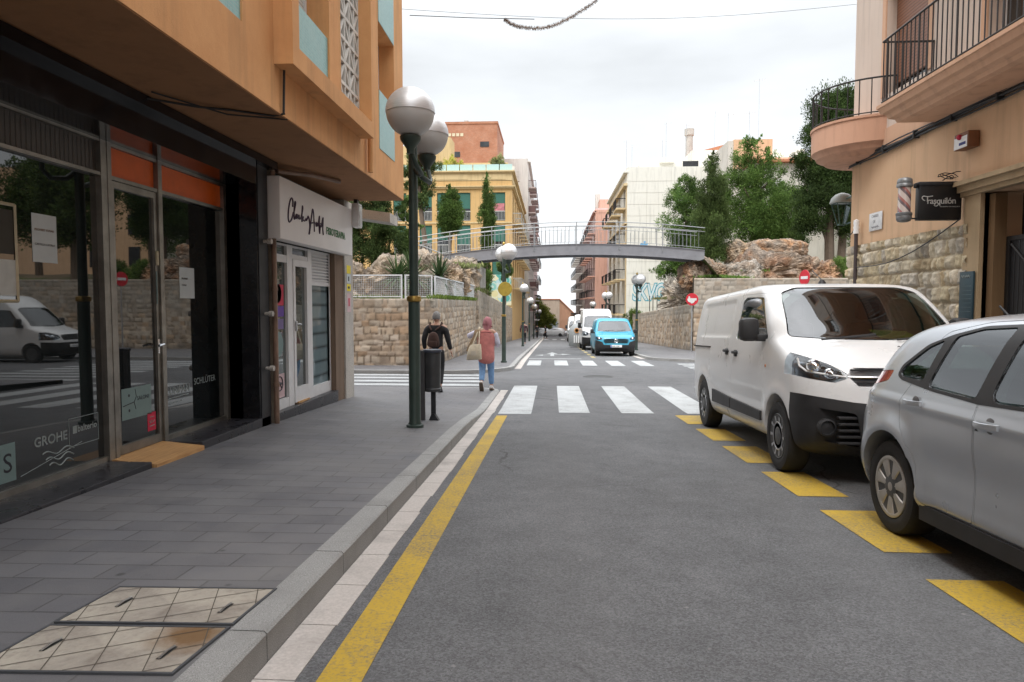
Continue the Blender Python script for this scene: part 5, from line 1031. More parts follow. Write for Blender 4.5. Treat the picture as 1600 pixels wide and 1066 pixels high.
MB().tube([(-.0135,.14-.02*k,-.105+.018*math.sin(k*2.2)) for k in range(15)],.006,4).build('plaque_lettering',plain('plaque_grey',(.2,.2,.22)),PLQ)
CND=thing('cable_riser','dark cable riser pipe with a white ceramic head on the stone plinth','pipe',(5.90,13.72,.0)); MB().tube([(0,0,-.6),(.005,0,1.2),(0,0,2.72)],.036,8).build('pipe',plain('riser_brown',(.06,.045,.045),.6),CND,40); MB().lathe([(.05,2.70),(.055,2.74),(.045,2.78),(.055,2.82),(.045,2.86),(.055,2.9),(.05,2.96),(.0,2.98)],14).build('ceramic_head',WHP,CND,40)
q=MB(); q.tube([(0,-.04,2.05)]+[(.0-.02*math.sin(k/8*3.14),-.04-k*.42,2.05-.20*math.sin(k/8*3.14)+.065*k) for k in range(1,9)],.010,5); q.build('slack_cable',BLKP,CND,40); MB().tube([(0,.04,2.8),(.03,.3,2.72),(.08,.5,2.70)],.011,5).build('feed_cable',BLKP,CND,40)
AL=thing('alarm_box','white and brown alarm box with a red beacon high on the peach wall','alarm box',(5.99,10.25,3.66)); MB().bbox(-.16,0,-.17,.17,-.11,.12,.012).build('box',plain('alarm_brown',(.20,.085,.04),.5),AL,30); MB().box(-.155,-.01,.171,.176,-.10,.11).build('front_plate',WHP,AL); MB().box(-.1635,-.161,-.15,.16,-.10,.06).build('front_panel',WHP,AL); MB().sphere((-.17,.02,.06),.04,14).build('beacon',VIR,AL,60); MB().box(-.1645,-.1636,-.12,.04,-.06,-.02).build('alarm_label',plain('navy_ink',(.03,.04,.2),.6),AL)
LN=thing('wall_lantern','green glazed street lantern bracketed to the corner of the peach building','lantern',(6.08,14.85,3.0)); LN.scale=(.8,.8,.8); GRM=plain('lantern_green',(.045,.10,.085),.45); q=MB()
for a in range(4):
    c,s=math.cos(a*1.5708+.785),math.sin(a*1.5708+.785); q.tube([(.10*c,.10*s,0),(.27*c,.27*s,.56)],.014,6)
for r,z in ((.10,0),(.27,.56)): q.tube([(r*math.cos(a*1.5708+.785),r*math.sin(a*1.5708+.785),z) for a in range(4)],.018,6,closed=True)
q.tube([(.10,0,.02),(.1,-.62,.03)],.018,6); q.tube([(0,0,.62),(.0,-.62,.66)],.018,6); q.build('lantern_frame',GRM,LN,40); MB().lathe([(.30,.56),(.30,.58),(.26,.70),(.16,.79),(.05,.83),(0,.84)],4 if 0 else 20).build('lantern_roof',plain('lantern_roof_grey',(.28,.30,.28),.4),LN,40)
q=MB(); n=4
for a in range(4):
    c0,s0,c1,s1=*[f(a*1.5708+.785) for f in (math.cos,math.sin)],*[f((a+1)*1.5708+.785) for f in (math.cos,math.sin)]; q.quad((.10*c0,.10*s0,0),(.10*c1,.10*s1,0),(.265*c1,.265*s1,.55),(.265*c0,.265*s0,.55))
q.build('lantern_glass',LENS,LN)
# ---------------------------------------------------------------- terraces, walls, rocks
def arr(p): return np.array(p,float)
LEAF=attr_mat('leaf_foliage',.7,30,0,.01,.2,.28,.25); GRASSM=attr_mat('grass_blades',.8,30,0,.01,.2,.3,.2); ROCKM=attr_mat('weathered_rock',.92,11,1.0,.10,.5); EARTH=attr_mat('earth',.95,14,.6,.03,.3); BARK=stucco('grey_bark',(.16,.12,.09),(.10,.075,.055),4,.6)
PALW=[(.41,.31,.22),(.37,.30,.235),(.46,.37,.28),(.33,.26,.195),(.40,.34,.28),(.45,.385,.31),(.39,.28,.19)]
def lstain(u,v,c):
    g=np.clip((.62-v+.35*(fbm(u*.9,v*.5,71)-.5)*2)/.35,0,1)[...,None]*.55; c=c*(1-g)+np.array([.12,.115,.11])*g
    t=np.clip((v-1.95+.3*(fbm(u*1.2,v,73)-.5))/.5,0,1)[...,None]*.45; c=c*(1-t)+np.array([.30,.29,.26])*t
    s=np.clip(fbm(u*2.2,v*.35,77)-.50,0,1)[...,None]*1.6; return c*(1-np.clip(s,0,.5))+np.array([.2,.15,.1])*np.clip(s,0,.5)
def path_fn(pts):
    P=arr(pts); seg=np.hypot(*(P[1:]-P[:-1]).T); L=np.concatenate([[0],np.cumsum(seg)])
    def f(u):
        i=np.clip(np.searchsorted(L,u,side='right')-1,0,len(seg)-1); t=(u-L[i])/seg[i]; p=P[i]+(P[i+1]-P[i])*t[...,None]; d=(P[i+1]-P[i])/seg[i][...,None]; return p,d
    return f,L[-1]
def wall_on_path(name,label,pts,z0f,H,res,seed,top=None,side=1,cat='stone wall',rowh=(.16,.30),stw=(.17,.40),cope=.35,pal=PALW,depth=.022):
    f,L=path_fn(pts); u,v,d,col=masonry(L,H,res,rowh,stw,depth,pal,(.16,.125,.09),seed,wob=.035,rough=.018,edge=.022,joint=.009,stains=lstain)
    p,dr=f(u); n=np.stack([dr[...,1],-dr[...,0]],-1)*side
    k=max(1,len(pts)//1)
    def posf(a,b,dd):
        q=p+n*dd[...,None]; z=z0f(p[...,1])+b
        return np.stack([q[...,0],q[...,1],z],-1)
    P=posf(u,v,d); col2=col
    # coping: fold the top back
    pin=p[:,-1]-n[:,-1]*cope; zt=P[:,-1,2]; cap=np.stack([pin[:,0],pin[:,1],zt+.0],-1)[:,None]; mid=P[:,-1:]-np.concatenate([n[:,-1:]*0.05,np.zeros((len(u),1,1))],-1); back=cap.copy(); back[...,2]-=H
    P=np.concatenate([P,mid+[0,0,.015],cap+[0,0,.015],back],1); cc=np.concatenate([col2,col2[:,-1:]*.9,col2[:,-1:]*.8,col2[:,-1:]*.8],1)
    nu,nv=P.shape[:2]; idx=np.arange(nu*nv).reshape(nu,nv); q=np.stack([idx[:-1,:-1],idx[1:,:-1],idx[1:,1:],idx[:-1,1:]],-1).reshape(-1,4)
    o=grid_obj(name,P.reshape(-1,3),q,cc.reshape(-1,3),STONE); return tag(o,label,cat)
arc=[(-4.7+.9*math.sin(R(a)),22.9-.9*math.cos(R(a))) for a in range(0,91,9)]
wall_on_path('stone_wall','coursed tan stone retaining wall curving round the left corner under the mesh fence',[(-17,22)]+arc+[(-3.85,34.7)],lambda y:-1.0+0*y,2.5,.045,21)
wall_on_path('stone_wall','long grey brown stone wall running along the left street beneath the yellow building',[(-4.3,34.62),(-3.70,34.62),(-3.74,35.2),(-3.78,50),(-3.85,66.4)],lambda y:np.interp(y,[34,70],[-1.25,-2.5]),3.3,.075,23)
wall_on_path('stone_wall','tall block wall carrying the boulders, behind the white van',[(7.4,36.2),(34,36.2)],lambda y:-1.32+0*y,3.98,.06,25,rowh=(.22,.27),stw=(.24,.5))
wall_on_path('stone_wall','lower stone wall receding along the right street behind the blue van',[(7.75,66),(7.5,50),(7.38,36.22)],lambda y:np.interp(y,[34,70],[-1.32,-2.6]),2.76,.075,27)
def ground_field(name,x0,x1,y0,y1,res,zf,cf,kind='structure'):
    nx=int((x1-x0)/res)+1; ny=int((y1-y0)/res)+1; x,y=np.meshgrid(np.linspace(x0,x1,nx),np.linspace(y0,y1,ny),indexing='ij'); z=zf(x,y); c=cf(x,y,z)
    idx=np.arange(nx*ny).reshape(nx,ny); q=np.stack([idx[:-1,:-1],idx[1:,:-1],idx[1:,1:],idx[:-1,1:]],-1).reshape(-1,4)
    return tag(grid_obj(name,np.stack([x,y,z],-1).reshape(-1,3),q,c.reshape(-1,3),EARTH),kind=kind)
def sm(a,b,v): t=np.clip((v-a)/(b-a),0,1); return t*t*(3-2*t)
def earth_col(x,y,z):
    g=fbm(x*.8+40,y*.8,91)[...,None]; k=np.clip((g-.42)*5,0,1); return np.array([.20,.155,.10])*(1-k)+np.array([.085,.115,.03])*k
LZ=lambda x,y:1.42-2.2*sm(44,64,y)+1.35*sm(24,31,y)*sm(-4.0,-5.4,x)*(1-sm(46,56,y))+.5*sm(31,45,y)*sm(-4.2,-6,x)*(1-sm(46,56,y))+.25*(fbm(x*.9,y*.9,5)-.5)*sm(22.5,24,y)
ground_field('terrain',-32,-3.9,22.3,66.8,.35,LZ,earth_col)
RZ=lambda x,y:np.maximum(1.25-.03*(y-36),0)*(1-sm(7.7,9.2,x+.35*sm(36,38,y)*0))+2.58*sm(7.7,9.2,x+np.where(y<38,1.3,0)-3.2*sm(44,52,y))+.9*sm(40,48,y)*sm(9,12,x)+.25*(fbm(x*.9,y*.9,6)-.5)
ground_field('terrain',7.62,40,36.45,69.8,.35,RZ,earth_col)
from mathutils import noise as MN
def rock(label,c,s,seed,sub=5,strata=.0,rough=.33,pal=((.33,.26,.20),(.40,.215,.11),(.24,.21,.18)),name='boulder',cat='rock',rz=0,group=None):
    bm=bmesh.new(); bmesh.ops.create_icosphere(bm,subdivisions=sub,radius=1); col=[]; o=Vector((seed*7.31,seed*3.7,seed*1.9)); pa=[Vector(p) for p in pal]
    for v in bm.verts:
        p=v.co.copy(); box=Vector((math.copysign(abs(p.x)**.66,p.x)*s[0],math.copysign(abs(p.y)**.66,p.y)*s[1],math.copysign(abs(p.z)**.62,p.z)*s[2])); q=box*1.05+o; mn=min(s)
        h=rough*mn*(1.5*MN.fractal(q*.75,.9,2.1,3)+.9*(.3-abs(MN.noise(q*1.9)))+.8*(.3-abs(MN.noise(q*4.3)))+.5*(.3-abs(MN.noise(q*9.1)))+.35*MN.fractal(q*15,.9,2.1,2))
        if strata: h+=strata*mn*2.5*(abs(math.sin(box.z*9/mn*.55+2.2*MN.noise(q*.9)))-.5)
        d=Vector((p.x/s[0],p.y/s[1],p.z/s[2])).normalized(); v.co=box+d*h
        n=MN.fractal(q*1.6,.8,2,4)*.9+.35; m=MN.noise(q*3.3+Vector((9,2,1)))
        c1=pa[0].lerp(pa[1],min(1,max(0,n+.25*m-.25*max(0,p.z)))); c1=c1.lerp(pa[2],min(.8,max(0,m*1.3+.35*p.z))); col.append(tuple(c1*(1+.55*MN.noise(q*5)+.3*MN.noise(q*12))))
    bm.transform(Matrix.Rotation(rz,4,'Z')); me=bpy.data.meshes.new('r'); bm.to_mesh(me); bm.free(); a=me.color_attributes.new('tint','FLOAT_COLOR','POINT')
    for i,k in enumerate(col): a.data[i].color=(*k,1)
    me.polygons.foreach_set('use_smooth',[True]*len(me.polygons)); me.set_sharp_from_angle(angle=R(32)); ob=meshobj(name,me,ROCKM); ob.location=c; return tag(ob,label,cat,group)
rock('flat layered ochre rock slab crowning the right outcrop',(12.75,40.2,4.42),(1.65,1.2,.52),3,6,.05,.22)
rock('rounded ochre boulder beside the crowning slab on the right',(10.55,39.8,4.15),(.72,.7,.66),4,6,0,.26,((.40,.32,.24),(.46,.29,.15),(.29,.25,.21)))
rock('broad rust streaked rock mass under the slab on the right',(12.5,39.6,2.95),(2.75,1.8,.98),5,6,.012,.34,((.30,.235,.18),(.36,.185,.10),(.22,.19,.165)))
rock('grey ledge of rock left of the rust streaked mass',(10.2,38.7,2.95),(1.35,1.1,.62),6,6,.01,.36,((.38,.34,.30),(.36,.24,.15),(.27,.25,.22)))
rock('small rocks where the cypress stands above the tall wall',(8.35,38.2,2.85),(1.15,1.1,.75),7,6,.01,.36)
rock('rust coloured rock at the right end above the tall wall',(14.6,38.6,2.9),(1.0,.9,.62),8,6,.01,.4,((.38,.24,.15),(.44,.22,.12),(.25,.2,.17)))
rock('rubble slope tumbling beside the lower right wall',(8.25,41.5,1.75),(.75,2.6,.75),9,5,.05,.5,((.36,.31,.26),(.40,.30,.2),(.24,.22,.19)))
rock('pale rubble ridge under the right end of the footbridge',(9.0,47.5,1.8),(1.0,3.2,1.0),10,5,.05,.5,((.42,.38,.33),(.40,.33,.25),(.26,.24,.21)))
LP=((.36,.30,.24),(.40,.27,.16),(.25,.22,.19))
rock('folded ochre outcrop at the left end of the footbridge',(-5.45,31.2,2.35),(1.25,1.7,.92),12,6,.05,.45,LP,rz=.3)
rock('pale rocks right behind the left fence',(-6.3,26.5,2.0),(1.3,1.0,.75),13,5,.06,.45,LP)
rock('low grey rocks behind the fence near the shop corner',(-8.2,25.6,1.9),(1.3,.9,.8),14,5,.06,.45,LP)
rock('rubble heap below the left bridge handrail',(-6.8,33.5,3.0),(1.7,1.5,.7),15,5,.05,.5,LP)
rock('brown ledge of rock behind the long fence run',(-4.85,27.6,1.75),(.55,1.4,.6),16,5,.06,.5,LP)
rock('stacked rocks where the bridge abutment meets the wall',(-4.9,35.6,2.6),(.7,1.5,.95),17,5,.06,.45,LP)
# ---------------------------------------------------------------- foliage
def leaf_mesh(C,dirs,size,asp,rs,tint,jit=.5):
    """one bent leaf-sized quad at each point"""
    n=len(C); a=dirs+rs.normal(0,jit,(n,3)); a/=np.linalg.norm(a,axis=1)[:,None]+1e-9; r=rs.normal(0,1,(n,3)); b=np.cross(a,r); b/=np.linalg.norm(b,axis=1)[:,None]+1e-9
    L=size*rs.uniform(.6,1.3,(n,1)); W=L*asp; P=np.stack([C-a*L*.5,C+b*W*.5,C+a*L*.5,C-b*W*.5],1).reshape(-1,3); q=np.arange(n*4).reshape(n,4); return P,q,np.repeat(tint,4,axis=0)
def crown(name,blobs,n,size,asp,cA,cB,parent,seed,up=.3,shell=.55,per=9,spread=.16,lump=.38,rag=1.0):
    rs=np.random.RandomState(seed); B0=np.array([b[:6] for b in blobs],float); SB=[]
    for b in B0:       # every mass of foliage is broken into uneven sprays of its own
        k=max(7,int(9+6*b[3])); dd=rs.normal(0,1,(k,3)); dd/=np.linalg.norm(dd,axis=1)[:,None]; rr=rs.uniform(.45,.62+.46*rag,(k,1)); f=rs.uniform(.42-.16*rag,.55-.05*rag,(k,1)); c=b[:3]+dd*b[3:6]*rr; rad=b[3:6]*f; rad[:,2]=np.maximum(rad[:,2],rad[:,0])*rs.uniform(.8,1.5,k); SB.append(np.concatenate([c,rad],1)); SB.append(np.concatenate([b[:3],b[3:6]*.5])[None])
    B=np.concatenate(SB); w=B[:,3]*B[:,4]*B[:,5]; w=w**.7; w/=w.sum(); n=int(n*4.0); size*=.62; asp*=1.15; per=22; spread=.21; shell=.35; tone=rs.uniform(.62,1.32,(len(B),1)); m=max(20,n//per)
    bi=rs.choice(len(B),m,p=w); d=rs.normal(0,1,(m,3)); d/=np.linalg.norm(d,axis=1)[:,None]
    ph=np.arctan2(d[:,1],d[:,0]); lum=1+lump*(fbm(ph*1.6+bi*3.1+10,d[:,2]*2.2+bi*1.7+seed,seed,3)-.47)*2
    r=(shell+(1-shell)*rs.rand(m)**.7)*lum; C=B[bi,:3]+d*B[bi,3:6]*r[:,None]
    k=rs.rand(m,1); t=(np.array(cA)*(1-k)+np.array(cB)*k)*np.array([1.6,1.42,1.15]); t=t*rs.uniform(.7,1.25,(m,1))*tone[bi]; sp=B[bi,3:6].mean(1)*spread
    C2=np.repeat(C,per,0)+rs.normal(0,1,(m*per,3))*np.repeat(sp,per)[:,None]; D=np.repeat(d,per,0); D[:,2]+=up
    P,q,T=leaf_mesh(C2,D,size,asp,rs,np.repeat(t,per,0)*rs.uniform(.85,1.15,(m*per,1)))
    return grid_obj(name,P,q,T,LEAF,parent,False)
def tree(name,label,loc,trunk,limbs,blobs,n,size,asp,cA,cB,seed,group=None,up=.8,cat='tree',**k):
    t=thing(name,label,cat,loc,0,group); b=MB()
    for pts,r in [trunk]+limbs: b.tube(pts,r,7)
    b.build('trunk',BARK,t,50); crown('crown',blobs,n,size,asp,cA,cB,t,seed,up,**k); return t
DG=(.030,.060,.022); MG=(.055,.105,.035); LG=(.085,.150,.045); BG=(.045,.085,.035)
def cyp(label,x,y,z,h,r,n,seed,cA=DG,cB=MG,th=.5,prof=None,size=.17,group=None):
    bl=[]; prof=prof or ((.0,.55),(.12,.85),(.3,1),(.5,.92),(.68,.72),(.83,.48),(.95,.22)); H=h-th
    for i,(a,k) in enumerate(prof): bl.append((random.uniform(-.1,.1)*r,random.uniform(-.1,.1)*r,th+H*a,r*k,r*k,H*.13))
    return tree('cypress_tree',label,(x,y,z),([(0,0,-.3),(.02,0,th),(0,.02,th+H*.7)],[.13,.11,.03]),[([(0,0,th*.6),(.25*r,.1,th+H*.2)],[.06,.03]),([(0,0,th*.6),(-.25*r,-.1,th+H*.25)],[.06,.03])],bl,n,size,.34,cA,cB,seed,group,up=1.4,rag=.35)
cyp('dark bushy cypress in front of the right end of the footbridge',8.95,39.3,2.55,6.9,1.08,15000,31,(.035,.062,.022),(.065,.105,.038),1.0,((.0,.55),(.10,.85),(.25,.98),(.45,1),(.62,.9),(.78,.68),(.90,.42),(.98,.15)))
tree('conifer_tree','tall spreading bright green conifer behind the boulders on the right',(13.4,47,3.3),([(0,0,-.5),(.1,0,3),(0,0,7.5)],[.24,.2,.05]),[([(0,0,2+k),(.9*math.cos(k*2.1),.9*math.sin(k*2.1),3+k),(1.9*math.cos(k*2.1),1.5*math.sin(k*2.1),3.6+k)],[.08,.06,.02]) for k in range(5)],
 [(-.2,0,8.4,.75,.7,.75),(-.5,.1,7.3,1.0,.9,.7),(.9,0,6.9,.95,.9,.8),(-1.1,.1,6.2,1.1,1,.8),(.4,-.2,6.0,1.3,1.1,.9),(1.5,0,5.6,1.2,1.1,1.0),(-.8,-.2,5.0,1.5,1.2,.9),(.9,-.3,4.6,1.6,1.2,.9),(2.3,0,4.4,1.2,1.1,.7),(0,-.2,3.6,2.0,1.4,.8),(2.4,-.1,3.2,1.3,1.1,.7),(2.9,0,5.3,.6,.6,.35),(3.1,0,4.0,.6,.6,.35),(-1.7,0,5.3,.7,.6,.4),(.9,-.2,2.5,2.0,1.3,.7),(-1.3,0,3.6,1.0,.9,.8),(.2,.2,9.0,.4,.4,.5),(1.05,0,7.9,.45,.45,.7)],24000,.20,.34,(.050,.105,.030),(.095,.170,.050),33,lump=.5,shell=.45)
tree('conifer_tree','rounded green conifer seen through the bridge railing on the right',(9.6,50,1.4),([(0,0,-.5),(0,0,4),(0,0,7)],[.22,.18,.05]),[([(0,0,2),(-1.2,-.3,2.4)],[.07,.03])],[(.1,0,8.5,.8,.8,.7),(-.1,0,7.5,1.15,1.1,.9),(.2,0,6.4,1.35,1.2,1.0),(-.3,0,5.3,1.4,1.2,1.0),(.3,0,4.2,1.4,1.2,1.0),(-.8,-.2,3.0,1.2,1.0,.6),(-1.6,-.4,2.3,.9,.8,.45),(.4,0,2.6,1.2,1,.7)],15000,.2,.34,(.04,.09,.028),(.085,.15,.045),35,shell=.5)
tree('pine_tree','tall dark pine with bare lower trunks behind the peach corner building',(16.2,41,2.6),([(0,0,-.5),(-.1,0,3),(.1,0,8),(.2,0,11)],[.30,.26,.16,.05]),[([(.6,.2,-.5),(.75,.2,2.6),(.9,.1,6.5)],[.26,.22,.08])]+[([(-.1,0,1.6+.3*k),(-.5-.18*k,-.2,3.0+.3*k),(-1.1-.12*k,-.3,4.6+.25*k)],[.05,.035,.012]) for k in range(5)],
 [(.6,0,10.2,1.25,1.2,.8),(-.3,0,9.6,1.5,1.4,.8),(1.0,0,8.8,1.7,1.6,1.0),(-1.1,0,8.6,.9,.9,.7),(.2,0,8.0,1.6,1.4,.9),(-1.8,0,7.2,.75,.7,.7),(-.9,0,6.3,1.3,1.2,.9),(.8,0,6.3,1.7,1.4,1.1),(-1.3,-.1,4.9,1.25,1.2,.9),(.3,-.2,4.7,1.6,1.3,1.0),(-1.4,-.2,3.6,1.1,1.0,.7),(.9,0,3.6,1.2,1.1,.6),(-1.9,-.2,2.4,.75,.8,.6),(-2.3,0,1.3,.8,.8,.6)],40000,.2,.34,(.019,.040,.014),(.042,.076,.024),37,rag=.3)
for i,(x,y,z,r) in enumerate(((15.5,38.3,2.9,.75),(16.6,38.6,2.9,.9),(17.4,38.2,3.1,.8))):
    t=thing('shrub',('feathery green shrub nearest the boulders above the tall wall','middle feathery green shrub above the tall wall','feathery green shrub closest to the peach building above the wall')[i],'shrub',(x,y,2.45),0,'shrubs on the right terrace'); MB().tube([(0,0,0),(.05,0,.5)],.03,5).build('stem',BARK,t); crown('crown',[(0,0,z-2.2,r,r*.8,r*.75),(.3,.1,z-2.5,r*.8,r*.7,r*.6)],3500,.16,.22,(.06,.12,.03),(.13,.21,.07),t,40+i,up=.8)
# left terrace planting
tree('conifer_tree','dark clumped conifer rising behind the fence beside the shop corner',(-6.9,27.0,1.6),([(0,0,-.3),(-.2,0,1.2),(-.2,0,3.5)],[.13,.11,.04]),[([(.35,0,-.2),(.3,0,1.0),(.5,.0,2.4)],[.09,.07,.03]),([(-.6,.1,-.2),(-.7,.1,1.2),(-.6,0,2.5)],[.08,.06,.03])],[(-.6,0,3.9,.75,.7,.7),(.1,0,3.5,.75,.7,.8),(-.5,-.1,2.8,.9,.8,.7),(.35,0,2.5,.7,.7,.7),(-.3,-.2,1.9,.85,.8,.6),(-1.1,0,2.2,.7,.7,.7),(.5,.1,1.6,.45,.45,.45),(-.2,0,4.6,.6,.6,.5)],15000,.13,.34,(.024,.05,.02),(.055,.092,.035),41,lump=.45)
tree('conifer_tree','slim light green conifer with two puffs of foliage beside the dark one',(-5.75,27.5,1.6),([(0,0,-.3),(.02,0,1.3),(0,0,3.3)],[.06,.05,.02]),[],[(.0,0,3.3,.42,.4,.38),(-.1,0,2.55,.42,.4,.38),(.22,0,2.85,.25,.25,.22),(-.15,0,1.9,.5,.45,.4),(-.3,0,3.9,.4,.4,.4)],5200,.12,.34,(.04,.085,.03),(.075,.13,.045),43)
tree('tall_tree','tall bare trunked tree behind the street lamp with clumps at the top',(-9.6,50,3.0),([(0,0,-.5),(.3,0,3),(-.1,0,6),(0,0,8.8)],[.26,.2,.15,.05]),[([(-.05,0,5.5),(.4,0,6.6),(.8,0,7.4)],[.08,.06,.03]),([(-.05,0,5.8),(-.6,0,6.8)],[.07,.03])],[(-.2,0,8.9,.85,.8,.65),(-.8,0,8.1,.65,.6,.5),(.6,0,8.2,.8,.7,.55),(.2,0,7.3,.8,.7,.6),(-.7,0,6.9,.5,.5,.4),(.3,0,6.3,.7,.6,.55),(.15,0,5.5,.45,.4,.4)],8500,.19,.34,(.04,.07,.03),(.07,.115,.045),45,lump=.5)
cyp('round headed cypress on a bare trunk before the yellow building',-7.6,51,3.0,7.0,.98,7500,47,(.035,.075,.022),(.07,.125,.035),3.6,((.1,.8),(.25,1),(.45,1),(.62,.88),(.78,.65),(.92,.3)),.2)
cyp('slender pointed cypress before the yellow building next to the bridge',-4.95,52,1.2,9.7,.72,9500,49,(.035,.07,.022),(.065,.115,.035),1.4,((.0,.6),(.12,.75),(.28,.8),(.45,.85),(.6,1.0),(.74,.85),(.86,.55),(.96,.22)),.2)
def fan_plant(label,x,y,z,s,n,seed,cA=(.05,.09,.035),cB=(.10,.15,.06),w=.07,group='yuccas on the left terrace'):
    t=thing('yucca',label,'plant',(x,y,z),0,group); rs=np.random.RandomState(seed); MB().tube([(0,0,-.2),(.03,0,s*.55)],[.07,.06],7).build('stem',BARK,t,50); P=[];q=[];T=[]
    for i in range(n):
        a=rs.uniform(0,6.283); e=rs.uniform(-.35,1.45); L=s*rs.uniform(.65,1.0); d=np.array([math.cos(a)*math.cos(e),math.sin(a)*math.cos(e),math.sin(e)]); sd=np.array([-math.sin(a),math.cos(a),0])*w*.5; o=np.array([.03,0,s*.5+rs.uniform(-.12,.1)]); tc=np.array(cA)+(np.array(cB)-np.array(cA))*rs.rand()
        for k in range(4):
            f0,f1=k/4,(k+1)/4; g=lambda f:o+d*L*f+np.array([0,0,-.32*L*f*f*max(.2,math.cos(e))]); w0=1-f0**2;w1=1-f1**2; b=len(P); P+= [g(f0)-sd*w0,g(f0)+sd*w0,g(f1)+sd*w1,g(f1)-sd*w1]; q.append([b,b+1,b+2,b+3]); T+=[tc]*4
    grid_obj('leaves',np.array(P),np.array(q),np.array(T),LEAF,t,False); return t
fan_plant('spiky green yucca nearest the dark conifer',-5.75,25.2,1.7,1.25,95,51,w=.09); fan_plant('spiky green yucca just left of the street lamp pole',-5.1,24.9,1.72,1.25,100,52,w=.09); fan_plant('dark spiky yucca just right of the street lamp pole',-4.25,25.6,1.8,1.15,90,53,(.035,.07,.03),(.07,.11,.045),w=.09); fan_plant('small spiky yucca hidden low behind the lamp pole',-4.55,25.6,1.45,.8,60,54)
def tuft(name,pts,n,size,seed,cA,cB,kind='stuff',w=.25):
    rs=np.random.RandomState(seed); C=[]
    for (x,y,z,rx,ry) in pts: 
        m=int(n/len(pts)); C.append(np.stack([x+rs.normal(0,rx,m),y+rs.normal(0,ry,m),np.full(m,z)+rs.uniform(0,size*.4,m)],-1))
    C=np.concatenate(C); k=rs.rand(len(C),1); T=np.array(cA)*(1-k)+np.array(cB)*k; D=np.tile([0,0,1.],(len(C),1)); P,q,T2=leaf_mesh(C,D,size,w,rs,T,.45); return tag(grid_obj(name,P,q,T2,GRASSM,None,False),kind=kind)
tuft('grass',[(-15+.9*k,22.45+.12*(k%3),1.52,.5,.14) for k in range(12)]+[(-3.95,23.4+1.3*k,1.55,.09,.6) for k in range(9)],9000,.16,61,(.09,.15,.03),(.19,.25,.06))
tuft('grass',[(8.6,37.0,2.75,.45,.15),(9.5,37.0,2.7,.4,.12),(10.9,38.0,3.1,.3,.15)],2200,.2,62,(.08,.16,.03),(.17,.27,.06)); tuft('grass',[(8.1,44,1.7,.3,2),(8.3,49,1.7,.4,2)],2500,.2,63,(.14,.15,.06),(.2,.2,.09)); tuft('grass',[(-4.4,36.0,3.3,.3,.5),(-5.0,34.0,3.2,.5,.3),(-3.9,37.5,2.0,.08,1.2)],1800,.3,64,(.15,.18,.07),(.26,.28,.12))
t=thing('shrub','green shrub hanging over the low wall by the white gable','shrub',(8.0,66.5,-.6),0); MB().tube([(0,0,-.3),(0,0,.5)],.04,5).build('stem',BARK,t); crown('crown',[(0,0,.6,.9,.9,.7),(-.3,.2,.0,.5,.6,.5)],2200,.2,.4,(.06,.11,.04),(.12,.19,.06),t,66)
t=thing('climbing_plant','green creeper trailing from the balcony corner of the yellow building','plant',(-4.1,61,2.4),0); MB().tube([(0,0,-3.2),(0,0,2)],.05,5).build('stem',BARK,t); crown('crown',[(-.1,0,2.2,.7,.8,.6),(.1,0,1.6,.5,.7,.5)],3500,.2,.4,(.04,.08,.03),(.09,.14,.05),t,67)
# ---------------------------------------------------------------- mesh fence on the left wall
WFM=plain('fence_white',(.56,.58,.60),.5); 
def fence_panel(a,b,z0,z1,label,sp=.06):
    A=Vector((*a,0));Bv=Vector((*b,0)); L=(Bv-A).length; d=(Bv-A)/L; t=thing('fence_panel',label,'fence',((a[0]),(a[1]),z0),math.atan2(d.y,d.x),'white mesh fence panels on the left wall'); h=z1-z0; f=MB(); w=.028
    f.box(0,.05,-w,w,-.1,h); f.box(L-.06,L-.01,-w,w,-.1,h); f.box(.05,L-.06,-w,w,h-.05,h); f.box(.05,L-.06,-w,w,.04,.08); f.build('frame',WFM,t); m=MB(); x=.05+sp
    while x<L-.06: m.box(x-.0035,x+.0035,-.0035,.0035,.08,h-.05); x+=sp
    z=.08+sp
    while z<h-.05: m.box(.05,L-.06,-.003,.003,z-.0035,z+.0035); z+=sp
    m.build('wire_mesh',WFM,t); return t
for i,(a,b_) in enumerate((((-9.9,22.15),(-7.36,22.15)),((-7.3,22.15),(-4.87,22.15)),((-4.8,22.15),(-3.95,22.55)))): fence_panel(a,b_,1.52,2.30,('mesh fence panel partly behind the shop corner','mesh fence panel between the shop corner and the street lamp','short mesh fence panel right of the lamp pole at the wall corner')[i])
for i in range(5): fence_panel((-3.9+.0*i,22.7+2.4*i),(-3.9,25.05+2.4*i),1.53,2.28-.0*i,'mesh fence panel running along the street, %s of five from the corner'%('first','second','third','fourth','last')[i],.08)
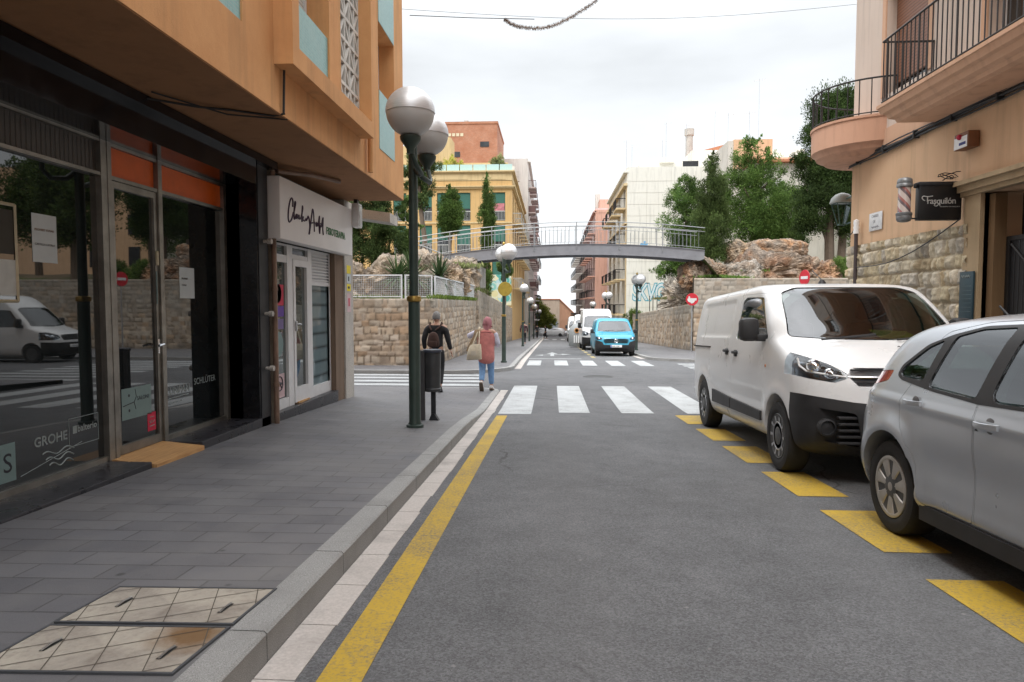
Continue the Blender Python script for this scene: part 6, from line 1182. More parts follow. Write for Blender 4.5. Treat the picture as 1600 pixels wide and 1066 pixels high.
# ---------------------------------------------------------------- arched footbridge
STL=plain('bridge_steel',(.27,.275,.30),.45,.5,.12,2); STR=plain('bridge_rail',(.27,.275,.28),.4,.5,.1)
BR=thing('footbridge','grey steel arched footbridge with balustrade crossing above the street','bridge',(1.8,38,4.5)); bz=lambda x:-.0092*x*x
xs=[-10+.5*k for k in range(33)]+[6.3]; dk=MB()
for y0,y1,h0,h1 in ((-1.0,-.9,-.52,.06),(.9,1.0,-.52,.06),(-.9,.9,-.05,.04)): dk.loft([[(x,y0,bz(x)+h0),(x,y1,bz(x)+h0),(x,y1,bz(x)+h1),(x,y0,bz(x)+h1)] for x in xs])
for s in (-1,1):
    dk.loft([[(x,s*1.0-.06,bz(x)-.53),(x,s*1.0+.06,bz(x)-.53),(x,s*1.0+.06,bz(x)-.50),(x,s*1.0-.06,bz(x)-.50)] for x in xs]); dk.loft([[(x,s*1.0-.06,bz(x)+.03),(x,s*1.0+.06,bz(x)+.03),(x,s*1.0+.06,bz(x)+.06),(x,s*1.0-.06,bz(x)+.06)] for x in xs])
dk.build('deck',STL,BR)
for s in (-1,1):
    b=MB(); y=s*1.03
    for h,r in ((1.22,.024),(1.02,.014)): b.tube([(x,y,bz(x)+h) for x in xs],r,6)
    x=-9.6
    while x<6.3: b.tube([(x,y,bz(x)-.25),(x,y,bz(x)+1.2)],.026,6); x+=2.28
    b.build('handrail',STR,BR,40); b=MB(); b.tube([(x,y,bz(x)+.16) for x in xs],.014,6); x=-9.6
    while x<7:
        for k in range(1,9):
            xx=x+.18+k*.215
            if xx<6.2: b.tube([(xx,y,bz(xx)+.16),(xx,y,bz(xx)+(1.02 if k%3 else .9))],.010,4)
        x+=2.28
    b.build('balusters',STR,BR)
q=MB()
for s in (-1.4,): 
    for z in (.4,.75,1.1): q.tube([(-10.0,s,bz(-10)+z),(-8.5,s-1.0,bz(-9)+z-.5),(-7.3,s-2.2,bz(-9)+z-1.0)],.025,6)
q.build('stair_rail',STR,BR,40)
MB().box(-7.8,-5.6,-1.3,1.3,-3.4,-1.15).build('abutment',PCONC,BR); 
for i,x in enumerate((8.0,8.2,8.45,8.7,9.0)): tag(MB().tube([(0,0,-.4),(0,0,1.15)],.035,6).build('iron_post',IRO),'thin dark iron post standing in the grass by the graffiti wall','post','iron posts by the graffiti wall').location=(x,56.5-.5*i,.85+.02*i)

for i,(x,y,h,r,sd) in enumerate(((22.5,42,9.5,2.0,91),(28,46,11,2.4,92),(25,56,12,2.2,93))):
    tree('broadleaf_tree',('dark tree on the side street terrace nearest the pine, seen in the shop window','broad dark tree farther along the side street terrace','tall dark tree behind the other two on the side street terrace')[i],(x,y,2.6),([(0,0,-.5),(0,0,h*.35),(.2,0,h*.7)],[.28,.22,.08]),[],[(0,0,h*.8,r*.7,r*.7,h*.15),(-.8,0,h*.62,r*.9,r,h*.16),(.9,.2,h*.6,r*.9,r,h*.16),(0,0,h*.42,r*1.1,r,h*.13)],6000,.30,.5,(.03,.055,.02),(.06,.10,.03),sd)
SBD=thing('side_street_house','beige house on the right side street seen in the shop window','building',(32,62,2)); MB().box(23,50,66,76,0,15).build('wall',PE1,SBD).data.transform(Matrix.Translation((-32,-62,-2)))
for k in range(4):
    for f in range(3): MB().box(25+4*k,26.2+4*k,65.92,66.02,5+3.2*f,7+3.2*f).build('window',DKM,SBD).data.transform(Matrix.Translation((-32,-62,-2)))
# ---------------------------------------------------------------- buildings along the street
YEL=stucco('yellow_stucco',(.58,.38,.17),(.52,.33,.135),.5,.1); YEL2=stucco('pale_yellow_stucco',(.58,.44,.24),(.58,.45,.25),.5,.1); TANW=stucco('tan_render',(.55,.42,.23),(.48,.36,.19),.5,.1); 
def brick(name,c,s=.25,h=.075):
    t=NT(name); b=t.n('ShaderNodeTexBrick'); sp=t.n('ShaderNodeSeparateXYZ'); t.l(t.tc.outputs['Object'],sp.inputs[0]); cb=t.n('ShaderNodeCombineXYZ'); t.l(t.math('ADD',sp.outputs[0],sp.outputs[1]),cb.inputs[0]); t.l(sp.outputs[2],cb.inputs[1]); t.l(cb.outputs[0],b.inputs[0])
    for k,x in (('Scale',1),('Mortar Size',.012),('Brick Width',s),('Row Height',h)): b.inputs[k].default_value=x
    b.inputs['Color1'].default_value=(*c,1); b.inputs['Color2'].default_value=(*[x*.75 for x in c],1); b.inputs['Mortar'].default_value=(.38,.30,.24,1); k=t.mix(t.rng(t.noise(.7,6,.7),.38,.68,0,.7),b.outputs[0],tuple(x*.60 for x in c)); return t.bsdf(k,.9)
BRK=brick('red_brick',(.47,.17,.085)); WBL=stucco('white_stucco',(.62,.60,.57),(.56,.54,.50),.4,.08); CRM=stucco('cream_panels',(.70,.685,.63),(.66,.64,.585),.35,.05); PNK=stucco('hazy_pink_stucco',(.72,.55,.53),(.66,.50,.48),.4,.08); SAL=stucco('hazy_salmon_stucco',(.64,.38,.30),(.58,.34,.27),.4,.08); OCH=stucco('ochre_stucco',(.62,.49,.30),(.56,.43,.25),.4,.08)  # pink and salmon made paler, distance haze put into both colours
GRB=plain('green_blind',(.035,.13,.10),.6); WDK=shopglass('far_window_glass',(.03,.035,.04),1.6); RAILW=plain('pale_rail',(.5,.5,.48),.5); TERR=plain('terracotta',(.42,.17,.09),.8)
def front(b,x0,x1,Y,z0,z1,holes,dep=.25,facing=-1):
    """wall in the plane y=Y facing -Y with recessed openings"""
    t=MB(); facade_grid(t,dep,0,x0,x1,z0,z1,holes); b.add([(y,Y+x,z) for x,y,z in t.v],t.f,0)
def sidewall(b,X,y0,y1,z0,z1,holes,dep):
    facade_grid(b,X+dep,X,y0,y1,z0,z1,holes)
def bw(parent,name,b,mat,smooth=None): o=b.build(name,mat,parent,smooth); o.data.transform(Matrix.Translation(-Vector(parent.location))); return o
def subp(parent,grand,name,b,mat): o=b.build(name,mat,parent); o.data.transform(Matrix.Translation(-Vector(grand.location))); return o
def far_balcony(B,x,y0,y1,z,sx,dep,mat,railm,name='balcony',solid=False):
    """balcony on a street facade; sx = direction it sticks out in"""
    xo=x+sx*dep; b=MB(); b.box(min(x,xo),max(x,xo),y0,y1,z-.16,z); o=bw(B,name,b,mat); r=MB(); X0,X1=min(x,xo),max(x,xo)
    if solid: r.box(xo-.04 if sx>0 else xo,xo if sx>0 else xo+.04,y0,y1,z,z+.9); r.box(X0,X1,y0,y0+.05,z,z+.9)
    else:
        r.box(xo-.03,xo+.03,y0,y1,z+.92,z+1.0); r.box(X0,X1,y0,y0+.05,z+.92,z+1.0)
        n=int(dep/.14)
        for k in range(n+1): xx=X0+(X1-X0)*k/max(1,n); r.box(xx-.012,xx+.012,y0,y0+.024,z,z+.92)
        k=y0
        while k<y1: r.box(xo-.014,xo+.014,k,k+.03,z,z+.92); k+=.30
    subp(o,B,'railing',r,railm); return o
# yellow building
YB=thing('yellow_building','yellow corner building with green window blinds beyond the left ruins','building',(-10,75,-3))
cols=[(-14.7,-13.35),(-12.65,-11.3),(-11.3+.35,-9.65),(-9.25,-7.95),(-5.85,-4.55)]; rows=[(9.45,12.2),(6.2,9.05),(3.0,5.7)]
cols=[(-15.6,-14.3),(-13.0,-11.75),(-11.25,-9.9),(-9.3,-7.95),(-5.85,-4.55)]
hol=[(a,c,z0,z1) for a,c in cols for z0,z1 in rows]
b=MB(); front(b,-22,-3.9,67,-4,13.3,hol,.3); shol=[(69+4.2*k,70.3+4.2*k,z0,z1) for k in range(7) for z0,z1 in rows]; sidewall(b,-3.9,67,98,-4,13.3,shol,-.3); b.quad((-22,67,-4),(-22,98,-4),(-22,98,13.3),(-22,67,13.3)); b.quad((-22,67,13.3),(-3.9,67,13.3),(-3.9,98,13.3),(-22,98,13.3)); b.quad((-3.9,98,-4),(-22,98,-4),(-22,98,13.3),(-3.9,98,13.3)); bw(YB,'wall',b,YEL)
q=MB()
for z0,z1,o in ((12.55,12.7,.18),(12.7,12.8,.30),(13.35,14.05,.02),(14.05,14.15,.15),(14.15,14.28,.28)): q.box(-22,-3.9+o,67-o,98,z0,z1)
for x0,x1 in ((-20,-17.2),(-16.4,-12.6),(-11.9,-8.2),(-6.6,-4.5)): q.box(x0,x1,66.94,66.99,13.45,13.95)
for z in (9.2,5.95): q.box(-22,-3.88,66.93,67,z,z+.14)
bw(YB,'cornice',q,YEL2)
def wparts(B,h,Y,blind=.6,rail=True,bl=GRB,red=False):
    x0,x1,z0,z1=h; f=MB(); t=.05
    for a in ((x0,x0+t,z0,z1),(x1-t,x1,z0,z1),(x0+t,x1-t,z1-t,z1),(x0+t,x1-t,z0,z0+t),((x0+x1)/2-.03,(x0+x1)/2+.03,z0+t,z1-t)): f.box(a[0]+.003,a[1]-.003,Y+.20,Y+.25,a[2]+.003,a[3]-.003)
    o=bw(B,'window',f,DKM); subp(o,B,'window_pane',MB().box(x0+t,x1-t,Y+.22,Y+.23,z0+t,z1-t),WDK)
    if blind: subp(o,B,'blind',MB().box(x0+.03,x1-.03,Y+.13,Y+.15,z1-(z1-z0)*blind,z1-.02),bl)
    if red: subp(o,B,'red_poster',MB().box(x0+.08,x1-.08,Y+.10,Y+.12,z0+.95,z0+1.7),plain('faded_pink_curtain',(.46,.17,.19),.8,0,.35,4))
    if rail:
        r=MB(); r.box(x0+.01,x1-.01,Y+.02,Y+.06,z0+.90,z0+.97); r.box(x0+.01,x1-.01,Y+.03,Y+.05,z0+.05,z0+.09); k=x0+.08
        while k<x1: r.box(k,k+.022,Y+.03,Y+.05,z0+.05,z0+.9); k+=.14
        subp(o,B,'railing',r,RAILW)
    return o
for i,h in enumerate(hol): wparts(YB,h,67,(.62,.56,.66,.5)[i%4] if h[3]>6 else .8,True,GRB,red=(h[0]>-6 and h[3]>12))
for i,h in enumerate(shol):
    o=bw(YB,'window',MB().box(-4.15,-4.10,h[0],h[1],h[2],h[3]),WDK); subp(o,YB,'blind',MB().box(-4.06,-4.03,h[0]+.02,h[1]-.02,h[3]-1.5,h[3]-.02),GRB)
    far_balcony(YB,-3.9,h[0]-.5,h[1]+.5,h[2]-.05,1,.85,YEL2,RAILW)
q=MB(); q.box(-22,-11.6,72,80,14.28,17.9); q.box(-11.7,-10.5,71.4,74,14.28,18.6); bw(YB,'rooftop_block',q,TANW); q=MB(); q.box(-10.5,-5.0,75,92,14.28,16.4); q.box(-10.5,-4.8,74.8,92.2,16.4,16.65); bw(YB,'penthouse',q,YEL2)
GLB=plain('balustrade_glass',(.42,.60,.58),.08,0,.05); q=MB()
for k in range(9): q.box(-15.5+k*1.3,-14.28+k*1.3,67.25,67.29,14.28,14.95)
bw(YB,'glass_balustrade',q,GLB); q=MB(); q.tube([(-15,70,14.4),(-13.0,69.5,15.7),(-11.8,69.5,16.0)],.07,6); q.tube([(-14.5,69.5,15.5),(-12,69.5,15.5)],.06,6); bw(YB,'pergola_beam',q,BRP)
MU=None
def mural():
    t=NT('painted_mural'); v=t.n('ShaderNodeTexVoronoi'); v.inputs['Scale'].default_value=1.15; t.l(t.tc.outputs['Object'],v.inputs[0]); s=t.n('ShaderNodeSeparateColor'); t.l(v.outputs['Color'],s.inputs[0]); r=t.n('ShaderNodeValToRGB'); r.color_ramp.interpolation='CONSTANT'; e=r.color_ramp.elements; e[0].color=(.55,.50,.28,1); e[1].position=.25; e[1].color=(.08,.30,.27,1)
    for p,c in ((.45,(.35,.50,.52,1)),(.65,(.60,.55,.36,1)),(.82,(.20,.42,.38,1))): q=e.new(p); q.color=c
    t.l(s.outputs[0],r.inputs[0]); w=t.math('SINE',t.math('MULTIPLY',v.outputs[0],16)); k=t.mix(t.rng(w,.3,.6,0,.6),r.outputs[0],(.55,.58,.5)); return t.bsdf(k,.85)
bw(YB,'mural',MB().box(-6.7,-3.95,66.90,66.96,1.2,4.2),mural())
for i,(x,s) in enumerate(((-9.7,.6),(-5.4,.45))):
    t=thing('terrace_plant',('yellow green bush on the roof terrace of the yellow building','small grey bush at the terrace end by the penthouse')[i],'plant',(x,69,14.3)); MB().tube([(0,0,0),(0,0,.5)],.05,5).build('stem',BARK,t); crown('crown',[(0,0,.85,1.5*s*1.2,.8,.75),(.5,0,.6,1.0*s,.7,.5)],1500,.22,.4,((.22,.26,.06),(.10,.14,.07))[i],((.36,.38,.10),(.17,.22,.11))[i],t,70+i)
# brick tower block behind it
BT=thing('brick_building','red brick tower block rising behind the yellow building','building',(-11,95,-3)); q=MB(); q.box(-14.2,-7.3,92,104,-3,25.3); q.box(-14.3,-7.2,91.9,104.1,25.3,25.6); q.box(-7.3,-5.6,92.5,104,-3,19.6); q.box(-5.6,-4.9,93,104,-3,18.2); bw(BT,'wall',q,BRK)
for x,z in ((-12.9,21.3),(-9.0,22.6)): bw(BT,'window',MB().box(x-.6,x+.6,91.93,92.02,z-.35,z+.35),WDK)
for k in range(4): bw(BT,'vent_opening',MB().box(-13.9+.55*k,-13.5+.55*k,91.95,92.02,23.7,24.1),CREAM)
bw(BT,'roof_tank',MB().box(-7.2,-4.9,90.5,92.3,17.4,19.4),WBL); q=MB(); q.box(-12,-11.4,94,94.6,25.6,26.3); q.box(-4.9,-4.5,95,95.6,18.2,19.6); bw(BT,'chimney',q,PCONC)
# pale apartment block with balconies farther up the left side
def street_block(label,name,x0,x1,y0,y1,zb,zt,mat,sx,nf,ny,bmat,rail,bal=.95,endw=0,accent=None,solid=False,gdark=True,loc=None):
    B=thing(name,label,'building',((x0+x1)/2,(y0+y1)/2,zb)); X=x1 if sx>0 else x0; fh=(zt-zb-4.2)/nf; ph=(y1-y0)/ny; hs=[]
    for f in range(nf):
        for k in range(ny): hs.append((y0+ph*(k+.3),y0+ph*(k+.62),zb+4.2+fh*f+.15,zb+4.2+fh*f+min(2.3,fh-.5)))
    for k in range(ny): hs.append((y0+ph*(k+.15),y0+ph*(k+.85),zb+.2,zb+3.2))
    b=MB(); sidewall(b,X,y0,y1,zb,zt,hs,-sx*.35); xe=x0 if sx>0 else x1
    eh=[(min(x0,x1)+2.2+3*k,min(x0,x1)+3.3+3*k,zb+5+fh*f,zb+6.6+fh*f) for f in range(nf) for k in range(endw)]
    front(b,x0,x1,y0,zb,zt,eh,.3); b.quad((x0,y1,zb),(x1,y1,zb),(x1,y1,zt),(x0,y1,zt)); b.quad((x0,y0,zt),(x1,y0,zt),(x1,y1,zt),(x0,y1,zt)); b.quad((xe,y0,zb),(xe,y1,zb),(xe,y1,zt),(xe,y0,zt)); bw(B,'wall',b,mat)
    q=MB(); q.box(min(x0,x1)-.0,max(x0,x1)+.0,y0,y1,zt,zt+.4); q.box(X-.1,X+sx*.35 if sx>0 else X+.1,y0-.1,y1,zt-.15,zt) if sx>0 else q.box(X-.35,X+.1,y0-.1,y1,zt-.15,zt); bw(B,'parapet',q,mat)
    for i,h in enumerate(hs):
        o=bw(B,'window',MB().box(X-sx*.33-.02,X-sx*.33+.02,h[0],h[1],h[2],h[3]),WDK)
        if i<nf*ny:
            if i%3!=1: subp(o,B,'roller_shutter',MB().box(min(X-sx*.27,X-sx*.24),max(X-sx*.27,X-sx*.24),h[0]+.02,h[1]-.02,h[3]-(h[3]-h[2])*(.3+.35*(i%2)),h[3]),SHUT if i%2 else BSHUT)
            far_balcony(B,X,h[0]-.7,h[1]+.7,h[2]-.05,sx,bal,bmat,rail,solid=solid and i%2==0)
    for e in eh: o=bw(B,'window',MB().box(e[0],e[1],y0+.25,y0+.28,e[2],e[3]),WDK); subp(o,B,'roller_shutter',MB().box(e[0]+.03,e[1]-.03,y0+.18,y0+.2,e[3]-.8,e[3]),SHUT)
    if accent: bw(B,'corner_stripe',MB().box(X-sx*1.6 if sx>0 else X-.02,X+.02 if sx>0 else X+1.6,y0-.06,y0-.005,zb,zt),accent)
    return B
street_block('white apartment block with pink balconies left of the street','apartment_building',-18,-3.4,98.3,128,-4,21.6,WBL,1,6,5,stucco('grey_pink_slab',(.46,.38,.36),(.40,.33,.31)),plain('dark_red_rail',(.13,.07,.065),.5),1.05,solid=True)
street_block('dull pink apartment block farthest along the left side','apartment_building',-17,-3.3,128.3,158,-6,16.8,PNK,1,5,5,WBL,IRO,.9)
WB=street_block('cream building with a blank tiled gable and graffiti right of the street','cream_building',7.55,26,70,92,-4,14.66,CRM,-1,4,4,OCH,IRO,1.0)
q=MB(); q.box(7.2,7.56,69.85,92,13.2,13.45); q.box(7.35,7.56,69.9,92,9.4,9.6); bw(WB,'cornice',q,OCH); bw(WB,'street_face',MB().box(7.50,7.545,70.05,71.0,-4,13.2),OCH)
q=MB()
for k in range(12): q.box(7.6,26,69.985,70.0,1.0+1.15*k,1.015+1.15*k)
for k in range(7): q.box(9.5+2.4*k,9.515+2.4*k,69.986,70.0,-3,14.6)
bw(WB,'panel_joints',q,plain('joint_grey',(.40,.38,.33),.9))
q=MB(); q.box(9.4,15.5,75,85,15.05,16.4); q.box(14.5,26,73,90,15.05,17.3); q.box(11.5,13,74.5,76,16.4,16.9); bw(WB,'rooftop_block',q,CRM); q=MB(); q.prism([(15,17.3),(19,18.3),(19,17.3)],74,88,'y'); bw(WB,'tiled_roof',q,TERR); bw(WB,'roof_window',MB().box(12.9,14.3,74.96,75.0,15.2,16.0) if 0 else MB().box(13.6,15.2,72.95,73.0,15.3,16.2),DKM)
q=MB(); q.lathe([(.42,17.0),(.42,20.4),(.55,20.5),(.55,21.2),(0,21.25)],16,(15.6,80,0)); bw(WB,'chimney',q,PCONC,40)
# graffiti sprayed on the gable
for tx,sz,of,m,d in (('SKVG',2.35,.13,plain('graffiti_blue',(.03,.30,.40),.6),.012),('SKVG',2.35,.035,plain('graffiti_pale',(.56,.64,.68),.6),.02)):
    o=text('graffiti',tx,sz,m,frame((8.15,70-d,1.75),(1,0,0),(0,-1,0))@Matrix.Diagonal((.62,1,1,1)),WB,extr=.002,bold=of,sp=.86,shear=.12); o.data.transform(Matrix.Translation(-Vector(WB.location)))
o=text('graffiti','sk',.9,plain('graffiti_mid_blue',(.15,.38,.62),.6),frame((8.9,69.985,7.0),(1,0,0),(0,-1,0)),WB,extr=.002,bold=.05); o.data.transform(Matrix.Translation(-Vector(WB.location)))
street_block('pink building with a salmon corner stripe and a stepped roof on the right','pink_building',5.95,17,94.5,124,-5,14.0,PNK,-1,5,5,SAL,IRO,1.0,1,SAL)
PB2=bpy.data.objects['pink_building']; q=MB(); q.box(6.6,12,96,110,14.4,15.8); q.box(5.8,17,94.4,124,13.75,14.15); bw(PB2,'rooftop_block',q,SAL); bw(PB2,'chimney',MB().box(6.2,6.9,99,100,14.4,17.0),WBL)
street_block('grey brown balconied block farthest along the right side','apartment_building',5.6,16,124.3,160,-6,12.6,stucco('grey_brown_stucco',(.52,.45,.41),(.46,.40,.36)),-1,5,6,WBL,IRO,1.2)
# building that closes the street
EB=thing('gabled_building','tan building with a sloping brick gable closing the far end of the street','building',(0,178,-6.2)); q=MB(); q.box(-9,2.0,172,190,-6.2,2.4); bw(EB,'wall',q,stucco('far_tan_wall',(.44,.36,.28),(.40,.32,.25))); q=MB(); q.prism([(2.0,-6.2),(2.0,2.4),(6.2,-1.7),(6.2,-6.2)],172.2,190,'y'); bw(EB,'gable_wall',q,stucco('far_brick_wall',(.44,.25,.16),(.38,.22,.14))); q=MB(); q.prism([(2.0,2.4),(2.0,2.65),(6.4,-1.6),(6.4,-1.85)],171.9,190,'y'); q.box(-9.1,2.0,171.8,190,2.4,2.62); bw(EB,'roof',q,TERR); bw(EB,'doorway',MB().box(-.5,1.5,171.93,172.0,-6,-2.9),stucco('blue_grey_door',(.30,.34,.36),(.26,.30,.33))); bw(EB,'lean_to',MB().prism([(3.0,-6.2),(5.6,-2.4),(7,-2.4),(7,-6.2)],165,172,'y'),plain('slate_grey',(.12,.13,.14),.7))
tree('broadleaf_tree','rounded yellow green tree at the far end of the street',(-1.6,140,-5.2),([(0,0,-1),(0,0,3),(0,0,6)],[.25,.2,.08]),[],[(-1.2,0,6.2,1.6,1.5,1.3),(-1.6,0,4.4,2.0,1.6,1.4),(.2,0,4.6,1.7,1.5,1.3),(1.0,0,3.1,1.7,1.5,1.2),(-.7,0,2.7,2.0,1.6,1.1),(.5,0,1.6,1.3,1.2,.7)],6500,.36,.5,(.08,.12,.035),(.19,.22,.05),81)
# houses behind the right hand trees
HB=thing('white_house','white house with a tiled eave seen between the conifer and the pine','building',(19,62,2)); q=MB(); q.box(17.2,28,60,72,1,13.4); q.box(15.7,19.5,63,70,1,15.9); bw(HB,'wall',q,stucco('old_white_wall',(.58,.55,.50),(.50,.46,.40),.6)); q=MB(); q.prism([(59.4,13.3),(59.4,13.5),(64,14.6),(64,13.4)],17.0,28,'x'); q.prism([(59.6,9.3),(59.6,9.45),(60.05,9.6),(60.05,9.3)],17.0,20,'x'); bw(HB,'tiled_eave',q,TERR); bw(HB,'rooftop_block',MB().box(16.2,19.6,62.9,69,13.4,16.0),PE1)
for x,z in ((19.0,11.0),(19.0,7.0)): o=bw(HB,'window',MB().box(x-.6,x+.6,59.95,60.05,z-.9,z+.9),SHUT)
for i,(x,y,z,h) in enumerate(((8.3,78,15.0,4.6),(9.6,84,15.4,5.0),(12.6,80,16.8,3.2),(12.1,74.5,16.4,4.2),(14.9,78,17.3,4.0),(18.0,78,17.4,5.2),(21.3,73,17.3,7.2),(18.4,66,15.9,3.4),(16.2,65,15.9,3.0))):
    t=thing('roof_aerial',('thin television aerial at the street end of the cream roof','second thin aerial back on the cream roof','short aerial over the cream rooftop block','tall aerial with a wide head left of the chimney','aerial just left of the round chimney','aerial right of the round chimney','very tall aerial over the bright conifer','aerial on the peach rooftop block of the white house','short aerial behind the conifer top')[i],'aerial',(x,y,z),0,'aerials on the right roofs'); q=MB(); q.tube([(0,0,0),(0,0,h)],.018,5); q.build('mast',ALU,t); q=MB(); q.tube([(-.7,0,h-.25),(.7,0,h-.1)],.012,4)
    for k in range(5): q.tube([(-.5+.25*k,-.3,h-.22+.03*k),(-.5+.25*k,.3,h-.22+.03*k)],.009,4)
    q.build('antenna_head',ALU,t)
# ---------------------------------------------------------------- vehicles in place
def place(o,x,y,wb,face=-1):
    """stand a vehicle on the sloping road: front axle at (x,y), facing -Y"""
    z0=gz(y); z1=gz(y-face*wb); a=math.atan2(z1-z0,wb); o.matrix_world=Matrix.Translation((x,y,z0))@Matrix.Rotation(math.pi if face<0 else 0,4,'Z')@Matrix.Rotation(-a,4,'X')
place(build_white_van(),3.19,6.83,3.275); place(build_hatchback(),3.19,2.05,2.65); place(build_blue_van(),2.95,32.2,2.716)
TV=panel_van('tall white van parked right behind the bright blue van',WHITE,TKEYS,TCFG,'tall white vans'); place(TV,2.80,41.2,3.6)
for x,y,l in ((2.85,57.5,'second tall white van in the row, behind the grey recycling bell'),(2.55,66.5,'farthest tall white van in the row beyond the other parked vans')): c=copy_tree(TV); c['label']=l; place(c,x,y,3.6)
c=copy_tree(TV); c['label']='tall white van on the side street, seen reflected in the dark shop window'; c.matrix_world=Matrix.Translation((11.2,24.9,gz(24.9)))@Matrix.Rotation(math.pi/2,4,'Z')
def far_car(label,x,y,rz,mat):
    t=thing('parked_car',label,'car',(x,y,gz(y)),rz,'cars at the far end'); b=car_body(FKEYS,seg=2,N=(6,10,6)); meshobj('body',b,mat,t,35); MB().loft([[(s*.80,-.3,.98),(s*.70,-1.0,1.39),(s*.70,-2.3,1.36),(s*.82,-2.8,1.02)] for s in (-1.05,1.05)]).build('windows',GLS if 0 else BLKI,t)
    for yy in (0,-2.65):
        for s in (1,-1): MB().lathe([(.31,s*.7),(.31,s*.915),(.2,s*.92),(0,s*.92)],18,(0,yy,.31),'x').build('wheel',RUBB,t,40)
far_car('small white car standing across the far end of the street',-1.0,118,1.4,WHITE); far_car('silver car beside the white one at the far end of the street',2.8,124,1.7,SILVER); far_car('dark car at the far end under the sloping gable',4.6,135,1.5,DKM); far_car('white car half hidden behind the far end pedestrians',-3.6,126,1.2,WHITE)
# recycling bell
RB=thing('recycling_bell','grey rounded recycling bell with an orange opening between the parked vans','recycling bin',(1.74,46.6,gz(46.6))); MB().lathe([(.52,.08),(.58,.15),(.60,.9),(.57,1.15),(.47,1.4),(.28,1.58),(.1,1.63),(0,1.64)],24).build('shell',plain('bell_grey',(.27,.285,.29),.5),RB,40); MB().lathe([(.17,-.62),(.17,-.5),(.11,-.5),(.11,-.62)],16,(-.05,0,1.18),'y').build('opening',plain('bell_orange',(.6,.27,.08),.5),RB,40)
q=MB()
for k in range(4): q.box(-.25+.14*k,-.17+.14*k,-.615,-.58,.35,.85)
q.build('label_strip',WHP,RB)
# ---------------------------------------------------------------- globe street lamps
LGR=plain('lamp_green',(.032,.050,.042),.42,.1,.25,3); BRASS=plain('brass',(.50,.34,.10),.35,.85,.2)
def globe_mats():
    t=NT('frosted_globe_bowl'); b=t.bsdf((.50,.49,.48),.35,bump=t.noise(30,2,.5,t.co('Object',(.2,.2,6))),bs=.10,bd=.004); 
    t2=NT('brushed_globe_dome'); n=t2.noise(26,3,.6,t2.co('Object',(.15,.15,5))); t2.bsdf(t2.mix(t2.rng(n,.35,.65),(.62,.62,.63),(.74,.74,.75)),.42,.55,bump=n,bs=.15,bd=.004); return t.m,t2.m
BOWL,DOME=globe_mats()
def lamp(label,x,y,z,rz=0,s=1.0,two=True):
    t=thing('street_lamp',label,'street lamp',(x,y,z),rz,'green globe street lamps'); p=MB()
    p.lathe([(.085,-.1),(.085,.06),(.075,.09),(.073,1.62),(.073,1.63)],24); p.lathe([(.058,1.68),(.055,3.95),(.045,4.0),(.03,4.05),(0,4.05)],24); p.lathe([(.073,1.60),(.062,1.70)],24); p.build('pole',LGR,t,40)
    MB().lathe([(.074,1.62),(.088,1.63),(.094,1.66),(.088,1.69),(.06,1.70)],24).build('collar',BRASS,t,40); MB().lathe([(.02,4.04),(.022,4.10),(.045,4.12),(.055,4.16),(.045,4.21),(.02,4.235),(0,4.24)],16).build('finial',BRASS,t,50)
    MB().lathe([(.085,.0),(.11,.01),(.11,.05),(.09,.06)],20).build('base',LGR,t,40)
    for sgn in ((1,-1) if two else (1,)):
        d=.53; a=MB(); a.tube([(0,0,3.33),(.10,sgn*.10,3.20),(.16,sgn*.30,3.17),(.13,sgn*.48,3.25),(.08,sgn*d,3.42)],[.035,.034,.032,.03,.03],8); a.lathe([(.045,3.36),(.05,3.42),(.085,3.47),(.12,3.52),(.125,3.56),(.10,3.575)],18,(.08*1,sgn*d,0)); ar=a.build('arm',LGR,t,45)
        c=(.08,sgn*d,3.84); MB().sphere(c,.282,36,0,1,-.955,-.02).build('globe_bowl',BOWL,ar,60); MB().sphere(c,.290,36,0,1,-.03,1).build('globe_dome',DOME,ar,60)
    return t
L1=lamp('tall dark green street lamp with two silver globes nearest the camera',-1.745,8.60,-.255)
def lcopy(label,x,y,rz=0,dz=.1):
    c=copy_tree(L1); c.location=(x,y,gz(y)+dz); c.rotation_euler=(0,0,rz); c['label']=label; return c
lcopy('second globe lamp on the left, carrying a round sign on its pole',-1.68,24.0,R(14)); lcopy('third globe lamp on the left pavement, beyond the round sign',-1.91,45.3,R(4)); lcopy('fourth globe lamp along the left pavement',-2.1,64.5,R(8)); lcopy('fifth globe lamp along the left pavement, before the gable end tree',-2.15,82,R(10)); lcopy('farthest globe lamp on the left pavement',-2.2,104,R(40))
lcopy('globe lamp on the right pavement in front of the blue graffiti',4.62,37.5,R(4)); lcopy('globe lamp rising behind the tall white van',4.35,55,R(12)); lcopy('third globe lamp on the right before the pink building',4.35,74,R(6)); lcopy('farthest globe lamp on the right pavement',4.3,98,R(10))
# back of a round sign on the second lamp
GS=thing('round_sign','yellowish back of a round sign fixed to the second lamp pole on the left','sign',(-1.63,23.88,1.86)); MB().lathe([(.245,-.012),(.25,0),(.245,.012)],32,(0,0,0),'y').build('disc',plain('weathered_ochre',(.33,.24,.035),.6,.1,.2),GS,40); MB().box(-.05,.05,.01,.09,-.12,.12).build('clamp',DKM,GS)
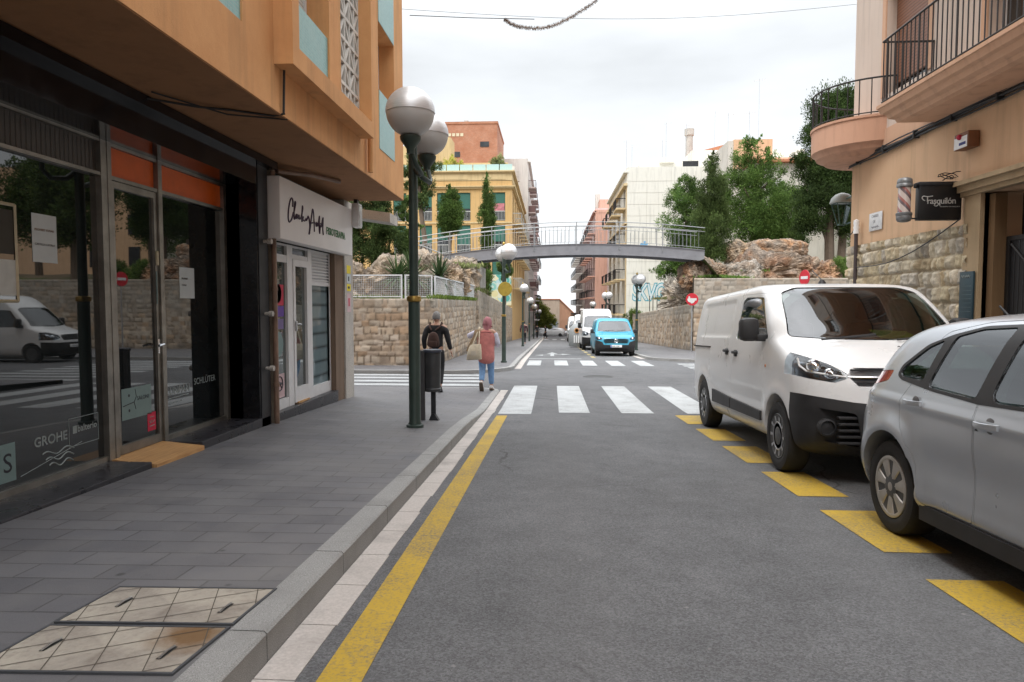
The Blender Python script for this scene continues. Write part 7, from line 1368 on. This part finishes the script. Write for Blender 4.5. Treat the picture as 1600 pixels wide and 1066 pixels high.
# ---------------------------------------------------------------- litter bin
LB=thing('litter_bin','dark grey metal litter bin hung between two posts behind the near street lamp','litter bin',(-1.66,9.42,-.30)); BG2=plain('bin_grey',(.055,.057,.06),.42,.35,.3,4)
MB().lathe([(.108,.42),(.121,.43),(.122,.46),(.112,.47),(.118,.70),(.121,.95),(.123,.98),(.115,.985),(.112,.7),(.0,.5)],28).build('drum',BG2,LB,35); MB().lathe([(.122,.965),(.134,.97),(.137,.99),(.13,1.005),(.114,1.0)],28).build('rim',plain('bin_rim_blue',(.04,.045,.065),.4),LB,40)
q=MB(); q.bbox(-.165,-.095,-.09,-.03,-.03,1.0,.01); q.box(-.20,-.06,-.12,0,-.04,.02); q.build('post',plain('bin_post_grey',(.075,.075,.08),.5,.3),LB); q=MB(); q.box(-.02,.045,-.02,.02,.03,.43); q.prism([(-.07,-.03),(.12,-.03),(.06,.06),(.03,.11),(-.01,.11),(-.03,.06)],-.05,.05,'y'); q.build('leg',DKM,LB)
# ---------------------------------------------------------------- no-entry signs
SGR=plain('sign_red',(.52,.025,.04),.4,0,.1,5); SGW=plain('sign_reflective_white',(.66,.66,.66),.45)
def noentry(label,x,y,z,h,rz,tag_):
    t=thing('no_entry_sign',label,'road sign',(x,y,z),rz,'no entry signs'); MB().tube([(0,0,-.1),(0,0,h+.25)],.03,8).build('post',ALU,t,40); MB().lathe([(.295,-.045),(.30,-.04),(.30,-.028),(.29,-.025)],36,(0,0,h),'y').build('disc',SGR,t,40); MB().bbox(-.20,.20,-.052,-.045,h-.055,h+.055,.003).build('white_bar',SGW,t)
    if tag_: MB().add([(x_,-.056,h+z_) for x_,z_ in ((-.23,.02),(-.17,.05),(-.18,.13),(-.13,.17),(-.09,.11),(-.10,.06),(.05,.05),(.21,.06),(.22,-.05),(.13,-.06),(.12,-.12),(.04,-.19),(-.04,-.2),(-.08,-.14),(-.16,-.13),(-.21,-.06))],[tuple(range(16))]).build('torn_stickers',plain('sticker_white',(.6,.58,.57),.6),t)
    return t
noentry('red no entry sign covered in torn white stickers by the right stone wall',6.87,34.0,gz(34)+.1,2.62,R(-8),True); noentry('red no entry sign on the side street poking above the white van roof',9.75,27.0,gz(27)+.1,3.15,R(-72),False)
# ---------------------------------------------------------------- overhead wire and tinsel
a=Vector((-2.53,11.66,6.30)); c=Vector((6.0,14.22,7.26)); n=30; pts=[a.lerp(c,i/n)+Vector((0,0,-.22*math.sin(math.pi*i/n))) for i in range(n+1)]
tag(MB().tube(pts,.0035,5).build('overhead_wire',BLKP),'thin wire strung across the street between the two near buildings','wire')
p0=at(640,24,11.9); p1=at(835,30,12.35); tag(MB().tube([p0,at(740,28,12.1),p1],.007,5).build('thick_cable',BLKP),'thicker black cable clipped along the left part of the overhead wire','cable')
gp=smooth_pts([tuple(at(x,y,12.3))[0:1]+tuple(at(x,y,12.3))[2:3] for x,y in ((788,30),(800,38),(818,43),(845,44),(872,37),(900,22),(930,2),(960,-30),(985,-75))],8); GPt=[Vector((x,12.3,z)) for x,z in gp]
rs=np.random.RandomState(5); C=[];D=[]
for i in range(len(GPt)-1):
    dv=(GPt[i+1]-GPt[i]); m=26
    for k in range(m):
        q=GPt[i]+dv*(k/m); an=rs.uniform(0,6.283); tt=dv.normalized(); u=tt.cross(Vector((0,1,0))).normalized(); w=u*math.cos(an)+Vector((0,1,0))*math.sin(an); C.append(q+w*.022); D.append(w)
P,q,T=leaf_mesh(np.array([tuple(x) for x in C]),np.array([tuple(x) for x in D]),.052,.16,rs,np.array([(.30,.24,.20)])*rs.uniform(.5,1.8,(len(C),1)),.35)
TN=thing('tinsel_garland','worn brown and silver tinsel garland dangling from the overhead cable','garland',(0,0,0)); MB().tube(GPt,.008,5).build('cord',BRP,TN); grid_obj('tinsel',P,q,T,GRASSM,TN,False)
# ---------------------------------------------------------------- people
def skin(verts,edges,radii,sub=2,root=0):
    me=bpy.data.meshes.new('s'); me.from_pydata([tuple(v) for v in verts],edges,[]); o=bpy.data.objects.new('s',me); COL.objects.link(o); m=o.modifiers.new('k','SKIN'); m.use_smooth_shade=True
    for i,r in enumerate(radii): rr=r if isinstance(r,tuple) else (r,r); me.skin_vertices[0].data[i].radius=rr; me.skin_vertices[0].data[i].use_root=(i==root)
    s=o.modifiers.new('u','SUBSURF'); s.levels=sub; s.render_levels=sub; dg=bpy.context.evaluated_depsgraph_get(); dg.update(); out=bpy.data.meshes.new_from_object(o.evaluated_get(dg)); bpy.data.objects.remove(o); return out
def chain(ch):
    """list of chains of (point, radius); chains after the first start with an index into the vertices made so far"""
    V=[];E=[];Rr=[]
    for c in ch:
        prev=None
        for k in c:
            if isinstance(k,int): prev=k; continue
            V.append(k[0]);Rr.append(k[1])
            if prev is not None: E.append((prev,len(V)-1))
            prev=len(V)-1
    return V,E,Rr
def joinm(ms):
    bm=bmesh.new()
    for m in ms: bm.from_mesh(m)
    me=bpy.data.meshes.new('j'); bm.to_mesh(me); bm.free(); return me
def hand(w,d,side,s=1.0):
    """palm with four fingers and a thumb hanging from wrist w along direction d"""
    w=Vector(w); d=Vector(d).normalized(); across=Vector((0,1,0)); across=(across-d*across.dot(d)).normalized(); nrm=d.cross(across); V=[(w,.022*s),(w+d*.045*s,(.032*s,.016*s)),(w+d*.085*s,(.036*s,.015*s))]; ms=[skin([v for v,_ in V],[(0,1),(1,2)],[r for _,r in V],1)]
    for k,(o,L) in enumerate(((-.028,.058),(-.010,.072),(.010,.078),(.028,.068))):
        b=w+d*.078*s+across*o*s; m=b+d*L*.5*s+nrm*.004*side; e=b+d*L*s*.92+nrm*.02*side*s; ms.append(skin([b,m,e],[(0,1),(1,2)],[.0085*s,.008*s,.0065*s],1))
    b=w+d*.03*s+across*.03*s; ms.append(skin([b,b+(d*.03+across*.022)*s,b+(d*.062+across*.028)*s],[(0,1),(1,2)],[.011*s,.0095*s,.007*s],1)); return ms
SKN=plain('skin',(.42,.24,.17),.5,0,.08); 
def head_mesh(c,s=1.0,yaw=0):
    """ovoid skull with brow, nose, mouth, chin and ears, facing +Y"""
    bm=bmesh.new(); bmesh.ops.create_icosphere(bm,subdivisions=4,radius=1)
    for v in bm.verts:
        x,y,z=v.co; w=.074*(1-.18*max(0,-z)); v.co=Vector((x*w,y*.095*(1 if y<0 else .95),z*.115)); 
        if z<-.2: v.co.x*=1-.25*(-z-.2); v.co.y+=.012*(-z)
        g=lambda px,pz,r:math.exp(-((x-px)**2+(z-pz)**2)/r)
        if y>0: v.co.y+=.022*g(0,-.12,.02)+.006*g(0,-.42,.02)-.007*g(.38,.05,.03)-.007*g(-.38,.05,.03)+.006*g(0,.25,.12)-.004*g(0,-.5,.004)+.006*g(0,-.8,.04)
        if abs(x)>.86 and abs(y)<.3: v.co.x+=math.copysign(.012*math.exp(-((y+.05)**2+(z+.05)**2)/.04),x)
    bm.transform(Matrix.Translation(Vector(c))@Matrix.Rotation(yaw,4,'Z')@Matrix.Scale(s,4)); me=bpy.data.meshes.new('h'); bm.to_mesh(me); bm.free(); return me
def person(label,x,y,z,rz,J,cloth,name='person',group=None,hs=1.0):
    """J: joint positions; walking figures built facing +Y"""
    t=thing(name,label,'person',(x,y,z),rz,group)
    g=lambda k:Vector(J[k])
    ch=[[(g('pel'),(.13,.10)),(g('pel')+Vector((0,0,.14)),(.115,.09)),(g('chest'),(.13,.095)),(g('neck')-Vector((0,0,.06)),(.10,.08)),(g('neck'),.052),(g('head')-Vector((0,0,.05)),.058)]]
    nv=6
    for s in ('L','R'):
        ch.append([3,(g('sh'+s),.058),(g('el'+s),.042),(g('wr'+s),.028)])
    for s in ('L','R'):
        sg=-1 if s=='L' else 1; ch.append([0,(g('pel')+Vector((sg*.09,0,-.06)),.092),(g('kn'+s),.058),(g('an'+s),.038),(g('toe'+s),.032)])
    V,E,Rr=chain(ch); ms=[skin(V,E,Rr,2),head_mesh(g('head')+Vector((0,.01,.03)),hs)]
    for s,sg in (('L',-1),('R',1)): ms+=hand(g('wr'+s),g('hd'+s)-g('wr'+s),sg)
    body=meshobj('body',joinm(ms),SKN,t,60)
    for nm,chs,mat in cloth:
        V,E,Rr=chain(chs); meshobj(nm,skin(V,E,Rr,2),mat,t,60)
    return t,body
def shoes(t,J,mat,sole,lift=(0,0)):
    for s in ('L','R'):
        a,b=Vector(J['an'+s]),Vector(J['toe'+s]); d=(b-a); d.normalize(); up=Vector((0,0,1)) if abs(d.z)<.6 else Vector((0,1,0)); m=MB(); u=d.cross(up).normalized(); w=u.cross(d).normalized(); w=w if w.z>0 or abs(w.z)<.3 else -w; rings=[]
        h0=a-w*.055-d*.065
        for k,(f,wd,hh) in enumerate(((0,.028,.06),(.02,.036,.085),(.09,.040,.085),(.17,.045,.06),(.235,.042,.045),(.265,.026,.03))):
            c=h0+d*f; rings.append([c+u*wd*math.cos(q*.5236)+w*(hh*.5+hh*.5*math.sin(q*.5236)) for q in range(12)])
        m.loft(rings); o=m.build('shoe',mat,t,50); m=MB(); m.loft([[h0+d*f+u*sx*wd+w*zz for sx,zz in ((-1,-.018),(1,-.018),(1,.012),(-1,.012))] for f,wd in ((-.004,.028),(.02,.038),(.1,.042),(.17,.047),(.24,.044),(.27,.026))]); m.build('sole',sole,o,30)
V3=Vector
def fab(name,c,sc=60): 
    t=NT(name); n=t.noise(6,5,.65); f=t.noise(sc*4,3); return t.bsdf(t.mix(t.rng(n,.35,.7),tuple(x*.75 for x in c),tuple(min(1,x*1.15) for x in c)),.85,bump=t.math('ADD',n,t.math('MULTIPLY',f,.3)),bs=.5,bd=.012)
BLK=fab('black_cloth',(.016,.016,.018)); GHAIR=fab('grey_hair',(.20,.195,.19)); DEN=fab('blue_denim',(.16,.29,.50)); COR=fab('coral_quilted',(.50,.185,.17)); LIL=fab('pale_lilac_sleeve',(.55,.54,.64)); SCF=fab('dusty_pink_scarf',(.36,.15,.17)); TOTE=fab('cream_canvas',(.62,.55,.42)); WSH=fab('white_trainer',(.62,.60,.58)); TSO=fab('brown_sole',(.16,.12,.09)); BRL=fab('brown_leather',(.055,.028,.022))
J=dict(pel=(0,0,.90),chest=(0,.03,1.24),neck=(0,.035,1.42),head=(0,.06,1.525),shL=(-.185,.03,1.36),elL=(-.25,-.05,1.10),wrL=(-.25,.06,.88),hdL=(-.245,.10,.78),shR=(.185,.03,1.36),elR=(.255,.0,1.09),wrR=(.305,.04,.86),hdR=(.325,.05,.76),knL=(-.09,.18,.50),anL=(-.09,.20,.09),toeL=(-.095,.33,.035),knR=(.095,.05,.49),anR=(.10,-.16,.11),toeR=(.105,-.04,.035))
def cl(J,up=.018,jac=True):
    g=lambda k:V3(J[k]); top=[[(g('pel')-V3((0,0,.07)),(.17,.13)),(g('pel')+V3((0,0,.16)),(.155,.12)),(g('chest'),(.172,.128)),(g('neck')-V3((0,0,.075)),(.125,.10)),(g('neck')-V3((0,0,.015)),(.07,.066))]]
    for s in ('L','R'): e=g('el'+s);w=g('wr'+s); top.append([3,(g('sh'+s)-V3((0,0,.01)),.082),(e,.060),(e.lerp(w,.92),.044)])
    g2=lambda s:(-1 if s=='L' else 1); leg=[[(g('pel')+V3((0,0,.04)),(.15,.12)),(g('pel')-V3((0,0,.03)),(.155,.125))]]
    for s in ('L','R'): k=g('kn'+s);a=g('an'+s); leg.append([1,(g('pel')+V3((g2(s)*.09,0,-.12)),.108),(k,.078),(a.lerp(k,.10),.060)])
    return top,leg
top,leg=cl(J); MX,MY=-2.42,14.2
man,_=person('grey haired man in black with a brown backpack walking away behind the bin',MX,MY,pavz(MX,MY),0,J,[('jacket',top,BLK),('trousers',leg,BLK)],hs=1.06); shoes(man,J,BLK,BLK)
bm=head_mesh(V3(J['head'])+V3((0,.01,.035)),1.17); b2=bmesh.new(); b2.from_mesh(bm); c0=V3(J['head'])+V3((0,.01,.03)); bmesh.ops.delete(b2,geom=[v for v in b2.verts if (v.co.z-c0.z)<(-.045 if v.co.y<c0.y-.02 else .055)],context='VERTS'); b2.to_mesh(bm); b2.free(); meshobj('hair',bm,GHAIR,man,60)
BPK=thing('backpack','small brown backpack on the back of the man in black','backpack',(MX,MY,pavz(MX,MY))); V_,E_,R_=chain([[(V3((-.03,-.155,1.27)),(.06,.05)),(V3((-.03,-.165,1.18)),(.12,.075)),(V3((-.03,-.165,1.02)),(.15,.085)),(V3((-.03,-.155,.93)),(.13,.06))]]); meshobj('bag',skin(V_,E_,R_,2),BRL,BPK,60); MB().bbox(-.12,.06,-.27,-.235,.96,1.08,.02).build('pocket',BRL,BPK,40)
for s in (-1,1): MB().tube([(-.03+s*.04,-.14,1.30),(s*.11-.01,-.10,1.37),(s*.125,-.02,1.455),(s*.13,.12,1.36),(s*.13,.14,1.2)],.018,6).build('strap',BRL,BPK,40)
# woman in coral
J=dict(pel=(0,0,.88),chest=(0,.03,1.20),neck=(0,.05,1.37),head=(.015,.085,1.475),shL=(-.175,.03,1.31),elL=(-.41,.00,1.20),wrL=(-.22,.10,1.28),hdL=(-.14,.12,1.31),shR=(.175,.03,1.31),elR=(.25,.03,1.05),wrR=(.22,.22,.98),hdR=(.18,.30,1.0),knL=(-.09,.02,.48),anL=(-.075,-.20,.19),toeL=(-.075,-.115,.065),knR=(.085,.12,.47),anR=(.10,.10,.08),toeR=(.105,.235,.035))
top,leg=cl(J); g=lambda k:V3(J[k])
vest=[[(g('pel')-V3((0,.01,.30)),(.20,.155)),(g('pel')-V3((0,0,.12)),(.205,.16)),(g('pel')+V3((0,0,.10)),(.185,.145)),(g('chest'),(.19,.14)),(g('neck')-V3((0,0,.07)),(.15,.11)),(g('neck')-V3((0,0,.01)),(.08,.075))]]
slvs=[[[(g('sh'+s).lerp(g('el'+s),.02),.074),(g('sh'+s).lerp(g('el'+s),.45),.070),(g('el'+s),.068),(g('el'+s).lerp(g('wr'+s),.9),.046)]] for s in 'LR']
vest+= [[3,(g('sh'+s)+V3((0,0,-.015)),.088)] for s in 'LR']
WX,WY=-1.44,15.0
wom,_=person('woman in a long coral vest, pink headscarf and jeans stepping off the kerb',WX,WY,pavz(WX,WY),R(-4),J,[('quilted_vest',vest,COR),('sleeve',slvs[0],LIL),('sleeve',slvs[1],LIL),('jeans',leg,DEN)]); shoes(wom,J,WSH,TSO)
hm=bmesh.new(); bmesh.ops.create_icosphere(hm,subdivisions=4,radius=1); hc=g('head')+V3((0,-.012,.035))
for v in hm.verts:
    k=v.co; face=k.y>.55 and abs(k.x)<.62 and -.62<k.z<.62
    v.co=hc+V3((k.x*.098*(1+.10*max(0,-k.z)),k.y*(.118 if k.y<0 else .085),k.z*(.132 if k.z>0 else .15)))+V3((0,0,.004*math.sin(9*k.z+4*k.x)))
hme=bpy.data.meshes.new('s'); hm.to_mesh(hme); hm.free()
V_,E_,R_=chain([[(g('head')+V3((0,-.03,-.03)),(.075,.085)),(g('neck')+V3((0,-.015,.0)),(.085,.09)),(g('neck')+V3((0,-.015,-.06)),(.125,.105)),(g('neck')+V3((0,-.01,-.10)),(.13,.10))]]); meshobj('headscarf',joinm([hme,skin(V_,E_,R_,2,1)]),SCF,wom,60)
TB=thing('tote_bag','cream canvas tote bag hanging from the shoulder of the woman in coral','bag',(WX,WY,pavz(WX,WY)),R(-4)); rings=[]
for z,w,d,sx in ((.70,.165,.03,-.235),(.72,.175,.05,-.235),(.85,.165,.06,-.23),(.98,.14,.04,-.215),(1.04,.12,.018,-.20)): rings.append([(sx+w*math.copysign(abs(math.cos(q*.3927))**.5,math.cos(q*.3927))*.98,-.20+d*math.sin(q*.3927)+.06*(sx+.235),z+.012*math.cos(q*.3927)) for q in range(16)])
MB().loft(rings).build('bag',TOTE,TB,50); q=MB(); q.tube([(-.27,-.19,1.03),(-.20,-.14,1.22),(-.15,-.06,1.395),(-.15,.03,1.41)],.014,6); q.tube([(-.13,-.19,1.03),(-.13,-.15,1.2),(-.135,-.07,1.39),(-.14,.03,1.40)],.014,6); q.build('strap',TOTE,TB,40)
MB().box(-.30,-.18,-.268,-.262,.80,.90).build('faint_print',plain('canvas_print',(.5,.45,.37),.8),TB)
SB2=thing('shoulder_scarf','brown scarf strap slung from the left arm of the woman in coral','scarf',(WX,WY,pavz(WX,WY)),R(-4)); MB().loft([[(x0,y0,z0),(x0+w,y0,z0),(x0+w,y0+.02,z0),(x0,y0+.02,z0)] for x0,y0,z0,w in ((-.24,-.10,1.36,.12),(-.27,-.13,1.22,.13),(-.36,-.12,1.05,.09),(-.44,-.10,.88,.05))]).build('cloth',fab('khaki_cloth',(.33,.24,.15)),SB2,50)
# distant pedestrians
def walker(label,x,y,mat,leg_m,dz=.1,rz=0,ph=1):
    J=dict(pel=(0,0,.93),chest=(0,.03,1.28),neck=(0,.03,1.47),head=(0,.05,1.58),shL=(-.19,.03,1.41),elL=(-.25,-.06*ph,1.14),wrL=(-.25,.04,.91),hdL=(-.25,.07,.8),shR=(.19,.03,1.41),elR=(.25,.06*ph,1.14),wrR=(.26,.14,.92),hdR=(.26,.18,.82),knL=(-.09,.15*ph,.51),anL=(-.09,.18*ph,.09),toeL=(-.09,.18*ph+.12,.035),knR=(.09,.03,.5),anR=(.09,-.17*ph,.10),toeR=(.09,-.17*ph+.12,.035)); top,leg=cl(J)
    t,_=person(label,x,y,gz(y)+dz,rz,J,[('coat',top,mat),('trousers',leg,leg_m)],group='distant pedestrians'); bm=head_mesh(V3(J['head'])+V3((0,.0,.045)),1.06); meshobj('hair',bm,BLK,t,60); return t
walker('distant pedestrian in dark clothes crossing at the far end of the street',-.75,86,BLK,BLK,0,R(70)); walker('distant pedestrian in a dark jacket on the far left kerb',-1.75,83,fab('charcoal_cloth',(.03,.03,.035)),BLK,.1,R(20),-1); walker('pedestrian in dark red near the third globe lamp',-2.05,50.5,fab('maroon_cloth',(.06,.022,.028)),BLK)
